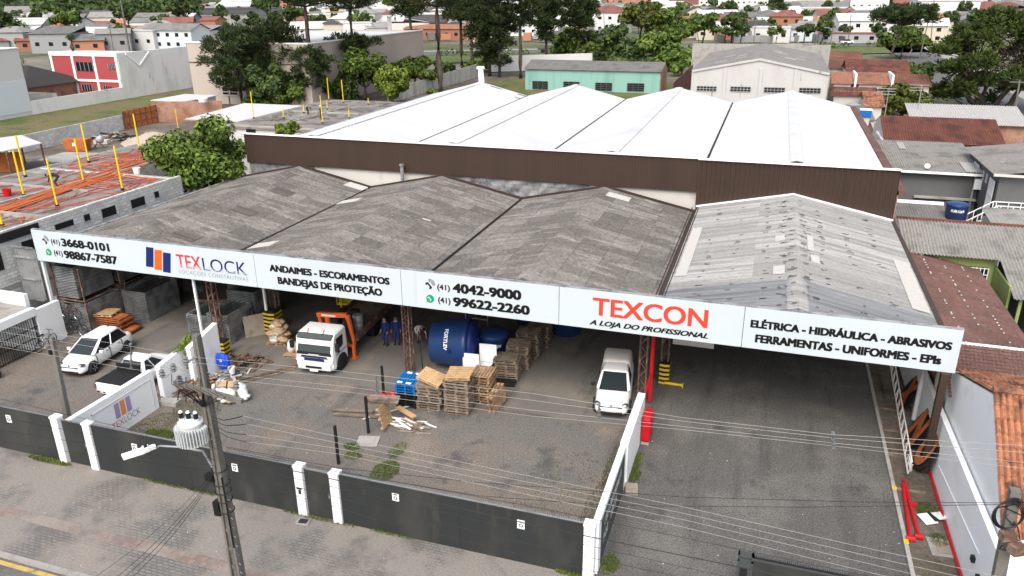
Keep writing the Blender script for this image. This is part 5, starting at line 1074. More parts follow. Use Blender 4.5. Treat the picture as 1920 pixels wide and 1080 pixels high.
for i, y in enumerate((28.7, 25.4, 23.3)):
    t = thing('kerb_marker', 'yellow painted marker on the driveway kerb, %s from the shed' % ORD[i], 'marker', (6.17, y, .12)); mb = MB(); mb.box(6.09, 6.26, y - .1, y + .1, .1, .14); mb.build('marker', m['yellow'], t)
for i, (ch, y, lb) in enumerate((('O', 30.6, 'orange letter O in a black surround leaning by the brown post'), ('N', 32.4, 'orange letter N in a black surround leaning behind the O'), ('X', 35.6, 'orange letter X in a black surround furthest under the sign'))):
    t = thing('sign_letter', lb, 'letter', (7.35, y, 0), 0, 'old sign letters'); O = V((7.05, y, 0)); up = V((.42, 0, .9)).normalized()
    mb = MB(); pts = [O + up * (1.05 + 1.0 * math.sin(k * .349)) + V((0, .82 * math.cos(k * .349), 0)) for k in range(18)]; mb.prism(pts, V((.08, 0, -.04))); mb.build('surround', m['black'], t)
    mb = MB(); text_on(mb, ch, O, (0, -1, 0), up, -.6, .6, .3, 1.5, .03, 0, 1, .05); mb.build('letter_face', m['orangeform'], t)
t = thing('metal_frame', 'white ladder-like metal frame leaning along the strip under the sign', 'frame', (6.7, 34, 0)); mb = MB(); A0, A1 = V((6.75, 29.6, .3)), V((6.95, 38.2, 1.0))
for dz in (0, .55): mb.beam(A0 + V((.12 * dz, 0, dz)), A1 + V((.12 * dz, 0, dz)), .05)
for k in range(22): p = A0.lerp(A1, k / 21); mb.beam(p, p + V((.07, .25 if k % 2 else -.15, .55)), .035)
mb.torus(A0 + V((.05, .2, .35)), (1, 0, .2), .3, .03, 14, 4); mb.build('bars', m['plaster'], t)
# ================================================================ people
def skin_mesh(edges, rad, root):
    names = list(rad); idx = {k: i for i, k in enumerate(names)}; me = bpy.data.meshes.new('b'); me.from_pydata([rad[k][0] for k in names], [(idx[a], idx[b]) for a, b in edges], [])
    o = bpy.data.objects.new('b', me); C.objects.link(o); o.modifiers.new('s', 'SKIN'); sv = me.skin_vertices[0].data
    for k in names: sv[idx[k]].radius = rad[k][1]; sv[idx[k]].use_root = (k == root)
    ss = o.modifiers.new('ss', 'SUBSURF'); ss.levels = 2; ss.render_levels = 2
    dg = bpy.context.evaluated_depsgraph_get(); dg.update(); e = o.evaluated_get(dg).to_mesh(); vs = [v.co.copy() for v in e.vertices]; fs = [tuple(p.vertices) for p in e.polygons]; o.evaluated_get(dg).to_mesh_clear(); bpy.data.objects.remove(o); return vs, fs
def person(lb, loc, rz, top, bot, pose='stand', head='hair'):
    t = thing('person', lb, 'person', loc, rz)
    if pose == 'stand':
        J = dict(pel=((0, 0, .95), (.15, .11)), ch=((0, -.01, 1.3), (.17, .11)), sh=((0, 0, 1.43), (.1, .08)), nk=((0, 0, 1.5), (.055, .055)), hd=((0, -.02, 1.62), (.085, .1)), ht=((0, -.01, 1.72), (.07, .085)))
        L = dict(hip=(.1, 0, .88), kn=(.11, -.03, .5), an=(.12, .02, .08), to=(.13, -.15, .04), s=(.19, 0, 1.4), el=(.25, .03, 1.13), wr=(.26, -.08, .9)); R = dict(L); R['kn'] = (.1, -.08, .5); R['an'] = (.11, .0, .08); R['to'] = (.12, -.17, .04)
    else:
        J = dict(pel=((0, .25, .85), (.15, .12)), ch=((0, -.12, 1.0), (.16, .12)), sh=((0, -.25, 1.02), (.1, .08)), nk=((0, -.33, 1.0), (.055, .055)), hd=((0, -.44, .95), (.085, .1)), ht=((0, -.52, .95), (.07, .085)))
        L = dict(hip=(.1, .22, .8), kn=(.13, .0, .45), an=(.14, .15, .08), to=(.15, -.03, .04), s=(.18, -.22, .98), el=(.24, -.3, .7), wr=(.2, -.42, .46)); R = dict(L); R['kn'] = (.12, -.12, .46); R['an'] = (.13, .0, .08); R['to'] = (.14, -.17, .04)
    rad = dict(J); E_ = [('pel', 'ch'), ('ch', 'sh'), ('sh', 'nk'), ('nk', 'hd'), ('hd', 'ht')]; RR = dict(hip=.085, kn=.062, an=.043, to=.045, s=.062, el=.045, wr=.032)
    for sd_, D, sg in (('l', L, 1), ('r', R, -1)):
        for k, p in D.items(): rad[k + sd_] = ((p[0] * sg, p[1], p[2]), (RR[k], RR[k]))
        E_ += [('pel', 'hip' + sd_), ('hip' + sd_, 'kn' + sd_), ('kn' + sd_, 'an' + sd_), ('an' + sd_, 'to' + sd_), ('sh', 's' + sd_), ('s' + sd_, 'el' + sd_), ('el' + sd_, 'wr' + sd_)]
    vs, fs = skin_mesh(E_, rad, 'pel'); mb = MB(); mb.add(vs, fs); H = V(J['hd'][0])
    def region(c):
        if (c - H).length < .2: return 0
        for sg in (1, -1):
            for D in (L, R):
                w_ = V((D['wr'][0] * sg, D['wr'][1], D['wr'][2]))
                if (c - w_).length < .07: return 0
                if c.z < .13: return 3
        return 2 if (c.z < .93 if pose == 'stand' else (c.y > .16 or c.z < .6) and abs(c.x) < .2) else 1
    mb.mi = [region(sum((vs[i] for i in f), V()) / len(f)) for f in fs]
    mb.cur = 0
    for D, sg in ((L, 1), (R, -1)):      # hands: palm and five curled fingers
        w_ = V((D['wr'][0] * sg, D['wr'][1], D['wr'][2])); d = (w_ - V((D['el'][0] * sg, D['el'][1], D['el'][2]))).normalized(); sx = V((0, 1, 0)) if abs(d.y) < .8 else V((1, 0, 0))
        mb.tube([w_ - d * .01, w_ + d * .04, w_ + d * .09], [.028, .036, .032], 6)
        for k in range(4): o = sx * (.026 - .0175 * k); ln = (.07, .08, .075, .06)[k]; mb.tube([w_ + d * .085 + o, w_ + d * (.085 + ln * .5) + o - V((sg * .01, 0, 0)), w_ + d * (.085 + ln) + o - V((sg * .03, 0, 0))], [.0095, .009, .007], 5)
        mb.tube([w_ + d * .03 + sx * .03, w_ + d * .06 + sx * .055, w_ + d * .09 + sx * .05], [.011, .01, .008], 5)
    f_ = V((0, -1, 0)) if pose == 'stand' else V((0, -.45, -.9)); u_ = V((0, 0, 1)) if pose == 'stand' else V((0, -.9, .45))
    mb.tube([H + f_ * .09 + u_ * .02, H + f_ * .115 - u_ * .02], [.012, .018], 5); mb.obox(H + f_ * .095 - u_ * .055, .05, .015, .012)
    for sg in (1, -1): mb.blob(H + V((sg * .09, 0, 0)), .02, .03, .035, 6, 4, 0)
    mb.cur = 4
    for sg in (1, -1): mb.blob(H + f_ * .095 + u_ * .025 + V((sg * .032, 0, 0)), .012, .012, .01, 6, 4, 0)
    mb.build('body', [m['skin'], m[top], m[bot], m['black'], m['hair']], t, local=True, smooth=True)
    mb = MB(); Q = V(J['ht'][0]); r = .108 if head == 'hair' else .13
    mb.blob(H.lerp(Q, .75) - f_ * .015, r, r, r * .8, 12, 7, .02); mb.build('hair' if head == 'hair' else 'helmet', m['hair' if head == 'hair' else 'helmet'], t, local=True, smooth=True); return t
person('person in navy work overalls with a white chest badge standing beside the truck', (-19.0, 34.7, .02), R_(-20), 'uniform', 'uniform'); person('person in blue work overalls nearest the lattice column', (-18.45, 34.95, .02), R_(15), 'uniform', 'uniform')
person('person in a pale shirt and brown trousers bending by the lattice column', (-17.4, 35.6, .02), R_(60), 'shirt', 'trousers', 'bend')
# ================================================================ neighbours on the right
def bx(parent, name, mt, *b):
    mb = MB(); mb.box(*b); return mb.build(name, m[mt], parent)
# white gabled house with orange clay tiles
t = thing('tiled_house', 'white-walled house with mottled orange clay tile roof at the right edge', 'house', (11, 27, 0))
gy = [(22.9, 3.05), (26.4, 5.86), (31.0, 4.35)]
mb = MB(); mb.prism([(8.02, 22.6, 0), (8.02, 31.6, 0), (8.02, 31.6, 4.1), (8.02, 26.4, 5.8), (8.02, 22.95, 3.0), (8.02, 22.6, 2.9)], (.18, 0, 0)); mb.box(8.2, 16, 22.6, 22.8, 0, 2.9); mb.box(8.2, 16, 31.4, 31.6, 0, 4.1); mb.build('wall', m['white'], t)
mb = MB(); mb.tiles((8.0, 26.42, 5.9), (9, 0, 0), (0, -3.75, -2.98), 48, 10, .1); mb.add([(8.05, 26.42, 5.84), (17, 26.42, 5.84), (17, 22.67, 2.86), (8.05, 22.67, 2.86)], [(0, 1, 2, 3)]); rf = mb.build('roof', m['tile'], t)
mb = MB(); mb.tiles((17.0, 26.38, 5.9), (-9, 0, 0), (0, 4.9, -1.6), 48, 13, .1); mb.add([(8.05, 26.42, 5.84), (17, 26.42, 5.84), (17, 31.3, 4.2), (8.05, 31.3, 4.2)], [(0, 1, 2, 3)]); mb.build('roof', m['tile'], t)
mb = MB(); x = 8.0
while x < 17: mb.cyl((x, 26.4, 5.97), (x + .42, 26.4, 6.0), .11, .13, 8); x += .38
mb.build('ridge_tile', m['tile'], rf)
mb = MB(); mb.prism([(7.96, 20.5, 0), (7.96, 22.6, 0), (7.96, 22.6, 2.9), (7.96, 20.5, 2.6)], (.3, 0, 0)); mb.build('side_wall', m['white'], t)
# porch of the same house at the bottom right corner
t = thing('porch', 'white slatted porch railing and purple plate at the bottom right corner', 'porch', (9.5, 21, 0)); mb = MB(); mb.box(8.3, 13, 20.4, 22.5, 0, 1.2); mb.build('deck', m['plywood'], t); mb = MB()
for k in range(11): mb.box(9.0 + k * .3, 9.14 + k * .3, 20.35, 20.45, 1.2, 2.1)
mb.box(8.9, 12.4, 20.3, 20.5, 2.1, 2.25); mb.box(8.85, 9.1, 20.3, 20.55, 0, 2.4); mb.build('railing', m['white'], t); bx(t, 'purple_plate', 'lilac', 7.9, 8.35, 20.3, 20.36, 1.9, 2.35); bx(t, 'stone_front', 'concrete', 8.3, 9.0, 20.2, 20.4, 0, 1.6)
# small dark red scalloped roof behind the white gable, with a white band wall
t = thing('lean_to', 'dark red scalloped tile lean-to between sign end and white gable', 'lean-to', (8.6, 33, 0)); mb = MB(); mb.tiles((7.9, 33.4, 4.55), (3.4, 0, 0), (0, -2.5, -1.3), 22, 16, .03, 3); mb.build('roof', m['roof_maroon'], t); bx(t, 'wall', 'white', 8.25, 11.3, 31.65, 33.3, 0, 3.3)
t = thing('parapet_wall', 'whitewashed parapet band below the big maroon roof', 'wall', (10.5, 33.6, 0)); mb = MB(); mb.box(7.98, 16, 33.5, 33.75, 0, 4.42); mb.build('wall_body', m['plaster'], t); bx(t, 'coping', 'white', 7.96, 16, 33.44, 33.8, 4.42, 4.5)
# maroon corrugated roof
t = thing('maroon_shed', 'shed with big faded maroon corrugated roof along the grey shed gutter', 'shed', (10.2, 41, 0)); mb = MB()
P = [(8.0, 33.9, 4.25), (8.0, 47.7, 4.25)]; mb.corr((8.02, 34.0, 4.3), (0, 13.6, 0), (4.25, 0, -.95), 77, .03, 6, 3); mb.build('roof', m['roof_maroon'], t)
mb = MB()
for _ in range(60): k = rnd.choice((.25, .5, .75)); y = 34 + rnd.random() * 13.4; mb.obox((8.02 + 4.25 * k, y, 4.36 - .95 * k), .07, .07, .03)
tag(mb.build('roof_bolts', m['plaster'], t), kind='stuff'); bx(t, 'wall', 'brick', 8.1, 8.3, 34, 47.4, 0, 4.1); mb = MB(); mb.box(8.0, 12.2, 33.85, 34.0, 3.9, 4.05); mb.build('fascia', m['white'], t)
# scalloped front of the maroon roof
t = thing('tile_canopy', 'dark scalloped tile canopy at the right edge under the maroon roof', 'canopy', (12.6, 35, 0)); mb = MB(); mb.tiles((9.6, 35.6, 3.85), (5.5, 0, 0), (0, -1.9, -.7), 26, 3, .06, 4); mb.build('roof', m['roof_maroon'], t); bx(t, 'beam', 'rust', 9.6, 15, 34.0, 34.1, 3.0, 3.1)
# long weathered corrugated roof with lime wall
t = thing('lime_house', 'lime green house under a long weathered grey corrugated roof', 'house', (13, 47, 0)); mb = MB(); mb.corr((8.15, 50.9, 5.15), (4.9, 0, 0), (0, -3.9, -.98), 27, .04, 6, 2); mb.corr((13.05, 50.9, 5.15), (5.2, 0, 0), (0, -7.6, -1.9), 29, .04, 6, 3); rf = mb.build('roof', m['roof_weather'], t); mb = MB(); mb.box(8.1, 18.3, 50.8, 51.05, 5.1, 5.24); mb.build('ridge_strip', m['tile_red'], rf)
bx(t, 'wall', 'lime', 8.4, 13.0, 47.6, 47.75, 0, 4.2); bx(t, 'wall', 'lime', 13.0, 13.12, 44.2, 47.6, 0, 3.6); mb = MB(); mb.box(11.7, 12.7, 47.52, 47.6, 2.3, 3.5); w_ = mb.build('window', m['glass'], t); mb = MB()
for k in range(6): mb.box(11.7 + k * .2, 11.74 + k * .2, 47.46, 47.5, 2.3, 3.5)
for k in range(4): mb.box(11.7, 12.7, 47.44, 47.46, 2.3 + k * .38, 2.34 + k * .38)
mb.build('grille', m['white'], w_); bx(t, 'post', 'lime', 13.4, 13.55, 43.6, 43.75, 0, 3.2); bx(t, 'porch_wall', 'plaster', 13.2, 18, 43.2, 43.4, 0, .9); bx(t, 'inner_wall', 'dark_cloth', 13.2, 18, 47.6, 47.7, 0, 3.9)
# grey roofs and tank behind
t = thing('grey_annex', 'low annex with speckled old grey roof behind the brown parapet', 'annex', (10.3, 57, 0)); mb = MB(); mb.corr((8.0, 60.0, 3.9), (4.6, 0, 0), (0, -5.2, -.5), 26, .03, 6, 2); mb.build('roof', m['roof_old'], t); bx(t, 'coping', 'white', 8.0, 12.4, 60.0, 60.2, 3.9, 4.1); bx(t, 'wall', 'greywall', 8.2, 12.4, 54.7, 59.9, 0, 3.2); bx(t, 'apron', 'roof_maroon', 8.1, 11.5, 52.4, 54.6, 3.15, 3.22)
t = thing('small_roof', 'small brownish corrugated roof under the round blue tank', 'roof', (13, 55.5, 0)); mb = MB(); mb.corr((11.3, 57.2, 3.5), (3.6, 0, 0), (0, -2.4, -.25), 20, .03, 6, 1); mb.build('sheet', m['roof_weather'], t); bx(t, 'wall', 'greywall', 11.4, 14.8, 55.2, 57.1, 0, 3.1)
t = thing('pale_terrace', 'pale weathered flat roof terrace at the right edge', 'terrace', (18, 56, 0)); mb = MB(); mb.corr((14.6, 59.5, 4.1), (9, 0, 0), (0, -6.0, -.5), 40, .015, 6, 2); mb.build('roof', m['roof_weather'], t); bx(t, 'wall', 'plaster', 14.8, 23.4, 53.7, 59.4, 0, 3.5)
up_tank('round blue water tank on the small corrugated roof', 12.75, 57.6, .75, 1.25, 3.55, mt='bluetank', ang=-95, cap=.24)
# dark grey house with corrugated roof, and the two-storey part
t = thing('grey_house', 'long dark grey house with weathered corrugated roof and roof aerial', 'house', (13, 72, 0)); bx(t, 'wall', 'greywall', 9.2, 16.0, 67.2, 77, 0, 4.7); mb = MB(); mb.corr((8.9, 76.6, 5.55), (7.4, 0, 0), (0, -9.9, -.65), 42, .04, 6, 2); rf = mb.build('roof', m['roof_weather'], t); bx(t, 'gutter', 'white', 9.0, 16.3, 66.55, 66.75, 4.75, 4.9); bx(t, 'ledge', 'concrete', 11.6, 16.0, 66.9, 67.2, 2.7, 2.85); bx(t, 'downpipe', 'concrete', 15.6, 15.72, 67.0, 67.15, 0, 4.7); bx(t, 'air_conditioner', 'white', 15.6, 16.15, 66.7, 67.15, 3.7, 4.5)
mb = MB(); P = slope = V((10.2, 73.0, 5.35)); mb.corr((10.9, 75.6, 5.56), (.55, 0, 0), (0, -2.4, -.16), 3, .04, 6, 1); mb.corr((14.9, 69.8, 5.18), (1.3, 0, 0), (0, -2.9, -.19), 7, .04, 6, 1); mb.build('new_sheet', m['roof_newsheet'], rf)
mb = MB(); mb.lathe([(.02, .0), (.16, .03), (.22, .08)], (12.2, 67.2, 5.2), 12, Matrix.Rotation(1.0, 3, 'X') @ Matrix.Rotation(.7, 3, 'Z')); mb.cyl((12.2, 67.3, 4.9), (12.2, 67.2, 5.3), .03, n=6); mb.build('satellite_dish', m['steel'], t)
t = thing('two_storey_house', 'dark grey two-storey house with white window grilles and outside stair', 'house', (20, 67, 0)); bx(t, 'wall', 'greywall', 16.1, 26, 62.3, 72, 0, 5.75); mb = MB(); mb.corr((15.6, 61.9, 5.9), (0, 10.6, 0), (11, 0, 1.5), 60, .03, 6, 2); mb.build('roof', m['roof_old'], t); mb = MB(); mb.box(15.55, 26, 61.8, 61.9, 5.8, 5.98); mb.build('fascia', m['plaster'], t)
for (y0, y1, z0, z1) in ((68.0, 69.7, 3.4, 5.3), (62.9, 64.3, 3.0, 5.2)):
    mb = MB(); mb.box(16.05, 16.1, y0, y1, z0, z1); w_ = mb.build('window', m['glass'], t); mb = MB(); n = 9
    for k in range(n): y = y0 + (y1 - y0) * k / (n - 1); mb.box(15.96, 16.0, y - .03, y + .03, z0, z1)
    for z in (z0, (z0 + z1) / 2, z1): mb.box(15.94, 15.98, y0, y1, z - .03, z + .03)
    mb.build('grille', m['white'], w_)
for y in (65.4, 66.5): bx(t, 'small_window', 'plaster', 16.04, 16.1, y, y + .45, 4.5, 5.2)
bx(t, 'door', 'void', 16.04, 16.1, 66.6, 67.7, 0, 2.6)
t = thing('outside_stair', 'white railed outside stair by the dark grey two-storey house', 'stair', (15.4, 62, 0)); mb = MB()
for k in range(8): mb.box(13.9 + k * .26, 14.16 + k * .26, 61.0, 62.2, 1.4 + k * .19, 1.5 + k * .19)
mb.box(16.0, 18.6, 60.9, 62.3, 2.9, 3.05); mb.build('steps', m['concrete'], t); mb = MB()
for y in (60.95, 62.2):
    for dz in (.35, .9): mb.beam((13.8, y, 1.45 + dz), (16.0, y, 3.0 + dz), .06); mb.beam((16.0, y, 3.0 + dz), (18.6, y, 3.0 + dz), .06)
    for k in range(5): mb.beam((13.8 + k * .55, y, 1.4 + k * .38), (13.8 + k * .55, y, 2.35 + k * .39), .05)
    for k in range(4): mb.beam((16.2 + k * .78, y, 3.0), (16.2 + k * .78, y, 3.9), .05)
mb.beam((18.6, 60.95, 3.9), (18.6, 62.2, 3.9), .06); mb.build('railing', m['white'], t)
# patched low roof, red tile house, pale long roof
t = thing('patched_roof', 'narrow patchwork metal roof below the red tile roof', 'roof', (15, 81, 0)); x = 10.9
for w_, mt in ((.7, 'farroof_orange'), (1.0, 'white'), (1.9, 'farroof_orange'), (1.1, 'white'), (5.2, 'galv')):
    mb = MB(); mb.corr((x, 82.6, 3.95), (w_, 0, 0), (0, -3.4, -.35), max(3, int(w_ / .2)), .025, 6, 1); mb.build('sheet', m[mt], t); x += w_
bx(t, 'wall', 'plaster', 11.0, 20.8, 79.4, 82.4, 0, 3.4)
t = thing('tiled_house', 'house with long dark red tile roof behind the patchwork roof', 'house', (16, 86, 0)); mb = MB(); mb.tiles((10.9, 89.0, 5.9), (10.6, 0, 0), (0, -6.0, -1.65), 46, 14, .07, 4); mb.add([(10.9, 89, 5.85), (21.5, 89, 5.85), (21.5, 83, 4.2), (10.9, 83, 4.2)], [(0, 1, 2, 3)]); mb.build('roof', m['tile_red'], t); mb = MB(); mb.tiles((21.5, 89.0, 5.9), (-10.6, 0, 0), (0, 5, -1.4), 46, 10, .07, 3); mb.build('roof', m['tile_red'], t)
mb = MB(); mb.prism([(11.0, 83.3, 0), (11.0, 93.6, 0), (11, 93.6, 4.4), (11, 89, 5.75), (11, 83.3, 4.1)], (10.3, 0, 0)); mb.build('wall', m['plaster'], t); mb = MB(); mb.box(10.75, 10.95, 82.9, 89, 4.05, 4.3); mb.build('verge_strip', m['white'], t)
t = thing('long_house', 'long house with pale corrugated roof behind the red tile roof', 'house', (20, 97, 0)); mb = MB(); mb.corr((14.8, 101.5, 5.7), (11.5, 0, 0), (0, -6.8, -1.2), 44, .05, 6, 2); mb.build('roof', m['roof_newsheet'], t); bx(t, 'wall', 'brick', 14.9, 26, 95.2, 101.4, 0, 4.4)
# clutter of low roofs right beside the white warehouse
for (x0, x1, y0, y1, z, rise, rm, wm, lb) in ((8.5, 11.5, 96, 104, 3.0, .4, 'roof_maroon', 'plaster', 'small maroon roofed outhouse beside the warehouse and the blue crate'), (8.6, 11.0, 83, 91, 2.7, .3, 'farroof_grey', 'plaster', 'low grey roof squeezed between the warehouse and the red tile house'), (8.6, 12.4, 104.5, 110, 3.0, .5, 'roof_old', 'plaster', 'outhouse with grey slab roof and round bin on top')):
    t = thing('outhouse', lb, 'outhouse', ((x0 + x1) / 2, (y0 + y1) / 2, 0)); bx(t, 'wall', wm, x0 + .1, x1 - .1, y0 + .1, y1 - .1, 0, z - .05); mb = MB(); mb.corr((x0, y1, z + rise), (x1 - x0, 0, 0), (0, y0 - y1, -rise), 16, .03, 6, 1); mb.build('roof', m[rm], t)
t = thing('roof_tank', 'square bright blue tank on a cream stand beside the white warehouse', 'water tank', (10.6, 99, 3.4)); bx(t, 'tank', 'bluepallet', 9.9, 11.1, 98.4, 99.4, 4.3, 5.1); bx(t, 'rim', 'white', 9.86, 11.14, 98.36, 99.44, 5.1, 5.2); bx(t, 'stand', 'farwall_cream', 10.0, 11.0, 98.5, 99.3, 3.4, 4.3)
t = thing('roof_tank', 'round grey tank on the outhouse behind the warehouse corner', 'water tank', (9.6, 107, 3.5)); mb = MB(); mb.lathe([(.75, 0), (.9, 1.1), (.95, 1.15), (.2, 1.4)], (9.8, 107, 3.45), 18); mb.build('shell', m['farwall_grey'], t)
for (px, py, z, h, lb) in ((1655, 240, 4, 4.2, 'old roof aerial on a mast in front of the rounded yellowish tree'), (1720, 210, 5, 3, 'thin bent mast before the big pine')):
    P = at(px, py, z); t = thing('aerial', lb, 'aerial', P); mb = MB(); mb.cyl(P, P + V((0, 0, h)), .05, n=5)
    for k in range(3): mb.beam(P + V((-1.2, 0, h - .3 * k)), P + V((.7, 0, h - .3 * k)), .06)
    mb.build('mast', m['steel'], t)
# clay roofs behind the white warehouse, right of the white hall
def clay(name, lb, x0, x1, y0, y1, ze, zr, rm='tile_far', wm='plaster'):
    t = thing(name, lb, 'house', ((x0 + x1) / 2, (y0 + y1) / 2, 0)); bx(t, 'wall', wm, x0 + .4, x1 - .4, y0 + .4, y1 - .4, 0, ze); mb = MB(); ym = (y0 + y1) / 2
    nc = int((x1 - x0) / .35); mb.tiles((x0, ym, zr), (x1 - x0, 0, 0), (0, y0 - ym, ze - zr), nc, 8, .07, 2); mb.tiles((x1, ym, zr), (x0 - x1, 0, 0), (0, y1 - ym, ze - zr), nc, 8, .07, 2)
    mb.poly([(x0 + .45, y0 + .4, ze), (x0 + .45, y1 - .4, ze), (x0 + .45, ym, zr - .1)]); mb.poly([(x1 - .45, y0 + .4, ze), (x1 - .45, y1 - .4, ze), (x1 - .45, ym, zr - .1)]); mb.build('roof', m[rm], t); return t
clay('clay_house', 'orange clay roofed house directly right of the white hall', 8.8, 12.2, 136.2, 148, 3.95, 5.25); clay('clay_house', 'orange clay roof second from the white hall, past the white firewall', 12.5, 17.5, 136.2, 148, 3.95, 5.25); t = clay('clay_house', 'orange clay roof beside the big pine, third from the white hall', 17.9, 23.5, 136.8, 148, 3.7, 5.1)
for x in (12.35, 17.7): t = thing('firewall', 'white firewall between clay roofs, ' + ('nearer the white hall' if x < 15 else 'nearer the pine'), 'wall', (x, 130, 0)); bx(t, 'wall_body', 'white', x - .15, x + .15, 136.4, 142.5, 0, 5.5)
clay('clay_house', 'dark brown tiled lean-to roof in front of the orange clay roofs', 8.6, 15.2, 129.5, 136, 2.9, 3.9, 'tile_red'); clay('clay_house', 'bright orange little roof beside the rounded yellowish tree', 12.2, 14.9, 117.5, 129, 3.0, 4.4, 'tile')
clay('clay_house', 'brownish hip roofed house behind the orange clay roofs', 12, 22.5, 152, 166, 3.9, 6.0, 'tile_red'); clay('clay_house', 'low reddish roof behind the white hall corner', 9, 14, 166, 180, 3.6, 5.2, 'tile_far'); clay('clay_house', 'pale orange roof nearest the grass verge', 10, 17.5, 182, 198, 3.6, 5.2, 'tile_far')
# white hall with grey gabled roof
t = thing('white_hall', 'weathered white hall with grey gabled roof and four dark windows', 'hall', (-2.2, 142, 0)); x0, x1, xm, ze, zr, ya, yb = -12.1, 7.65, -2.3, 6.4, 8.3, 125, 160
mb = MB(); mb.prism([(x0, ya, 0), (x1, ya, 0), (x1, ya, ze), (xm, ya, zr), (x0, ya, ze)], (0, yb - ya, 0)); mb.build('wall', m['whitewash'], t)
mb = MB()
for xe in (x0 - .25, x1 + .25): mb.corr((xm, ya + .5, zr + .22), (0, yb - ya, 0), (xe - xm, 0, ze - zr), 120, .03, 4, 1)
rf = mb.build('roof', m['roof_old'], t); mb = MB()
for _ in range(12): s_ = rnd.choice((-1, 1)); k = rnd.uniform(.25, .8); x = xm + s_ * 9 * k; mb.obox((x, rnd.uniform(128, 150), zr + .3 - (zr - ze) * k * .93), 1.7, .4, .03, 0, 0, s_ * .19)
mb.build('new_sheet', m['roof_newsheet'], rf); mb = MB(); mb.beam((x0, ya - .02, ze + .12), (xm, ya - .02, zr + .12), .35, .3); mb.beam((xm, ya - .02, zr + .12), (x1, ya - .02, ze + .12), .35, .3); mb.build('verge', m['whitewash'], t)
for px in (1296, 1358, 1425, 1490, 1556): P = atY(px, 160, ya); bx(t, 'pilaster', 'whitewash', max(x0, P.x - .22), min(x1, P.x + .22), ya - .2, ya - .01, 0, ze - .1 if px in (1296, 1556) else 7.1)
for (a, b) in (((1307, 161), (1343, 171)), ((1370, 162), (1407, 172)), ((1433, 163.5), (1471, 174)), ((1499, 164.5), (1538, 175))):
    p, q = atY(*a, ya), atY(*b, ya); mb = MB(); mb.box(p.x, q.x, ya - .06, ya - .01, q.z, p.z); w_ = mb.build('window', m['void'], t); mb = MB()
    for k in range(7): x = p.x + (q.x - p.x) * k / 6; mb.box(x - .04, x + .04, ya - .1, ya - .07, q.z, p.z)
    for k in range(3): z = q.z + (p.z - q.z) * k / 2; mb.box(p.x, q.x, ya - .12, ya - .1, z - .04, z + .04)
    mb.build('frame', m['farwall_grey'], w_)
t = thing('long_parapet', 'grey wall with dark stains rising behind the white hall roof', 'wall', (-3, 163, 0)); bx(t, 'wall_body', 'concrete', -16, 9.5, 162.5, 163, 0, 8.2)
# teal building
t = thing('teal_building', 'turquoise building with dark corrugated roof and brick end wall', 'building', (-33, 153, 0)); p, q = atY(985, 140, 149), atY(1240, 139, 149); X0, X1 = p.x, q.x - .2; ze = 3.95
bx(t, 'wall', 'teal', X0, X1, 149, 157.5, 0, ze); mb = MB(); mb.corr((X0 - .3, 154, 5.3), (X1 - X0 + .6, 0, 0), (0, -5.4, -1.35), 110, .05, 4, 1); mb.corr((X1 + .3, 154, 5.3), (X0 - X1 - .6, 0, 0), (0, 5, -1.3), 110, .05, 4, 1); mb.build('roof', m['farroof_dark'] if False else m['roof_old'], t)
mb = MB(); mb.prism([(X1 + .02, 149.05, 0), (X1 + .02, 157.4, 0), (X1 + .02, 157.4, ze), (X1 + .02, 154, 5.2), (X1 + .02, 149.05, ze)], (.15, 0, 0)); mb.build('brick_gable', m['brick'], t)
for (a, b) in (((999, 152), (1027, 167)), ((1057, 153), (1086, 168)), ((1117, 155), (1147, 170)), ((1177, 156), (1207, 171))):
    p, q = atY(*a, 149), atY(*b, 149); mb = MB(); mb.box(p.x, q.x, 148.93, 148.99, q.z, p.z); w_ = mb.build('window', m['glass'], t); mb = MB()
    for k in range(4): x = p.x + (q.x - p.x) * k / 3; mb.box(x - .07, x + .07, 148.88, 148.92, q.z, p.z)
    for k in range(5): z = q.z + (p.z - q.z) * k / 4; mb.box(p.x, q.x, 148.85, 148.88, z - .05, z + .05)
    mb.build('frame', m['greypanel'], w_)
t = thing('red_sheet_fence', 'rusty red sheet fence between turquoise building and white hall', 'fence', (-16, 150, 0)); mb = MB(); mb.prism([(-17.6, 148, 0), (-15.3, 158, 0), (-15.3, 158, 4.6), (-17.6, 148, 2.2)], (.1, 0, 0)); mb.build('sheet', m['roof_maroon'], t)
# long white wall and precast wall behind
t = thing('white_wall', 'long white wall behind the row of tall trunks', 'wall', (-50, 178, 0)); p = at(915, 135); q = at(1110, 128); mb = MB(); mb.prism([(p.x, p.y, 0), (q.x, q.y, 0), (q.x, q.y, 3.6), (p.x, p.y, 3.6)], (0, .3, 0)); mb.build('wall_body', m['farwall_white'], t)
t = thing('precast_wall', 'stained precast concrete wall beside the tall trunk', 'wall', (-64, 150, 0)); mb = MB(); mb.prism([(-64, 124, 0), (-64, 168, 0), (-64, 168, 2.9), (-64, 124, 2.3)], (.15, 0, 0)); mb.build('panels', m['precast'], t); mb = MB()
for k in range(15): mb.box(-63.84, -63.78, 125 + k * 3, 125.15 + k * 3, 0, 2.3)
mb.build('posts', m['concrete'], t)
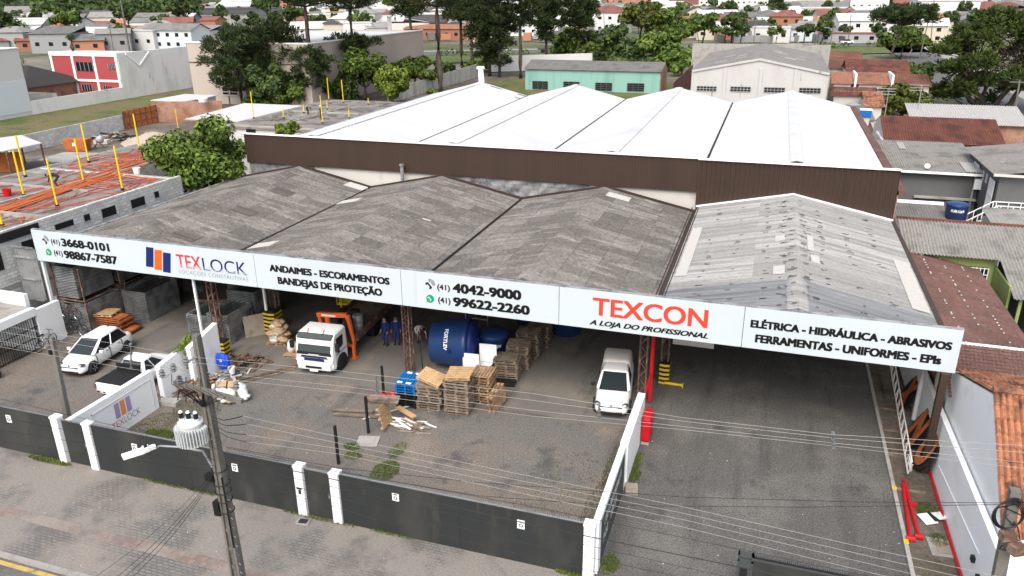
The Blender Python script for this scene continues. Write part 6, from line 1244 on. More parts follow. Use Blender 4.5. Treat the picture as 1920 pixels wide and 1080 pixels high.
# ================================================================ building site on the left
ZS = 5.9
t = thing('block_building', 'unfinished grey block building with orange conduits spread on its roof slab', 'building', (-46, 36, 0))
mb = MB(); mb.box(-40.25, -40.0, 20, 44.5, 0, 6.15); mb.box(-53, -40.25, 44.3, 44.5, 0, 6.0); mb.box(-53.2, -53, 20, 54.5, 0, 6.0); mb.box(-46.4, -46.2, 44.5, 54.5, 0, 6.0); mb.box(-53, -46.4, 54.3, 54.5, 0, 6.05); mb.build('wall', m['block'], t)
mb = MB(); mb.prism([(-40.26, 20, 5.65), (-40.26, 44.3, 5.65), (-46.4, 44.3, 5.65), (-46.4, 54.3, 5.65), (-53, 54.3, 5.65), (-53, 20, 5.65)], (0, 0, .25)); mb.build('roof_slab', m['wetslab'], t)
mb = MB(); mb.box(-53, -40.26, 33.3, 33.55, 5.9, 6.12); mb.box(-46.6, -46.4, 33.55, 44, 5.9, 6.02); mb.box(-46.35, -46.2, 36.6, 44.3, 5.9, 6.05); mb.box(-51.5, -43.5, 39.5, 39.7, 5.9, 6.02); mb.build('upstand_beam', m['concrete'], t)
mb = MB(); mb.box(-40.3, -39.94, 26, 32.4, 5.55, 6.05); mb.box(-53, -47.2, 31.8, 32.2, 5.9, 5.95); mb.build('formwork_board', m['black'], t)
for (a, b) in (((103, 415), (139, 433)), ((157, 404), (170, 416)), ((190, 388), (219, 410)), ((245, 371), (273, 392)), ((289, 361), (299, 372)), ((40, 445), (84, 478)), ((0, 540), (22, 645)), ((0, 468), (5, 508))):
    sl = .32 * (b[0] - a[0]); p, q = atX(a[0], a[1] + sl, -40.0), atX(b[0], b[1] - sl, -40.0); y0, y1 = sorted((p.y, q.y)); z1, z0 = p.z, q.z
    if a[0] == 0: y0 -= 1.2
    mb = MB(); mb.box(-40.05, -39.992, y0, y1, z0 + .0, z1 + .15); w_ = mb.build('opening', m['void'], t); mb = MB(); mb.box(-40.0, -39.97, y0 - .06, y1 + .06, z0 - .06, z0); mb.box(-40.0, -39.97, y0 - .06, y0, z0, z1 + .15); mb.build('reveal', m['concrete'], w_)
mb = MB(); mb.box(-40.0, -39.96, 20, 31, 2.85, 3.1); mb.build('string_course', m['concrete'], t)
# conduits on the slab
r5 = random.Random(5)
def conduits(name, mt, n, seed, band=None):
    r = random.Random(seed); mb = MB()
    for i in range(n):
        if band:
            a = V(band[0]).lerp(V(band[1]), r.random() * .3); b = V(band[0]).lerp(V(band[1]), .6 + .4 * r.random()); off = V((r.uniform(-1, 1), r.uniform(-.6, .6), 0)); pts = [a + off, a.lerp(b, .33) + off * .5 + V((r.uniform(-.5, .5), r.uniform(-.3, .3), 0)), a.lerp(b, .66) + off * .7 + V((r.uniform(-.6, .6), r.uniform(-.4, .4), 0)), b + off * 2]
        else:
            x, y = r.uniform(-52.5, -41), r.uniform(22, 53)
            if y > 44 and x > -46.8: x = r.uniform(-52.5, -47)
            an = r.choice((.9, 1.2, 1.5, .1, 2.2)) + r.uniform(-.4, .4); L = r.uniform(1.5, 5); d = V((math.cos(an), math.sin(an), 0)); nn = V((-d.y, d.x, 0)); k = r.uniform(-.5, .5)
            pts = [V((x, y, 0)) + d * L * s_ + nn * k * math.sin(s_ * 3.1) for s_ in (0, .25, .5, .75, 1)]
            pts = [V((max(-52.8, min(-40.4 if q.y < 44 else -46.7, q.x)), max(20.5, min(54, q.y)), 0)) for q in pts]
        z = 5.93 + r.random() * (.12 if band else .05); mb.tube([(q.x, q.y, z) for q in pts], .03 if not band else .04, 4)
    o = mb.build(name, m[mt], None); tag(o, kind='stuff'); return o
o = conduits('orange_conduits', 'conduit', 26, 3, ((-43.5, 27, 0), (-47.8, 51, 0))); o['label'] = 'orange conduits bundled along the roof slab'; o['category'] = 'conduits'
o = conduits('red_conduits', 'conduit_red', 120, 8); o['label'] = 'red conduits scattered over the roof slab'; o['category'] = 'conduits'
o = conduits('loose_conduits', 'conduit', 60, 12); o['label'] = 'loose orange conduits snaking over the roof slab'; o['category'] = 'conduits'
pp = 0
def ypole(px, py, z, h=3.05, near=''):
    global pp
    P = at(px, py, z); t = thing('yellow_post', near, 'post', P, 0, 'yellow safety posts'); mb = MB(); mb.cyl(P, P + V((0, 0, h)), .06, n=8); mb.build('tube', m['yellowpole'], t); mb = MB(); mb.cyl(P, P + V((0, 0, .16)), .12, n=8); mb.build('foot', m['black'], t)
for i, (px, py) in enumerate(((45, 368), (48, 332), (108, 388), (157, 341), (167, 305), (230, 357), (262, 281), (5, 425))):
    ypole(px, py, ZS, 3.05, ['yellow safety post near the site hut edge, taller looking one in front', 'yellow safety post directly before the little white-roofed hut', 'yellow safety post beside the crouching roof worker', 'yellow safety post in the middle of the orange conduits', 'yellow safety post at the back edge before the orange bin', 'yellow safety post closest to the leafy tree', 'yellow safety post at the far slab corner by the sand pile', 'yellow safety post at the left edge near the black formwork'][i])
for i, (px, py, h) in enumerate(((476, 222, 3.4), (605, 231, 3.4), (617, 188, 3.3), (644, 193, 3.3), (532, 222, 1.3), (570, 212, 1.2), (655, 222, 1.2), (691, 196, .9), (614, 205, 1))):
    ypole(px, py, 3.2, h, ['tall yellow post at the left end of the second slab', 'tall yellow post beside the standing slab worker', 'tall yellow post at the back of the second slab', 'second tall yellow post at the back of the second slab', 'short yellow post by the dark plank on the second slab', 'short yellow post beside the bent slab worker', 'short yellow post near the white roof edge', 'shortest yellow post under the bright round tree', 'short yellow post behind the standing slab worker'][i])
ypole(335, 245, 0, 3.0, 'yellow post standing on the ground behind the leafy tree')
P = at(107, 353, ZS); person('person in dark work clothes crouching over the orange conduits', P, R_(-60), 'dark_cloth', 'denim', 'bend')
P = at(603, 224, 3.2); person('person in white helmet standing on the second slab', P, R_(-30), 'dark_cloth', 'denim', 'stand', 'helmet'); P = at(578, 215, 3.2); person('person in black bending over the second slab', P, R_(70), 'dark_cloth', 'dark_cloth', 'bend')
for (px, py, mt, lb) in ((258, 327, 'white', 'white bucket on the conduit-strewn slab'), (15, 368, 'redsafe', 'red jug on the slab near the left edge')):
    P = at(px, py, ZS); t = thing('bucket', lb, 'bucket', P); mb = MB(); mb.lathe([(.22, 0), (.28, .5), (.24, .5), (.2, .05)], P, 12); mb.build('pail', m[mt], t)
# second block building
t = thing('block_building', 'low grey block building with bare slab behind the leafy tree, two workers on top', 'building', (-57, 92, 0))
mb = MB(); mb.box(-63.6, -51, 79.5, 104, 0, 2.95); mb.build('wall', m['block'], t); mb = MB(); mb.box(-63.9, -50.8, 79.3, 104.3, 2.95, 3.2); mb.build('roof_slab', m['wetslab'], t); mb = MB(); mb.box(-63.9, -50.8, 79.3, 79.6, 3.2, 3.4); mb.box(-57, -56.8, 82, 100, 3.2, 3.32); mb.box(-62, -52, 92, 92.2, 3.2, 3.32); mb.build('upstand_beam', m['concrete'], t)
for (a, b) in (((461, 237), (480, 250)), ((556, 237), (566, 248))):
    p, q = atY(*a, 79.5), atY(*b, 79.5); mb = MB(); mb.box(p.x, q.x, 79.42, 79.52, q.z, p.z); mb.build('opening', m['void'], t)
mb = MB()
for _ in range(26): mb.obox((rnd.uniform(-62, -52.5), rnd.uniform(83, 102), 3.26), rnd.uniform(.6, 1.8), rnd.uniform(.2, .5), .08, rnd.uniform(0, 3))
mb.build('planks', m['woodgrey'], t)
t = thing('block_building', 'shaded block annex between leafy tree and brown parapet end', 'building', (-48, 62, 0)); mb = MB(); mb.box(-52.6, -42.6, 57, 72, 0, 2.8); mb.build('wall', m['block'], t); p, q = atX(452, 308, -42.6), atX(468, 327, -42.6); mb = MB(); mb.box(-42.62, -42.55, p.y - .6, p.y + 1.2, 1.0, 2.6); mb.build('opening', m['void'], t)
# orange hut
t = thing('site_hut', 'orange hut with wide pale roof in front of the brick wall', 'hut', (-67, 92, 0)); mb = MB(); mb.box(-73.2, -61, 87.2, 97.5, 0, 2.5); mb.build('wall', m['farroof_orange'], t); mb = MB(); mb.corr((-75, 99, 2.95), (14.5, 0, 0), (0, -13.2, -.4), 50, .03, 6, 1); mb.build('roof', m['farroof_white'], t); mb = MB(); mb.box(-71.5, -70, 87.1, 87.2, 1.0, 2.0); mb.build('window', m['void'], t)
# brick wall, orange boards, block wall, sand
def upright(name, lb, cat, a, b, h, th, mt, part='wall_body'):
    p, q = at(*a), at(*b); t = thing(name, lb, cat, p.lerp(q, .5)); d = V((q.x - p.x, q.y - p.y, 0)).normalized(); n = V((-d.y, d.x, 0)) * th; mb = MB(); h2 = h if isinstance(h, tuple) else (h, h)
    mb.prism([p, q, q + V((0, 0, h2[1])), p + V((0, 0, h2[0]))], n); mb.build(part, m[mt], t); return t, p, q
t, p, q = upright('brick_wall', 'bare red brick wall right of the orange boards', 'wall', (290, 229), (420, 226), 3.0, .2, 'brick')
t, p, q = upright('board_fence', 'rust-orange site board fence at the end of the block wall', 'fence', (236, 243), (297, 229), 2.6, .1, 'orangeform', 'boards'); mb = MB()
for k in range(7): r_ = p.lerp(q, k / 6); mb.beam(r_ + V((0, -.1, 0)), r_ + V((0, -.1, 2.65)), .14)
for z in (.8, 1.8): mb.beam(p + V((0, -.1, z)), q + V((0, -.1, z)), .1)
mb.build('battens', m['rust'], t)
upright('block_wall', 'pale grey block wall between the site and the green field', 'wall', (20, 292), (234, 243), 2.1, .2, 'block')
t = thing('sand_pile', 'tan sand pile in front of the orange boards', 'sand pile', at(300, 268)); g = at(290, 268); mb = MB(); n = 20
vs = [(g.x, g.y, 1.5)]
for j in range(1, 6):
    for i in range(n): a = 6.283 * i / n; r_ = 3.2 * j / 5; vs.append((g.x + r_ * math.cos(a) * 1.5, g.y + r_ * math.sin(a), max(-.05, 1.5 * (1 - (j / 5) ** 1.3)) + rnd.uniform(-.1, .1) * (j < 5)))
mb.add(vs, [(0, 1 + i, 1 + (i + 1) % n) for i in range(n)] + [(1 + (j - 1) * n + i, 1 + j * n + i, 1 + j * n + (i + 1) % n, 1 + (j - 1) * n + (i + 1) % n) for j in range(1, 5) for i in range(n)]); mb.build('heap', m['sand'], t, smooth=True)
g = at(262, 272); sheet('cement_spill', [(g.x + 2.4 * math.cos(k * .6), g.y + 1.4 * math.sin(k * .6) + rnd.uniform(-.2, .2)) for k in range(10)], 'farwall_white', .01)
g = at(130, 293); sheet('concrete_pad', [(at(x, y).x, at(x, y).y) for x, y in ((70, 300), (120, 285), (200, 287), (165, 300), (100, 305))], 'concrete', .012)
g = at(148, 282); t = thing('site_bin', 'rusty orange waste bin against the block wall', 'bin', (g.x, g.y, 0), .3); t.scale = (.72, .8, .85); mb = MB(); mb.add([(-1.7, -.8, 0), (1.7, -.8, 0), (1.7, .8, 0), (-1.7, .8, 0), (-2.1, -1, 1.7), (2.1, -1, 1.7), (2.1, 1, 1.7), (-2.1, 1, 1.7)], [(0, 3, 2, 1), (0, 1, 5, 4), (1, 2, 6, 5), (2, 3, 7, 6), (3, 0, 4, 7), (4, 5, 6, 7)]); mb.build('skip', m['orangeform'], t, local=True); mb = MB(); mb.box(-.3, .3, -1.0, -.97, .8, 1.3); mb.build('label_plate', m['white'], t, local=True)
g = at(186, 278); t = thing('cement_mixer', 'grey cement mixer right of the orange bin', 'cement mixer', (g.x, g.y, 0), .6); mb = MB(); mb.lathe([(.25, 0), (.5, .3), (.5, .6), (.28, 1.0)], (0, 0, .7), 14, Matrix.Rotation(.6, 3, 'Y')); mb.build('mixer_drum', m['steel'], t, local=True); mb = MB(); mb.beam((-.6, -.4, 0), (0, 0, .9), .08); mb.beam((-.6, .4, 0), (0, 0, .9), .08); mb.beam((.7, 0, 0), (0, 0, .8), .08); mb.build('mixer_frame', m['rust'], t, local=True)
g = at(192, 270); t = thing('cement_trough', 'yellowish mixing trough by the cement mixer', 'trough', (g.x, g.y, 0)); mb = MB(); mb.obox((g.x, g.y, .3), 1.8, .9, .5, .3); mb.build('trough', m['farwall_cream'], t)
g = at(245, 255); heap('site_debris', 'dark timber debris lying along the block wall', 'debris', (g.x - 1, g.y - 2, 0), 6.5, 4, 110, 2.2, .2, ['rust', 'woodgrey', 'black', 'concrete'], .6, (0, 3.1), 21)
# white roofed open hut at left edge
t = thing('open_hut', 'small open site hut with corrugated white roof at the left edge', 'hut', (-66, 52, 0)); P = [at(-40, 290, 3.2), at(5, 285, 3.0), at(80, 268, 3.0), at(42, 252, 3.3), at(-30, 262, 3.3)]
a, b, c, d = at(2, 284, 3.0), at(79, 268, 3.0), at(40, 253, 3.3), at(-60, 266, 3.3); mb = MB(); mb.corr(d, c - d, a - d + V((-4, -.8, 0)), 40, .04, 6, 1) if False else mb.add([V((a.x - 9, a.y - 2, 3.0)), a, b, c, d], [(0, 1, 2, 3, 4)])
for (e, f) in ((a, b), (b, c)): mb.add([e, f, f - V((0, 0, .12)), e - V((0, 0, .12))], [(0, 1, 2, 3)])
mb.build('roof', m['farroof_white'], t); mb = MB()
for q in (b.lerp(a, .1), a.lerp(b, .05), c.lerp(d, .1)): mb.beam((q.x, q.y + .3, 0), (q.x, q.y + .3, 2.95), .15)
mb.build('post', m['rust'], t); mb = MB(); q = a.lerp(c, .25); mb.obox((q.x - 2.5, q.y + .8, 1.1), 4.5, .15, 2.2, .4); mb.build('board_wall', m['orangeform'], t)
# ================================================================ big buildings left
t = thing('blue_white_building', 'tall pale blue and white blank building cut by the left edge', 'building', (-126, 88, 0)); mb = MB(); mb.box(-140, -115, 78, 97, 0, 10.4); mb.build('wall', m['farwall_white'], t); mb = MB(); mb.box(-114.99, -114.95, 78, 97, .6, 5.6); mb.build('blue_paint', m['farwall_blue'], t); mb = MB(); mb.box(-140.1, -114.9, 77.9, 97.1, 10.4, 10.55); mb.build('coping', m['white'], t)
t = thing('perimeter_wall', 'long stained white perimeter wall beside the green field', 'wall', (-115, 106, 0)); mb = MB(); mb.box(-115.3, -115, 97, 117, 0, 2.15); mb.build('wall_body', m['stainwall'], t)
t = thing('red_building', 'red and white framed two-storey building with black-stained side wall', 'building', (-123, 126, 0)); mb = MB(); mb.box(-131, -115.4, 117, 122, 0, 8.2); mb.build('wall', m['plaster'], t); mb = MB(); mb.box(-115.4, -115.0, 117, 136, 0, 8.2); mb.build('side_wall', m['stainwall'], t); mb = MB(); mb.beam((-114.98, 119, 7.9), (-114.98, 122, 5.6), .25); mb.beam((-114.98, 125, 7.9), (-114.98, 122, 5.6), .25); mb.build('brace_mark', m['white'], t)
Yf = 117
p, q = atY(120, 110, Yf), atY(218, 102, Yf); bx(t, 'red_front', 'redpaint', -130.6, -115.2, 116.9, 116.98, 0, 7.6); mb = MB()
for k in range(4): x = -130.8 + k * 5.15; mb.box(x - .25, x + .25, 116.8, 116.95, 0, 7.7)
mb.box(-131, -115.1, 116.78, 116.94, 3.0, 3.4); mb.box(-131.1, -114.95, 116.78, 117, 7.6, 8.3); mb.build('white_frame', m['white'], t)
for (x0, x1, z0, z1) in ((-125.0, -121, 4.9, 6.5), (-117.4, -115.9, 5.4, 6.3), (-128, -126.6, 1.3, 2.3), (-124.6, -122.2, 1.2, 2.4), (-119.4, -117.4, 1.2, 2.2)):
    mb = MB(); mb.box(x0, x1, 116.82, 116.9, z0, z1); w_ = mb.build('window', m['glass'], t); mb = MB()
    for k in range(5): x = x0 + (x1 - x0) * k / 4; mb.box(x - .05, x + .05, 116.78, 116.82, z0, z1)
    mb.build('frame', m['farwall_grey'], w_)
t = thing('beige_building', 'large blank beige building partly hidden by dark araucarias', 'building', (-86, 138, 0)); mb = MB(); mb.box(-98.3, -74, 116, 162, 0, 10.3); mb.build('wall', m['beige'], t); mb = MB(); mb.box(-98.4, -73.9, 115.85, 115.98, 7.0, 7.12); mb.build('band', m['rust'], t); mb = MB(); mb.box(-90.95, -90.8, 115.85, 115.98, 0, 7); mb.build('downpipe', m['rust'], t)
mb = MB(); mb.add([(-98, 117, 10.35), (-74.3, 117, 10.35), (-74.3, 155, 10.35), (-98, 155, 10.35)], [(0, 1, 2, 3)]); mb.build('roof', m['farroof_white'], t); mb = MB(); mb.box(-98.4, -73.9, 115.9, 116.2, 10.3, 10.5); mb.box(-74.2, -73.9, 116.2, 162, 10.3, 10.5); mb.build('coping', m['white'], t)
p, q = atY(417, 164, 116), atY(445, 178, 116); mb = MB(); mb.box(p.x, q.x, 115.9, 115.98, q.z, p.z); w_ = mb.build('window', m['glass'], t); mb = MB(); mb.box(p.x - .1, q.x + .1, 115.82, 115.9, q.z - .15, q.z); mb.box((p.x + q.x) / 2 - .06, (p.x + q.x) / 2 + .06, 115.82, 115.9, q.z, p.z); mb.box(p.x, q.x, 115.82, 115.9, p.z - .75, p.z - .65); mb.build('frame', m['plaster'], w_)
bx(t, 'garage_roof', 'farroof_white', -93.6, -87, 100.3, 108.3, 2.5, 2.62); bx(t, 'garage_wall', 'plaster', -93.3, -87.3, 100.6, 108, 0, 2.5); 
t = thing('dark_roof_house', 'house with dark hip roof between blue-white building and red building', 'house', (-134, 112, 0)); bx(t, 'wall', 'brick', -142, -126, 106, 118, 0, 3); mb = MB(); mb.add([(-143, 105, 3), (-125, 105, 3), (-125, 119, 3), (-143, 119, 3), (-138, 112, 6.2), (-131, 112, 6.2)], [(0, 1, 5, 4), (1, 2, 5), (2, 3, 4, 5), (3, 0, 4)]); mb.build('roof', m['farroof_dark'], t)
t = thing('old_wall', 'weathered grey wall below the dark hip roof', 'wall', (-128, 104, 0)); bx(t, 'wall_body', 'precast', -142, -116.5, 103.5, 103.8, 0, 2.6)
t = thing('white_tank', 'white water tank on the garage roof by the beige building', 'water tank', at(381, 190, 3)); P = at(381, 191, 3.05); mb = MB(); mb.lathe([(.6, 0), (.7, .5), (.75, .55), (.2, .75)], P, 16); mb.build('shell', m['white'], t)
# ================================================================ trees
tr = random.Random(42)
def leaves(mb, c, rx, ry, rz, n, s, r, flat=0.):
    c = V(c)
    for _ in range(n):
        z = r.uniform(-1, 1); a = r.uniform(0, 6.283); q = math.sqrt(1 - z * z); d = V((q * math.cos(a), q * math.sin(a), z)); k = r.random() ** .4
        P = c + V((d.x * rx * k, d.y * ry * k, d.z * rz * k)); nn = (d + V((r.uniform(-.9, .9), r.uniform(-.9, .9), r.uniform(-.4, 1.1)))).normalized()
        u = nn.orthogonal().normalized(); w_ = nn.cross(u); t = r.uniform(0, 6.283); u, w_ = u * math.cos(t) + w_ * math.sin(t), w_ * math.cos(t) - u * math.sin(t); L = s * r.uniform(.6, 1.3); W = L * r.uniform(.4, .6)
        mb.add([P - u * L, P - w_ * W + nn * L * .12, P + u * L, P + w_ * W - nn * L * .1], [(0, 1, 2, 3)])
def needles(mb, c, R, n, s, r, up=.3):
    """a spray of narrow needle tufts, coming out of one point"""
    c = V(c)
    for _ in range(n):
        z = r.uniform(-.7, 1); a = r.uniform(0, 6.283); q = math.sqrt(max(0, 1 - z * z)); d = V((q * math.cos(a), q * math.sin(a), z + up)).normalized(); k = r.random() ** .5
        P = c + d * R * k; w_ = d.orthogonal().normalized() * s * .2; t = d.cross(w_).normalized() * s * .2; w_ = w_ * math.cos(a * 3) + t * math.sin(a * 3); L = d * s
        mb.add([P - w_, P + w_, P + L + w_ * .5, P + L - w_ * .5], [(0, 1, 2, 3)])
def limb(mb, a, b, r0, r1, r, n=4, wob=.08):
    a, b = V(a), V(b); L = (b - a).length; pts = []; rad = []
    for i in range(n + 1):
        k = i / n; o = V((r.uniform(-1, 1), r.uniform(-1, 1), r.uniform(-.4, .4))) * L * wob * (0 if i in (0, n) else 1); pts.append(a.lerp(b, k) + o); rad.append(r0 + (r1 - r0) * k)
    mb.tube(pts, rad, 7)
def broadleaf(lb, base, cz, rx, rz, mt, n=3000, s=.3, seed=1, th=None, cat='tree', name='broadleaf_tree', trunk='trunk', nb=13, group=None, cx=0):
    r = random.Random(seed); base = V(base); t = thing(name, lb, cat, base, 0, group); C0 = V((cx, 0, cz)); mb = MB(); lf = MB(); tw = .035 * (cz + rz) + .03
    limb(mb, (0, 0, -.2), (cx * .3, 0, cz - rz * .45), tw, tw * .6, r)
    for i in range(nb):
        z = r.uniform(-.75, .85); a = i * 2.4 + r.uniform(-.4, .4); q = math.sqrt(1 - z * z) * r.uniform(.5, .78); c = C0 + V((q * math.cos(a) * rx, q * math.sin(a) * rx, z * rz * .72)); br = r.uniform(.25, .42)
        limb(mb, (cx * .3, 0, cz - rz * r.uniform(.3, .6)), c, tw * .4, .02, r, 4, .1); leaves(lf, c, rx * br, rx * br, rz * br * .85, n // nb, s, r)
    leaves(lf, C0, rx * .5, rx * .5, rz * .5, n // 14, s, r)
    mb.build('trunk', m[trunk], t, local=True, smooth=True); lf.build('crown', m[mt], t, local=True); return t
def araucaria(lb, base, H, levels, seed=1, tr_r=None, s=.42, group='araucaria trees', mt='leaf_arauc', lean=(0, 0)):
    r = random.Random(seed); base = V(base); t = thing('araucaria_tree', lb, 'tree', base, 0, group); mb = MB(); lf = MB(); tw = tr_r or .018 * H + .12; top = V((lean[0], lean[1], H * .97))
    limb(mb, (0, 0, -.2), top, tw, tw * .45, r, 6, .006)
    for (z, R, n, cr, dens) in levels:
        a0 = r.uniform(0, 6)
        for i in range(n):
            a = a0 + 6.283 * i / n + r.uniform(-.25, .25); rr = R * r.uniform(.45, 1.05); z1 = z + r.uniform(-.5, .5) + rr * .12; o = top * (z / H); P = V((o.x + rr * math.cos(a), o.y + rr * math.sin(a), z1))
            pts = [V((o.x, o.y, z - .9)), V((o.x, o.y, z - 1.2)).lerp(P, .5) - V((0, 0, .15)), P]; mb.tube(pts, [.1, .075, .04], 5)
            for k in range(3):
                Q = P + V((r.uniform(-1, 1), r.uniform(-1, 1), r.uniform(-.3, .4))) * cr * .75; needles(lf, Q, cr * r.uniform(.55, .9), int(dens * .5), s, r)
            needles(lf, pts[1], cr * .5, dens // 5, s, r)
    mb.build('trunk', m['trunk'], t, local=True, smooth=True); lf.build('crown', m[mt], t, local=True); return t
def tree_px(lb, cpx, rpx, basepx, mt, n, s, seed, **k):
    g = at(*basepx); d = math.hypot(g.x, g.y); sc = d / F * 1.02; c = ray(*cpx); kk = d / math.hypot(c.x, c.y); cz = CZ + c.z * kk
    return broadleaf(lb, (g.x, g.y, 0), max(cz, rpx[1] * sc * .6), rpx[0] * sc, rpx[1] * sc, mt, n, s, seed, **k)
# leafy tree between the block building and the shed
P = atY(375, 300, 48.2); broadleaf('dense mid-green leafy tree between the block building and the grey shed roof', (P.x, 48.2, 0), atY(375, 292, 48.2).z, 3.75, 3.5, 'leaf_mid', 17000, .19, 3, nb=30)
P = atY(536, 241, 73); broadleaf('small bright bush peeping over the brown parapet end', (P.x, 73, 0), P.z, 1.5, .95, 'leaf_bright', 1500, .2, 4)
tree_px('bright yellow-green round tree before the precast wall', (738, 158), (37, 37), (738, 196), 'leaf_bright', 5200, .33, 5, nb=18, trunk='trunk_pale')
tree_px('dark green tree left of the bright round tree', (690, 133), (42, 50), (686, 190), 'leaf_mid', 4200, .4, 6)
tree_px('dark tree against the beige wall end, right of the bright round tree', (787, 130), (44, 30), (780, 170), 'leaf_mid', 3000, .42, 7)
tree_px('green bushy tree under the tall araucaria behind the second slab', (556, 160), (42, 38), (556, 196), 'leaf_mid', 4200, .38, 8)
tree_px('dark rounded bush at the foot of the leftmost araucaria', (485, 183), (26, 20), (485, 204), 'leaf_dark', 2200, .36, 9)
tree_px('dark bush behind the yellow posts of the second slab', (622, 165), (36, 28), (622, 192), 'leaf_dark', 2600, .36, 10)
tree_px('thin sparse tree before the beige wall', (655, 150), (20, 42), (655, 194), 'leaf_dark', 900, .36, 11, nb=9)
tree_px('olive bush between dark araucarias and the second slab', (520, 178), (26, 22), (520, 202), 'leaf_olive', 1600, .36, 12)
tree_px('dark tree hiding the beige building corner', (600, 135), (42, 46), (600, 188), 'leaf_dark', 3600, .38, 15, nb=18)
tree_px('mid-green tree below the second bushy araucaria', (548, 172), (40, 30), (548, 200), 'leaf_mid', 2800, .36, 16)
tree_px('dark undergrowth tree under the first two araucarias', (505, 150), (40, 40), (505, 202), 'leaf_dark', 3000, .38, 17)
tree_px('low bush at the foot of the precast wall', (835, 128), (26, 18), (836, 148), 'leaf_dark', 1500, .42, 13)
tree_px('small clump of bright shrubs by the tall trunk', (812, 172), (14, 6), (812, 178), 'leaf_bright', 500, .3, 14)
for i, (c, r_, b, mt, lb) in enumerate((((1166, 88), (44, 48), (1166, 128), 'leaf_dark', 'dense dark broadleaf tree right behind the turquoise roof'), ((1240, 95), (50, 42), (1240, 130), 'leaf_mid', 'wide green tree behind the brick gable end'), ((1200, 34), (44, 34), (1200, 108), 'leaf_olive', 'light green treetop above the dark broadleaf trees'), ((1262, 50), (44, 34), (1260, 108), 'leaf_mid', 'green treetop right of the light green one'),
        ((1098, 82), (38, 32), (1098, 116), 'leaf_mid', 'green tree behind the left half of the turquoise building'), ((1060, 78), (30, 28), (1060, 110), 'leaf_mid', 'dark green tree by the avenue truck'), ((1278, 112), (26, 26), (1278, 140), 'leaf_mid', 'lower green tree next to the white hall corner'), ((1130, 108), (30, 18), (1130, 124), 'leaf_dark', 'dark undergrowth tree behind the turquoise roof ridge'),
        ((1330, 44), (33, 20), (1318, 88), 'leaf_mid', 'flat-topped tree left of the white hall roof'), ((1690, 72), (40, 22), (1690, 108), 'leaf_mid', 'round tree under the umbrella araucaria on the verge'), ((905, 122), (40, 10), (905, 132), 'leaf_mid', 'hedge-like tree along the avenue'), ((1205, 118), (60, 14), (1205, 130), 'leaf_dark', 'dark shrub row at the back of the turquoise building'))):
    tree_px(lb, c, r_, b, mt, 2600, .62, 20 + i)
tree_px('rounded yellowish tree behind the red tile house', (1684, 190), (48, 32), (1690, 222), 'leaf_olive', 5600, .32, 40, nb=22)
tree_px('dark green shrub right of the red tile house', (1876, 245), (18, 22), (1880, 272), 'leaf_mid', 1500, .24, 41); tree_px('pale shrub at the right edge by the side street', (1904, 244), (14, 18), (1906, 270), 'leaf_olive', 900, .22, 42)
tree_px('dark bare-stemmed tree between clay roofs and pine', (1715, 135), (26, 22), (1715, 170), 'leaf_dark', 1400, .5, 43)
# araucarias
def ara(px, py, lb, H, lv, seed, **k): g = at(px, py); return araucaria(lb, (g.x, g.y, 0), H, lv, seed, **k)
ara(455, 200, 'leftmost bushy dark araucaria before the beige building', 12.8, [(3.6, 3.8, 6, 1.1, 150), (5.5, 5.2, 8, 1.3, 170), (7.2, 5.6, 9, 1.4, 180), (8.8, 5.2, 9, 1.4, 180), (10.4, 4.4, 8, 1.4, 180), (11.6, 2.6, 6, 1.4, 180)], 1)
ara(522, 197, 'second bushy dark araucaria before the beige building', 13.2, [(3.0, 3.4, 6, 1.2, 160), (4.6, 4.2, 8, 1.3, 170), (6.2, 4.4, 8, 1.4, 180), (8, 4.8, 9, 1.4, 180), (9.8, 4.6, 9, 1.5, 190), (11.4, 3.8, 8, 1.5, 190), (12.4, 1.8, 5, 1.4, 180)], 2)
ara(590, 200, 'tall araucaria with a lower dark clump, left of centre', 22, [(4.2, 2.6, 6, 1.0, 130), (5.8, 3.2, 7, 1.1, 150), (7.2, 3.4, 8, 1.2, 150), (8.6, 2.6, 6, 1.1, 140), (17, 7.0, 10, 1.6, 200), (19, 6.0, 9, 1.6, 200), (21, 4, 7, 1.5, 180)], 3)
ara(670, 184, 'tall araucaria with a flat lower tier, beside the beige wall', 22, [(9.0, 4.2, 11, 1.1, 150), (9.8, 3.0, 7, 1.1, 150), (16.4, 7.6, 11, 1.7, 210), (18, 6.5, 10, 1.7, 200), (20.5, 4.5, 8, 1.6, 180)], 4)
ara(826, 180, 'tallest straight araucaria trunk in front of the precast wall', 22, [(16.6, 7.5, 10, 1.7, 200), (18.5, 6.8, 10, 1.7, 200), (20.6, 4.2, 8, 1.6, 180)], 5, tr_r=.62)
k0 = [(7, 3, 5, 1.3, 120), (9.5, 4, 7, 1.5, 150), (12, 4.5, 8, 1.6, 170), (14.5, 4.6, 8, 1.7, 170), (17, 4.4, 8, 1.7, 170), (19.5, 3.4, 6, 1.6, 150)]
ara(866, 122, 'double-trunked dark araucaria behind the precast wall end', 21, [(12, 4.6, 8, 1.7, 170), (14.5, 5, 8, 1.8, 170), (17, 4.6, 8, 1.7, 170), (19.5, 3.4, 6, 1.6, 150)], 6, s=.6); ara(886, 126, 'dark araucaria right of the double trunk', 19, k0[2:], 7, s=.6)
ara(918, 143, 'full-crowned dark araucaria before the long white wall', 17, [(4, 2.2, 5, 1, 110)] + [(z * .8, R, n, cr, d) for (z, R, n, cr, d) in k0], 8, s=.52); ara(937, 145, 'small dark araucaria with low side clump before the white wall', 13, [(3.4, 2.4, 6, .9, 110), (7, 3, 6, 1.3, 140), (9.5, 3.4, 7, 1.4, 150), (11.8, 2.8, 6, 1.4, 140)], 9, s=.5)
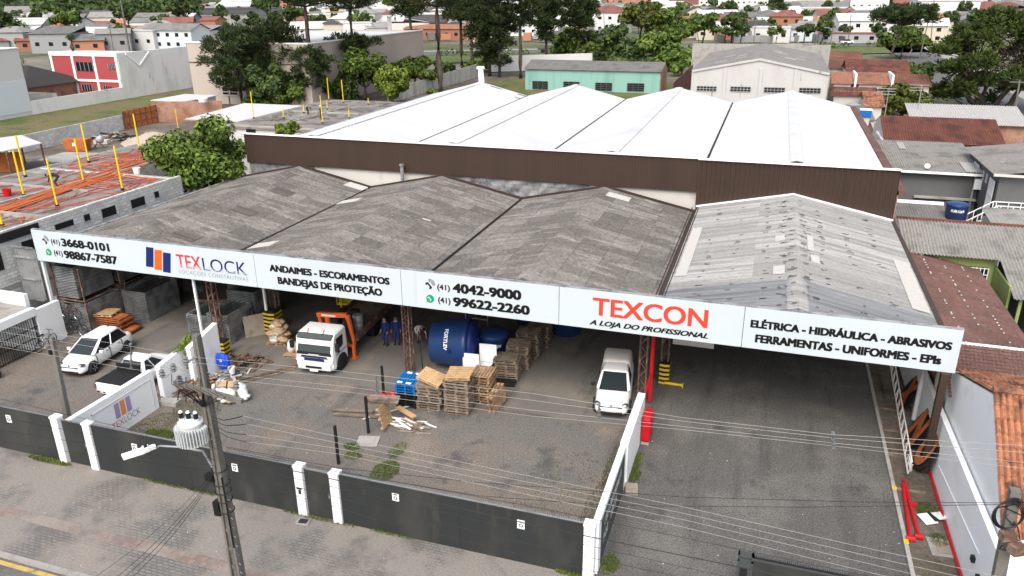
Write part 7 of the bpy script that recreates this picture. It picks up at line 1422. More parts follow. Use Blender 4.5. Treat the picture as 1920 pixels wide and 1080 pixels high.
ara(976, 147, 'slender lone araucaria left of the turquoise building', 20, [(12, 2.2, 5, 1.2, 120), (14.5, 3.2, 7, 1.4, 140), (17, 3.4, 7, 1.5, 150), (19, 2.2, 5, 1.4, 140)], 10, s=.55)
ara(1024, 122, 'broad dark araucaria beside the avenue truck', 20, k0, 11, s=.62); ara(1084, 118, 'dark araucaria in front of the green trees, behind the turquoise roof', 21, k0, 12, s=.62)
ara(1657, 138, 'flat umbrella-crowned araucaria on the verge at right', 13.6, [(11.2, 6.8, 13, 1.5, 210), (12.2, 6.4, 13, 1.5, 210), (12.9, 4.2, 9, 1.4, 190)], 13, tr_r=.35, s=.5, lean=(3.2, 3)); ara(775, 140, 'dark araucaria top behind the beige wall end', 20, [(14, 3, 6, 1.5, 150), (16.5, 3.4, 7, 1.6, 150), (18.8, 2.4, 5, 1.5, 140)], 14, s=.6)
# the big pine
g = at(1850, 209); t = thing('pine_tree', 'huge multi-stemmed dark pine at the right edge by the side street', 'tree', (g.x, g.y, 0)); r = random.Random(77); mb = MB(); lf = MB()
stems = [((-1.4, 0, 0), (-3.4, .5, 9)), ((-.9, .2, 0), (-.5, -.5, 12)), ((1.4, .4, 0), (3.6, .5, 10)), ((1.8, 0, 0), (6.5, -1.5, 8.5)), ((-1.4, .2, 1.0), (-7.2, -.5, 5.0)), ((-.6, 0, 1), (-4.5, -1.5, 6))]
for a, b in stems: limb(mb, a, b, .48, .16, r, 6, .05)
for i in range(108):
    z = r.uniform(.9, 14.2); R = 9.2 * math.sqrt(max(.1, 1 - ((z - 7.0) / 7.6) ** 2)); a = r.uniform(0, 6.283); q = R * math.sqrt(r.uniform(.2, 1)); P = V((q * math.cos(a) + (.9 if z > 9 else -.2), q * math.sin(a) * .8, z))
    if z < 3.8 and -3.6 < P.x < 5.5 and P.y < 3: continue
    st = r.choice(stems); limb(mb, V(st[0]).lerp(V(st[1]), r.uniform(.4, 1)), P, .1, .03, r, 3, .08)
    for k in range(4): needles(lf, P + V((r.uniform(-1, 1), r.uniform(-1, 1), r.uniform(-.5, .5))) * 1.1, r.uniform(.7, 1.15), 95, .5, r, .45)
mb.build('trunk', m['trunk'], t, local=True, smooth=True); lf.build('crown', m['leaf_pine'], t, local=True)
# palms and dead trunk
def palm(lb, px, py, H, seed, s=1.):
    r = random.Random(seed); g = at(px, py); t = thing('palm_tree', lb, 'palm tree', (g.x, g.y, 0)); mb = MB(); limb(mb, (0, 0, -.2), (.3, 0, H), .22 * s, .16 * s, r); mb.build('trunk', m['trunk_pale'], t, local=True); lf = MB()
    for i in range(22):
        a = r.uniform(0, 6.283); el = r.uniform(-.3, 1.1); d = V((math.cos(a) * math.cos(el), math.sin(a) * math.cos(el), math.sin(el))); pts = [V((.3, 0, H)) + d * 2.6 * s * k - V((0, 0, 1.5 * s * k * k)) for k in (0, .33, .66, 1)]; w_ = V((-d.y, d.x, 0)).normalized() * .28 * s
        for k in range(3): lf.add([pts[k] - w_, pts[k] + w_ * .2, pts[k + 1] + w_ * .2, pts[k + 1] - w_], [(0, 1, 2, 3)]); lf.add([pts[k] - w_ * .2, pts[k] + w_, pts[k + 1] + w_, pts[k + 1] - w_ * .2], [(0, 1, 2, 3)])
    lf.build('fronds', m['leaf_mid'], t, local=True)
palm('left one of two palms above the blue-white building', 32, 92, 8, 1, 1.5); palm('right one of two palms above the blue-white building', 45, 86, 8, 2, 1.5); palm('small palm over the white house walls', 163, 84, 4, 3, 1.2); palm('young palm on the green verge', 1703, 112, 5, 4, .8)
g = at(153, 178); t = thing('dead_trunk', 'tall brown dead trunk in front of the red building', 'trunk', (g.x, g.y, 0)); mb = MB(); limb(mb, (0, 0, 0), (.2, 0, height((153, 178), (138, 70))), .5, .42, random.Random(3), 6, .01); mb.build('stem', m['trunk'], t, local=True); lf = MB(); leaves(lf, (.2, 0, height((153, 178), (138, 70))), .9, .9, .6, 120, .25, random.Random(4)); lf.build('ivy', m['leaf_dark'], t, local=True)
# ivy on the yard wall
t = thing('ivy_plant', 'bright green creeper spilling over the white yard wall behind the pickup', 'plant', (-26.2, 28.0, 1.9)); lf = MB(); r = random.Random(9)
for i in range(13): leaves(lf, (-26.5 + r.uniform(-.25, .2), 27.2 + i * .1, 2.05 + .02 * i + r.uniform(-.1, .12)), .2, .2, .15, 34, .07, r)
for i in range(6): leaves(lf, (-26.2, 27.45 + r.uniform(-.1, .15), 1.9 - i * .16), .1, .12, .1, 24, .06, r)
lf.build('foliage', m['leaf_bright'], t)
# ================================================================ the town behind
fr = random.Random(123)
# prototype far trees
protos = []
for i in range(4):
    t = broadleaf('tree', (0, 0, 0), 5.2, (3.4, 4.2, 3.0, 3.8)[i], (3.4, 3.0, 3.8, 3.2)[i], ('leaf_far', 'leaf_mid', 'leaf_dark', 'leaf_far')[i], 700, .62, 300 + i, nb=9); protos.append(t)
used = [False] * 4
def ftree(x, y, s, lb, k=None):
    k = fr.randrange(4) if k is None else k
    sc = (s, s, s * fr.uniform(.85, 1.2))
    if not used[k]: used[k] = True; p = protos[k]; p.location = (x, y, 0); p.scale = sc; p['label'] = lb; p['group'] = 'trees among the far houses'; return p
    return dup(protos[k], (x, y, 0), fr.uniform(0, 6), sc, lb, 'trees among the far houses')
WL = {'farwall_white': 'white', 'farwall': 'off-white', 'farwall_cream': 'cream', 'farwall_brick': 'brick', 'farwall_grey': 'grey', 'farwall_blue': 'pale blue'}
RL = {'farroof_grey': 'grey', 'farroof_dark': 'dark', 'farroof_white': 'white', 'farroof_red': 'red', 'farroof_orange': 'orange'}
def fhouse(x, y, w, d, h, rz, kind, rm, wm, lb, win=True, group='houses of the far town', floors=1):
    t = thing('far_house', lb, 'house', (x, y, 0), rz, group); mb = MB(); mb.box(-w / 2, w / 2, -d / 2, d / 2, -.3, h); mb.build('wall', m[wm], t, local=True); mb = MB(); o = .5; r = min(w, d) * .22
    if kind == 'gable':
        mb.add([(-w / 2 - o, -d / 2 - o, h), (w / 2 + o, -d / 2 - o, h), (w / 2 + o, d / 2 + o, h), (-w / 2 - o, d / 2 + o, h), (-w / 2 - o, 0, h + r), (w / 2 + o, 0, h + r)], [(0, 1, 5, 4), (2, 3, 4, 5)]); 
        for e in (-w / 2, w / 2): g_ = MB(); g_.add([(e, -d / 2, h), (e, d / 2, h), (e, 0, h + r * .93)], [(0, 2, 1)]); g_.build('gable', m[wm], t, local=True)
    elif kind == 'hip': k = max(0, w / 2 - d / 2); mb.add([(-w / 2 - o, -d / 2 - o, h), (w / 2 + o, -d / 2 - o, h), (w / 2 + o, d / 2 + o, h), (-w / 2 - o, d / 2 + o, h), (-k, 0, h + r), (k + .01, 0, h + r)], [(0, 1, 5, 4), (1, 2, 5), (2, 3, 4, 5), (3, 0, 4)])
    elif kind == 'shed': mb.add([(-w / 2 - o, -d / 2 - o, h), (w / 2 + o, -d / 2 - o, h), (w / 2 + o, d / 2 + o, h + r * .8), (-w / 2 - o, d / 2 + o, h + r * .8)], [(0, 1, 2, 3)]); mb.box(-w / 2, w / 2, d / 2 - .1, d / 2, h, h + r * .7)
    else: mb.box(-w / 2 - .15, w / 2 + .15, -d / 2 - .15, d / 2 + .15, h, h + .35); mb.box(-w / 2 + .5, w / 2 - .5, -d / 2 + .5, d / 2 - .5, h + .35, h + .4)
    mb.build('roof', m[rm], t, local=True)
    if win:
        n = max(2, int(w / 4))
        for f in range(floors):
            for i in range(n):
                x0 = -w / 2 + (i + .5) * w / n; z0 = h * f / floors + (h / floors) * .35; mb = MB(); mb.box(x0 - .7, x0 + .7, -d / 2 - .06, -d / 2 - .01, z0, z0 + 1.2); mb.build('window', m['glass'], t, local=True)
    return t
AVA = math.atan2(420, 840)
spec = []   # photographed landmarks: px, py of the front foot, width, depth, height, kind, roof, wall, label, floors
A = spec.append
A((125, 66, 16, 10, 5.6, 'gable', 'farroof_dark', 'farwall_white', 'two-gabled white house with dark grey roof left of the wood', 2)); A((103, 76, 9, 9, 5.0, 'hip', 'farroof_orange', 'farwall_white', 'bright orange hip roofed white house left of the wood', 1)); A((185, 62, 20, 9, 3.6, 'hip', 'farroof_red', 'farwall_white', 'long red roof before the dark wood', 1)); A((222, 58, 12, 9, 3.6, 'gable', 'farroof_orange', 'farwall_white', 'orange roof right of the long red roof', 1))
A((317, 50, 17, 12, 5.5, 'hip', 'farroof_orange', 'farwall_white', 'big orange hip roofed house above the pale blue house', 2)); A((318, 92, 20, 10, 6.2, 'gable', 'farroof_grey', 'farwall_blue', 'pale blue two-storey house behind the stained wall', 2)); A((270, 92, 10, 9, 6.0, 'flat', 'farroof_white', 'farwall_white', 'bare white block left of the pale blue house', 1)); A((362, 82, 12, 10, 4.6, 'shed', 'farroof_grey', 'farwall', 'grey lean-to roof behind the beige building corner', 1))
A((115, 88, 14, 9, 3.4, 'gable', 'farroof_white', 'farwall_white', 'white roofed house behind the dead trunk top', 1)); A((165, 84, 14, 9, 4.4, 'gable', 'farroof_white', 'farwall_cream', 'cream gabled house right of the dead trunk top', 1)); A((205, 86, 14, 9, 3.8, 'gable', 'farroof_white', 'farwall_white', 'mottled white gabled house before the tall grey pole', 1)); A((243, 88, 14, 9, 3.0, 'shed', 'farroof_grey', 'farwall', 'low grey roof right of the tall grey pole', 1)); A((75, 84, 14, 9, 3.2, 'gable', 'farroof_grey', 'farwall', 'low grey gabled house right of the palms', 1)); A((72, 62, 12, 9, 3.8, 'gable', 'farroof_white', 'farwall_white', 'white roofed house above the palms', 1)); A((20, 76, 16, 9, 3.0, 'gable', 'farroof_orange', 'farwall', 'terracotta roofed house at the left edge below the palms', 1)); A((232, 72, 15, 9, 3.2, 'gable', 'farroof_orange', 'farwall', 'small orange roof behind the tall grey pole', 1)); A((215, 74, 22, 9, 3.0, 'shed', 'farroof_grey', 'farwall_cream', 'long grey shed roof crossing behind the tall pole', 1))
A((392, 60, 9, 9, 5.4, 'gable', 'farroof_red', 'farwall_brick', 'steep red gable with white bargeboards behind the beige roof', 1)); A((425, 48, 34, 16, 6.5, 'gable', 'farroof_dark', 'farwall_grey', 'dark grey hall roof behind the beige building', 1)); A((490, 44, 22, 14, 7.5, 'hip', 'farroof_dark', 'farwall_grey', 'dark mansard roofed house left of the tall araucaria', 2)); A((450, 44, 40, 18, 5.5, 'flat', 'farroof_white', 'farwall_white', 'long plain white hall front behind the beige building', 1)); A((395, 34, 34, 16, 7.5, 'flat', 'farroof_white', 'farwall_brick', 'brick block with white roof top left', 1)); A((460, 28, 60, 24, 7.0, 'gable', 'farroof_white', 'farwall_white', 'large white hall roof far behind the araucarias', 1))
A((600, 52, 20, 12, 6.5, 'flat', 'farroof_white', 'farwall_cream', 'cream flat roofed house between the tall araucarias', 2)); A((675, 54, 15, 12, 7.5, 'hip', 'farroof_grey', 'farwall', 'grey hipped house right of the flat tier araucaria', 2)); A((750, 48, 26, 14, 6.0, 'hip', 'farroof_red', 'farwall_white', 'red roof cluster left of the tallest trunk', 1)); A((757, 58, 26, 14, 4.2, 'flat', 'farroof_white', 'farwall_white', 'white firewalled house before the red roof cluster', 1)); A((800, 55, 18, 14, 8.5, 'flat', 'farroof_grey', 'farwall_cream', 'cream blank house behind the tallest trunk', 2)); A((845, 74, 40, 8, 4.0, 'shed', 'farroof_orange', 'farwall_brick', 'long terracotta wall and roof along the avenue', 1)); A((770, 30, 24, 14, 7, 'hip', 'farroof_red', 'farwall_white', 'small far red roof above the red roof cluster', 2))
A((1000, 66, 22, 12, 6.5, 'gable', 'farroof_white', 'farwall_white', 'white gabled house behind the slender araucaria', 2)); A((1135, 62, 18, 14, 8.5, 'hip', 'farroof_red', 'farwall_white', 'maroon roofed white house between araucarias and green trees', 2)); A((1120, 42, 40, 20, 10, 'flat', 'farroof_grey', 'farwall_grey', 'grey block far behind the araucarias', 2)); A((1065, 34, 40, 20, 16, 'flat', 'farroof_white', 'farwall_white', 'tall white flats with red balcony band', 4))
A((1350, 74, 26, 12, 5.0, 'gable', 'farroof_white', 'farwall_cream', 'cream house behind the flat-topped tree', 1)); A((1392, 58, 26, 12, 7.0, 'gable', 'farroof_grey', 'farwall_grey', 'grey house with balcony above the white hall roof', 2)); A((1470, 66, 20, 13, 8.5, 'hip', 'farroof_red', 'farwall_brick', 'brick-red two-storey house above the white hall roof', 2)); A((1445, 78, 20, 10, 5.5, 'flat', 'farroof_white', 'farwall_white', 'white house below the brick-red house', 1)); A((1530, 74, 20, 10, 5.5, 'gable', 'farroof_grey', 'farwall_grey', 'grey gabled house by the avenue', 1)); A((1498, 76, 13, 10, 4.6, 'gable', 'farroof_grey', 'farwall_blue', 'lilac-blue little house behind the long parapet', 1)); A((1555, 42, 70, 24, 8.5, 'flat', 'farroof_white', 'farwall_white', 'long white factory front at upper right', 1)); A((1400, 24, 110, 30, 12, 'flat', 'farroof_white', 'farwall_white', 'long white low block along the far ridge', 2)); A((1535, 24, 60, 30, 16, 'flat', 'farroof_grey', 'farwall_cream', 'tan flat block on the far ridge', 2)); A((1622, 34, 34, 22, 17, 'flat', 'farroof_red', 'farwall_white', 'stepped white villa with small red roof top', 3)); A((1560, 56, 24, 14, 7.5, 'gable', 'farroof_red', 'farwall_white', 'white house with dark red gable at upper right', 2)); A((1600, 76, 20, 14, 8.0, 'gable', 'farroof_white', 'farwall_white', 'big white gabled side wall by the avenue', 2)); A((1648, 74, 24, 13, 8.0, 'gable', 'farroof_red', 'farwall_white', 'white house with red roof left of the umbrella tree', 2)); A((1726, 80, 24, 14, 6.5, 'gable', 'farroof_white', 'farwall_cream', 'cream and white house right of the umbrella tree', 2)); A((1590, 80, 30, 6, 3.4, 'flat', 'farroof_red', 'farwall_grey', 'low red edged canopy beside the avenue', 1)); A((1770, 44, 44, 24, 13, 'gable', 'farroof_white', 'farwall_white', 'white warehouse roof beside the pine top', 1)); A((1560, 66, 22, 12, 5.5, 'gable', 'farroof_orange', 'farwall_cream', 'orange roofed house before the white factory', 1)); A((1690, 60, 24, 14, 8.0, 'gable', 'farroof_white', 'farwall_white', 'white house behind the umbrella crown', 2)); A((1415, 70, 22, 12, 4.5, 'hip', 'farroof_dark', 'farwall', 'brown-dark hipped roof above the white hall', 1))
occ = []
for (px, py, w, d, h, kind, rm, wm, lb, fl) in spec:
    if px > 1300: w *= .66; d *= .8; h *= .85
    g = at(px, py); fhouse(g.x, g.y + d / 2, w, d, h, fr.choice((0, .08, -.06, .16)), kind, rm, wm, lb, fl > 1 or py > 50, floors=fl); occ.append((px, py, w * F / math.hypot(g.x, g.y)))
# filler rows of roofs
row_names = ['nearest filler row', 'second filler row', 'third filler row', 'fourth filler row', 'fifth filler row', 'sixth filler row']
RN = ['row %s from the front' % q for q in ORD]
RW = ((94, 46), (84, 44), (76, 44), (68, 46), (60, 44), (53, 42), (46, 40), (40, 38), (34, 36), (28, 34), (23, 34), (18, 40))
for ri, (py, step) in enumerate(RW):
    px = -60 + ri * 13; n = 0
    while px < 1990:
        x = px + fr.uniform(-10, 10); y = py + fr.uniform(-2.5, 2.5); px += step
        if (ri < 3 and x > 330) or (ri < 4 and x > 1740) or (95 < x < 350 and y < 50) or (1130 < x < 1300 and y > 30) or (390 < x < 560 and y > 45) or (860 < x < 1120 and y > 55): continue
        if any(abs(x - ox) < ow * .5 + 4 and abs(y - oy) < 4 for ox, oy, ow in occ): continue
        g = at(x, y); w = fr.uniform(9, 15) * (1 + ri * .09); kind = fr.choice(('gable', 'hip', 'gable', 'shed', 'flat')); rm = fr.choice(('farroof_grey', 'farroof_grey', 'farroof_grey', 'farroof_white', 'farroof_white', 'farroof_white', 'farroof_red', 'farroof_orange', 'farroof_dark')); wm = fr.choice(('farwall_white', 'farwall_white', 'farwall', 'farwall_cream', 'farwall_grey', 'farwall_brick'))
        if n < 50: fhouse(g.x, g.y, w, w * fr.uniform(.6, .9), fr.choice((3.2, 3.6, 5.5, 6)), AVA + fr.choice((0, 1.571)) * fr.choice((0, 1)) + fr.uniform(-.3, .3), kind, rm, wm, '%s %s-roofed house, %s from left in the %s of far houses' % (WL[wm], RL[rm], ORD[n], ORD[ri] + ' row'), ri < 5)
        n += 1
# garden walls and sheds nobody could count
cl = {k: MB() for k in ('farwall_grey', 'farwall', 'farroof_grey', 'farwall_brick')}
for k in range(700):
    x, y = fr.uniform(-40, 1960), fr.choice((fr.uniform(50, 80), fr.uniform(25, 50)))
    if (95 < x < 350 and y < 50) or (x > 1740 and y > 60) or (1130 < x < 1300): continue
    g = at(x, y); a_ = AVA + fr.choice((0, 1.571)) + fr.uniform(-.3, .3); L = fr.uniform(4, 13); big = fr.random() < .4
    cl[fr.choice(list(cl))].obox((g.x, g.y, 1.1 if not big else 1.4), L if not big else fr.uniform(3, 6), .25 if not big else fr.uniform(2.5, 5), 2.4 if not big else 2.9, a_)
for k, mb in cl.items(): tag(mb.build('garden_walls', m[k]), 'low garden walls and sheds among the far houses', 'walls', kind='stuff')
# trees among the houses
n = 0
for ri, (py, step) in enumerate(((80, 60), (64, 56), (52, 46), (41, 44), (31, 38), (23, 34))):
    px = -40 + ri * 21; n = 0
    while px < 1960:
        x = px + fr.uniform(-22, 22); y = py + fr.uniform(-4, 4); px += step
        if (ri == 0 and (330 < x < 900 or x > 1740 or 1290 > x > 900)): continue
        g = at(x, y); d = math.hypot(g.x, g.y); s = fr.uniform(.5, 1.15) * (1 + .0005 * d)
        ftree(g.x, g.y, s, 'green tree, %s from left in the %s of trees among far houses' % (ORD[min(n, 48)], ('front line', 'second line', 'third line', 'fourth line', 'fifth line', 'sixth line')[ri])); n += 1
for (px, py, s, lb) in ((130, 76, 1.6, 'dark round tree in front of the dark-roofed white house'), (245, 62, 1.9, 'round tree at the right end of the dark wood'), (352, 66, 2.1, 'large green tree right of the orange hip roof'), (305, 64, 1.3, 'dark tree left of the large green tree'), (18, 92, 1.5, 'brownish tree at the left edge above the blue-white building'), (505, 52, 2.2, 'green treetop left of the tall araucaria'), (555, 52, 1.8, 'green treetop right of the tall araucaria'), (1372, 80, 1.3, 'dark round tree over the white hall left roof slope'), (1455, 48, 2.0, 'dark conifer-like tree among upper right houses'), (1555, 68, 1.3, 'bushy tree left of the big white gabled side'), (1507, 80, .9, 'small yellowish tree by the lilac house')):
    g = at(px, py); ftree(g.x, g.y, s, lb)
# wooded rise: masses that read as one
mb = MB(); hv = []
NX = 60
for j in range(6):
    for i in range(NX + 1):
        a = math.pi * (.08 + .84 * i / NX); R = (900, 1100, 1350, 1700, 2300, 3200)[j]; hv.append((R * math.cos(a), R * math.sin(a), (-1, 6, 16, 28, 40, 55)[j] * (.7 + .5 * math.sin(i * .37 + j) * math.sin(i * .11 + 2))))
mb.add(hv, [(j * (NX + 1) + i, j * (NX + 1) + i + 1, (j + 1) * (NX + 1) + i + 1, (j + 1) * (NX + 1) + i) for j in range(5) for i in range(NX)]); tag(mb.build('hill', m['hill'], smooth=True), kind='structure')
mb = MB(); r = random.Random(5)
for k in range(150):
    x, y = r.uniform(85, 365), r.uniform(20, 52) if r.random() < .7 else r.uniform(4, 30)
    if y > 40 and x > 250 and x < 340: continue
    g = at(x, y); d = math.hypot(g.x, g.y)
    if d > 1500: continue
    R = r.uniform(5, 8) * (1 + d * .0004); leaves(mb, (g.x, g.y, R * .9 + r.uniform(0, 4)), R, R, R * .95, 120, R * .2, r)
o = mb.build('woodland', m['leaf_dark']); tag(o, 'dark wood on the rise behind the left houses', 'wood', kind='stuff')
mb = MB()
for k in range(420):
    a = R_(r.uniform(28, 150)); R0 = r.uniform(780, 1800); R = r.uniform(8, 16); leaves(mb, (R0 * math.cos(a), R0 * math.sin(a), R * .7 + max(0, (R0 - 900) * .022)), R * 1.3, R * 1.3, R * .9, 46, R * .3, r)
o = mb.build('far_woodland', m['leaf_far']); tag(o, 'belt of far trees along the horizon', 'wood', kind='stuff')
mb = MB()
for k in range(420):
    q = r.random(); p = V((-420, 72)).lerp(V((420, 492)), q); n_ = V((-.447, .894)); o_ = r.uniform(-12, -8.5); leaves(mb, (p.x + n_.x * o_, p.y + n_.y * o_, .8), 1.8, 1.4, 1.0, 26, .4, r)
o = mb.build('verge_shrubs', m['leaf_mid']); tag(o, 'low shrub belt along the avenue verge', 'shrubs', kind='stuff')
# avenue truck and cars
def on_av(px, py, off): g = at(px, py); return g
g = at(1036, 98); t = thing('road_truck', 'small white truck driving on the far avenue between the araucarias', 'truck', (g.x, g.y, 0), AVA); mb = MB(); mb.box(1.6, 3.6, -1.15, 1.15, .6, 2.9); mb.build('cab', m['carwhite'], t, local=True, bevel=.15); mb = MB(); mb.box(3.58, 3.64, -1, 1, 1.7, 2.6); mb.box(2.2, 3.2, -1.18, 1.18, 1.7, 2.5); mb.build('window', m['glass'], t, local=True); mb = MB(); mb.box(-4.5, 1.5, -1.15, 1.15, .9, 1.3); mb.build('bed', m['greypanel'], t, local=True)
for x in (-3, 2.4):
    for y in (-1, 1): mb = MB(); mb.cyl((x, y - .15, .5), (x, y + .15, .5), .5, n=12); mb.build('wheel', m['rubber'], t, local=True)
for i, (px, py, mt, lb) in enumerate(((922, 94, 'greypanel', 'dark car parked by the avenue behind the araucarias'), (1588, 82, 'carwhite', 'pale car on the avenue before the white houses'), (1900, 168, 'black', 'dark vehicle end at the right edge of the side street'))):
    g = at(px, py); t = thing('far_car', lb, 'car', (g.x, g.y, 0), AVA); mb = MB(); mb.box(-2.1, 2.1, -.85, .85, .3, .95); mb.build('body', m[mt], t, local=True, bevel=.12); mb = MB(); mb.add([(-1.6, -.8, .95), (1.0, -.8, .95), (1.0, .8, .95), (-1.6, .8, .95), (-1.2, -.65, 1.5), (.4, -.65, 1.5), (.4, .65, 1.5), (-1.2, .65, 1.5)], [(4, 5, 6, 7), (0, 1, 5, 4), (1, 2, 6, 5), (2, 3, 7, 6), (3, 0, 4, 7)]); mb.build('cabin', m['glass'], t, local=True)
    for x in (-1.3, 1.3):
        for y in (-.75, .75): mb = MB(); mb.cyl((x, y - .1, .32), (x, y + .1, .32), .32, n=10); mb.build('wheel', m['rubber'], t, local=True)
# sail-like white canopy, green shop front
g = at(958, 40); t = thing('white_sail', 'pointed white sail-like roof far behind the araucarias', 'canopy', (g.x, g.y, 0)); mb = MB(); mb.add([(g.x - 3, g.y, 0), (g.x + 16, g.y, 0), (g.x + 16, g.y + 14, 0), (g.x - 3, g.y + 14, 0), (g.x - 2, g.y + 5, 24)], [(0, 1, 4), (1, 2, 4), (2, 3, 4), (3, 0, 4)]); mb.build('membrane', m['farroof_white'], t)
g = at(935, 34); t = fhouse(g.x, g.y, 40, 20, 9, 0, 'flat', 'farroof_white', 'farwall_white', 'far white shop with a green band, left of the sail roof', False); mb = MB(); mb.box(-16, 4, -10.3, -10.05, 4.5, 8); mb.build('green_band', m['green_icon'], t, local=True)
# white smoke from the chimney far right
# distant poles
def fpole(px, py, tx, ty, lb, r0=.22, mt='conc_pole', lampm=False):
    g = at(px, py); h = height((px, py), (tx, ty)); t = thing('utility_pole', lb, 'pole', (g.x, g.y, 0), 0, 'far poles'); d = ray(tx, ty); k = math.hypot(g.x, g.y) / math.hypot(d.x, d.y); T = V((d.x * k - g.x, d.y * k - g.y, h)); mb = MB(); mb.cyl((0, 0, 0), T, r0, r0 * .6, 7); mb.build('shaft', m[mt], t, local=True); mb = MB(); mb.beam(T * .96 + V((-1.1, 0, 0)), T * .96 + V((1.1, 0, 0)), .12); mb.build('crossarm', m[mt], t, local=True)
    if lampm: mb = MB(); mb.tube([T * .93, T * .97 + V((-1.2, -.3, .3)), T * .97 + V((-2.4, -.6, .2))], .08, 5); mb.build('lamp_arm', m['steel'], t, local=True)
for a in (((243, 96), (222, -25), 'tall thick grey pole in front of the dark wood', .35), ((214, 100), (204, 42), 'thin white pole left of the tall grey pole', .16), ((1343, 82), (1338, -4), 'slim pole beside the flat-topped tree'), ((1311, 84), (1306, 52), 'short pale pole by the flat-topped tree'), ((1554, 101), (1562, 52), 'pale lamp post left of the green verge'), ((1722, 120), (1744, 24), 'pale leaning lamp post in front of the pine'), ((1590, 80), (1596, 28), 'slim concrete pole by the big white gable'), ((1413, 80), (1418, 28), 'dark slim pole above the white hall'), ((160, 84), (157, 38), 'pole among the left houses'), ((92, 80), (88, 35), 'thin pole beside the orange hip roof'), ((1745, 84), (1752, -8), 'tall pole right of the umbrella crown'), ((1897, 250), (1912, 150), 'dark pole at the right edge by the side street'), ((1640, 78), (1637, 30), 'thin pole beside the stepped villa'), ((1135, 66), (1131, 22), 'thin pole beside the maroon roof')):
    fpole(a[0][0], a[0][1], a[1][0], a[1][1], a[2], a[3] if len(a) > 3 else .17, lampm='lamp' in a[2])
# ================================================================ street pole, transformer, lamp, wires
g = V((-14.75, 16.0, 0)); d = ray(368, 628); k = math.hypot(g.x, g.y) / math.hypot(d.x, d.y); T = V((d.x * k, d.y * k, CZ + d.z * k))
def P_at(z): return V((g.x, g.y, 0)).lerp(T, z / T.z)
pole = thing('electricity_pole', 'tall weathered concrete electricity pole in the street foreground', 'pole', (g.x, g.y, 0)); mb = MB(); U = V((1, 0, 0)); W = V((0, 1, 0))
N = 14
for side in (-1, 1):   # two flanges and a recessed web
    vs = []
    for i in range(N + 1):
        z = T.z * i / N; c = P_at(z); h = .2 - .115 * z / T.z; wv = .15 - .05 * z / T.z
        for (a, b) in ((side * h, -wv), (side * h, wv), (side * (h - .08), wv), (side * (h - .08), -wv)): vs.append(c + U * a + W * b)
    mb.add(vs, [(i * 4 + j, i * 4 + (j + 1) % 4, (i + 1) * 4 + (j + 1) % 4, (i + 1) * 4 + j) for i in range(N) for j in range(4)] + [(N * 4, N * 4 + 1, N * 4 + 2, N * 4 + 3)])
vs = []
for i in range(N + 1):
    z = T.z * i / N; c = P_at(z); h = .14 - .11 * z / T.z * .9; vs += [c + U * -h + W * -.06, c + U * h + W * -.06, c + U * h + W * .06, c + U * -h + W * .06]
mb.add(vs, [(i * 4 + j, i * 4 + (j + 1) % 4, (i + 1) * 4 + (j + 1) % 4, (i + 1) * 4 + j) for i in range(N) for j in range(4)])
for i in range(11): z = .6 + i * .72; c = P_at(z); mb.obox(c, .36 - .018 * z, .2 - .008 * z, .14)
mb.build('shaft', m['conc_pole'], pole)
za = 7.75; ca = P_at(za); mb = MB(); mb.beam(ca + V((-.95, -.14, .12)), ca + V((1.35, -.14, -.12)), .12, .14); mb.build('crossarm', m['conc_pole'], pole)
mb = MB(); mb.beam(P_at(8.75) + V((0, -.12, .1)), P_at(8.2) + V((-.95, -.5, 0)), .06); mb.beam(ca + V((.3, -.1, 0)), P_at(8.3) + V((.9, .2, .25)), .05); mb.build('brace', m['galv'], pole)
ins = []
for (dx, dy, z) in ((-.3, -.25, 8.6), (-.65, -.4, 8.4), (-1.0, -.5, 8.2), (.75, .1, 8.15), (1.1, 0, 7.9), (-.7, -.2, 7.9)):
    c = P_at(z) + V((dx, dy, .0)); ins.append(c); mb = MB(); mb.lathe([(.035, 0), (.09, .05), (.05, .08), (.1, .13), (.05, .17), (.08, .22), (.03, .26)], c, 10); mb.build('insulator', m['porcelain'], pole)
mb = MB()
for i in range(7): a = P_at(7.9) + V((-.9 + i * .25, -.25, .3)); mb.tube([a, a + V((.06, -.12, -.25)), a + V((.25, .05, -.5)), P_at(7.2) + V((-.1, -.15, 0))], .012, 4)
for i in range(4): a = P_at(7.0) + V((-.8 + .28 * i, -.3, .4)); mb.tube([a, a + V((.1, 0, .35)), P_at(7.1) + V((-.05, -.1, .1))], .02, 5)
for z in (4.5, 4.2, 3.9, 3.5, 5.0): mb.torus(P_at(z), (0, 0, 1), .24, .02, 12, 4)
mb.obox(P_at(3.6) + V((-.22, -.12, 0)), .2, .18, .5); mb.obox(P_at(4.7) + V((-.3, -.1, 0)), .3, .2, .22); mb.tube([P_at(2.2) + V((.16, -.15, 0)), P_at(4.8) + V((.14, -.13, 0))], .03, 5); mb.build('cable_fittings', m['cableblack'], pole)
for k in range(9): z = 1.2 + k * .35; mb = MB(); mb.cyl(P_at(z) + V((.2, -.1, 0)), P_at(z) + V((.3, -.14, 0)), .012, n=5); mb.build('step_bolt', m['galv'], pole)
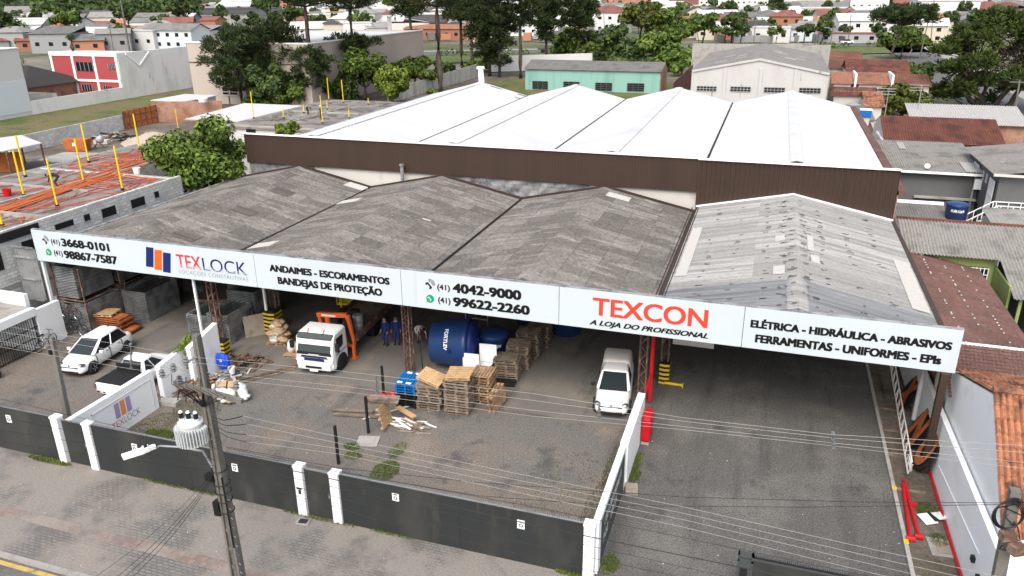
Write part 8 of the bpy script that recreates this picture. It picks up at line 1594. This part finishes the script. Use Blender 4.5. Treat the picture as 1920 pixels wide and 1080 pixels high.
# transformer
ct = P_at(6.35) + V((-.5, -.3, 0)); t = thing('transformer', 'pale grey finned transformer with three black bushings hung on the electricity pole', 'transformer', ct); t.scale = (.92, .92, .9); mb = MB(); mb.lathe([(.3, -.42), (.36, -.4), (.36, .34), (.4, .36), (.4, .42), (.3, .5), (.02, .52)], ct, 24); sc_ = 1
mb.build('tank', m['trafo'], t); mb = MB()
for i in range(26):
    a = math.pi * (.78 + 1.5 * i / 25); dv = V((math.cos(a), math.sin(a), 0)); mb.beam(ct + dv * .36 + V((0, 0, -.02)), ct + dv * .52 + V((0, 0, -.02)), .025, .58)
mb.build('cooling_fins', m['trafo'], t)
for i in range(3):
    c = ct + V((-.24 + .24 * i, -.08 + .05 * i, .5)); mb = MB(); mb.lathe([(.07, 0), (.085, .05), (.055, .08)], c, 10); b_ = mb.build('bushing', m['white'], t); mb = MB(); mb.cyl(c + V((0, 0, .06)), c + V((0, 0, .27)), .075, n=10); mb.build('sleeve', m['black'], b_); mb = MB(); mb.cyl(c + V((0, 0, .27)), c + V((0, 0, .33)), .07, .04, n=10); mb.build('cap', m['white'], b_)
mb = MB(); mb.beam(ct + V((.3, .1, .2)), P_at(6.5), .08); mb.beam(ct + V((.3, .1, -.25)), P_at(6.05), .08); mb.build('bracket', m['galv'], t)
# street lamp
a = P_at(4.95); t = thing('street_lamp', 'white LED street lamp on a long curved arm over the pavement', 'street lamp', a); hd = at(268, 849, 5.3); mid = at(300, 836, 5.35); mb = MB(); mb.tube([a + V((-.1, -.1, 0)), at(380, 846, 5.05), at(335, 838, 5.25), mid, mid.lerp(hd, .3)], .035, 6); mb.build('arm', m['galv'], t)
dv = (hd - mid); dv.z = 0; L = dv.length; dv.normalize(); nv = V((-dv.y, dv.x, 0)); c0 = mid.lerp(hd, .25); mb = MB()
for (s0, s1, w0, w1, h) in ((0, .18, .07, .09, .1), (.18, .36, .11, .15, .13), (.36, .95, .16, .15, .07)):
    a0, a1 = c0 + dv * s0, c0 + dv * s1; mb.add([a0 - nv * w0, a0 + nv * w0, a1 + nv * w1, a1 - nv * w1] + [q + V((0, 0, h)) for q in (a0 - nv * w0, a0 + nv * w0, a1 + nv * w1, a1 - nv * w1)], [(0, 3, 2, 1), (4, 5, 6, 7), (0, 1, 5, 4), (1, 2, 6, 5), (2, 3, 7, 6), (3, 0, 4, 7)])
mb.build('lamp_head', m['white'], t); mb = MB(); c1 = c0 + dv * .28 + V((0, 0, .13)); mb.cyl(c1, c1 + V((0, 0, .09)), .05, n=10); mb.build('photocell', m['black'], t)
mb = MB(); c2 = c0 + dv * .65 + V((0, 0, .072)); mb.obox(c2, .35, .2, .012, math.atan2(dv.y, dv.x)); mb.build('cover_plate', m['lampglass'], t)
# second pole, left, inside the yard
gb = at(139, 782, 0); gb = V((-28.7, 22.4, 0)); d = ray(97, 632); k = math.hypot(gb.x, gb.y) / math.hypot(d.x, d.y); T2 = V((d.x * k, d.y * k, CZ + d.z * k)); t = thing('electricity_pole', 'slim leaning concrete pole behind the boundary wall left of the hatchback', 'pole', gb); mb = MB(); mb.loft([[gb + V((a * .13, b * .11, 0)) for a, b in ((-1, -1), (1, -1), (1, 1), (-1, 1))], [T2 + V((a * .08, b * .08, 0)) for a, b in ((-1, -1), (1, -1), (1, 1), (-1, 1))]]); mb.build('shaft', m['conc_pole'], t); mb = MB(); mb.obox(T2.lerp(gb, .15) + V((-.1, -.1, 0)), .14, .14, .2); mb.beam(T2.lerp(gb, .03) + V((-.4, 0, 0)), T2.lerp(gb, .03) + V((.4, 0, 0)), .06); mb.build('fittings', m['cableblack'], t)
# third pole at the bottom right with a cable coil
q0 = atY(1872, 1080, 16.2); q1 = atY(1902, 925, 16.2); dr = (q1 - q0) / (q1.z - q0.z); B0 = q0 - dr * q0.z; t = thing('electricity_pole', 'pole top with black cable coil at the bottom right corner', 'pole', B0); mb = MB(); mb.loft([[B0 + V((a * .16, b * .13, 0)) for a, b in ((-1, -1), (1, -1), (1, 1), (-1, 1))], [q1 + V((a * .1, b * .09, .1)) for a, b in ((-1, -1), (1, -1), (1, 1), (-1, 1))]]); mb.build('shaft', m['conc_pole'], t); mb = MB(); cc = atY(1893, 968, 15.95)
for i in range(5): mb.torus(cc + V((.02 * i - .05, .015 * i, .01 * i)), (.25 + .05 * i, -1, .15), .3 + .012 * i, .014, 22, 4)
mb.build('cable_coil', m['cableblack'], t); mb = MB()
for i in range(9): a_ = q1.lerp(q0, .1 + .06 * i); mb.tube([a_, a_ + V((rnd.uniform(-.3, .3), -.2, rnd.uniform(-.1, .2))), a_ + V((rnd.uniform(-.35, .4), -.1, rnd.uniform(-.5, -.1)))], .014, 4)
mb.build('cable_tangle', m['cableblack'], t); mb = MB(); p1, p2 = atY(1890, 1005, 15.9), atY(1908, 1030, 15.8); mb.obox(p1, .3, .2, .16, .3); mb.obox(p2, .32, .22, .2, .5); mb.beam(p1, p2, .05); mb.build('splice_box', m['rust'], t)
# wires: all strung parallel to the street, each a separate cable with its own sag
def wire(lb, pts, r, mt, Y, n=14, sag=0.):
    ps = [atY(x, y, Y) if not isinstance(x, V) else x for x, y in pts]; out = []
    for a_, b_ in zip(ps[:-1], ps[1:]):
        for i in range(n): k = i / n; q = a_.lerp(b_, k); q.z -= sag * 4 * k * (1 - k); out.append(q)
    out.append(ps[-1]); t = tag(MB().tube(out, r, 4).build('power_line', m[mt]), lb, 'cable', 'street cables'); return t
RA = .0052
for i, (dy, lb) in enumerate(((0, 'topmost bare white line across the shed front at hatchback height'), (15, 'second bare white line under the topmost one'), (37, 'third bare white line, just under the second'), (50, 'lowest of the four upper bare white lines'))):
    wire(lb, [((-60, 600 + dy * .8)), ((250, 650 + dy * .85)), ((345, 668 + dy * .7)), ((640, 696 + dy * .75)), ((1000, 738 + dy * .85)), ((1280, 783 + dy * .45)), ((1562, 815 + dy * .42)), ((1960, 838 + dy * .9))], RA, 'cablealu', 15.7 + .15 * i, 6)
for i, (pts, lb) in enumerate((([(455, 780), (640, 820), (960, 886), (1280, 950), (1600, 1022), (1960, 1100)], 'upper of the lower white lines leaving the transformer'), ([(462, 795), (640, 832), (960, 898), (1280, 962), (1600, 1036), (1960, 1118)], 'second of the lower white lines leaving the transformer'), ([(462, 815), (640, 842), (960, 910), (1280, 974), (1600, 1050), (1960, 1136)], 'third of the lower white lines leaving the transformer'), ([(462, 828), (640, 852), (960, 921), (1280, 988), (1600, 1066), (1960, 1150)], 'lowest of the lower white lines leaving the transformer'))):
    wire(lb, pts, RA, 'cablealu', 15.75 + .1 * i, 6); e = atY(pts[0][0], pts[0][1], 15.75 + .1 * i); a = P_at(6.9 - .12 * i) + V((.1, -.1, 0)); mb = MB(); mb.tube([a, a.lerp(e, .4) - V((0, 0, .14)), a.lerp(e, .8) - V((0, 0, .06)), e], .014, 4); mb.build('jumper_cable', m['cableblack'], pole)
blk = [([(-40, 738), (200, 795), (395, 838), (420, 846)], 'black line from the left edge to the pole, highest'), ([(-40, 775), (200, 820), (405, 862)], 'black line from the left edge, second from top'), ([(-40, 800), (200, 838), (405, 874)], 'black line from the left edge, third from top'), ([(-40, 822), (150, 850), (400, 884)], 'black line from the left edge, lowest'),
    ([(425, 840), (700, 896), (1000, 950), (1300, 1012), (1960, 1150)], 'black cable right of the pole, highest of the bundle'), ([(425, 856), (700, 915), (1000, 985), (1400, 1066), (1960, 1185)], 'thick black cable right of the pole, second of the bundle'), ([(425, 868), (700, 930), (1000, 1000), (1400, 1090)], 'black cable right of the pole, third of the bundle'), ([(425, 880), (700, 950), (1000, 1022), (1400, 1110)], 'black cable right of the pole, fourth of the bundle'), ([(425, 892), (700, 972), (1000, 1046), (1300, 1112)], 'black cable right of the pole, lowest of the bundle'),
    ([(425, 838), (640, 878), (900, 905), (1280, 932), (1600, 941), (1880, 943)], 'thin black wire crossing the driveway, upper'), ([(425, 846), (640, 886), (900, 930), (1150, 948), (1500, 951), (1880, 946)], 'thin black wire crossing the driveway, lower')]
for i, (pts, lb) in enumerate(blk): wire(lb, pts, .008 if 'thick' not in lb else .016, 'cableblack', 15.7 + .05 * i, 6)
# service drops towards the street side
for i, (a_, b_, lb) in enumerate((((385, 850), (150, 1100), 'black service cable dropping to the lower left, leftmost'), ((392, 860), (195, 1100), 'black service cable dropping to the lower left, second'), ((398, 868), (212, 1100), 'black service cable dropping to the lower left, third'), ((402, 872), (228, 1100), 'black service cable dropping to the lower left, rightmost'))):
    s = P_at(4.9) + V((-.15, -.15, -.05 * i)); e = at(b_[0], b_[1], 4.6); t = tag(MB().tube([s.lerp(e, k / 8) - V((0, 0, .25 * 4 * (k / 8) * (1 - k / 8))) for k in range(9)], .009 if i else .006, 4).build('power_line', m['cableblack']), lb, 'cable', 'street cables')
for i, (x, y0, y1, lb) in enumerate(((245, 645, 690, 'spacer on the upper lines near the hatchback'), (705, 706, 735, 'spacer on the upper lines over the yard'), (1123, 758, 785, 'spacer on the upper lines before the white van'), (1562, 812, 838, 'spacer on the upper lines over the driveway'))):
    p, q = atY(x, y0, 15.75), atY(x + 1, y1, 15.95); t = thing('line_spacer', lb, 'spacer', p, 0, 'line spacers'); mb = MB(); mb.cyl(p, q, .022, n=6)
    for k in (0, .4, .7, 1): mb.obox(p.lerp(q, k), .07, .06, .06)
    mb.build('bar', m['porcelain'], t)
# tidy: overhead lines far left
for i, (y0, y1) in enumerate(((12, 2), (26, 16), (38, 28))):
    a_, b_ = atY(-60, y0, 190), atY(520, y1, 190); t = tag(MB().tube([a_.lerp(b_, k / 8) for k in range(9)], .05, 3).build('power_line', m['cableblack']), 'thin far line before the dark wood, ' + ('upper', 'middle', 'lower')[i], 'cable', 'far cables')
for o in list(bpy.data.objects):
    if o.parent is None and o.type in ('MESH', 'EMPTY') and not o.get('kind') and not o.get('label'): o['label'] = o.name.split('.')[0].replace('_', ' '); o['category'] = o['label']
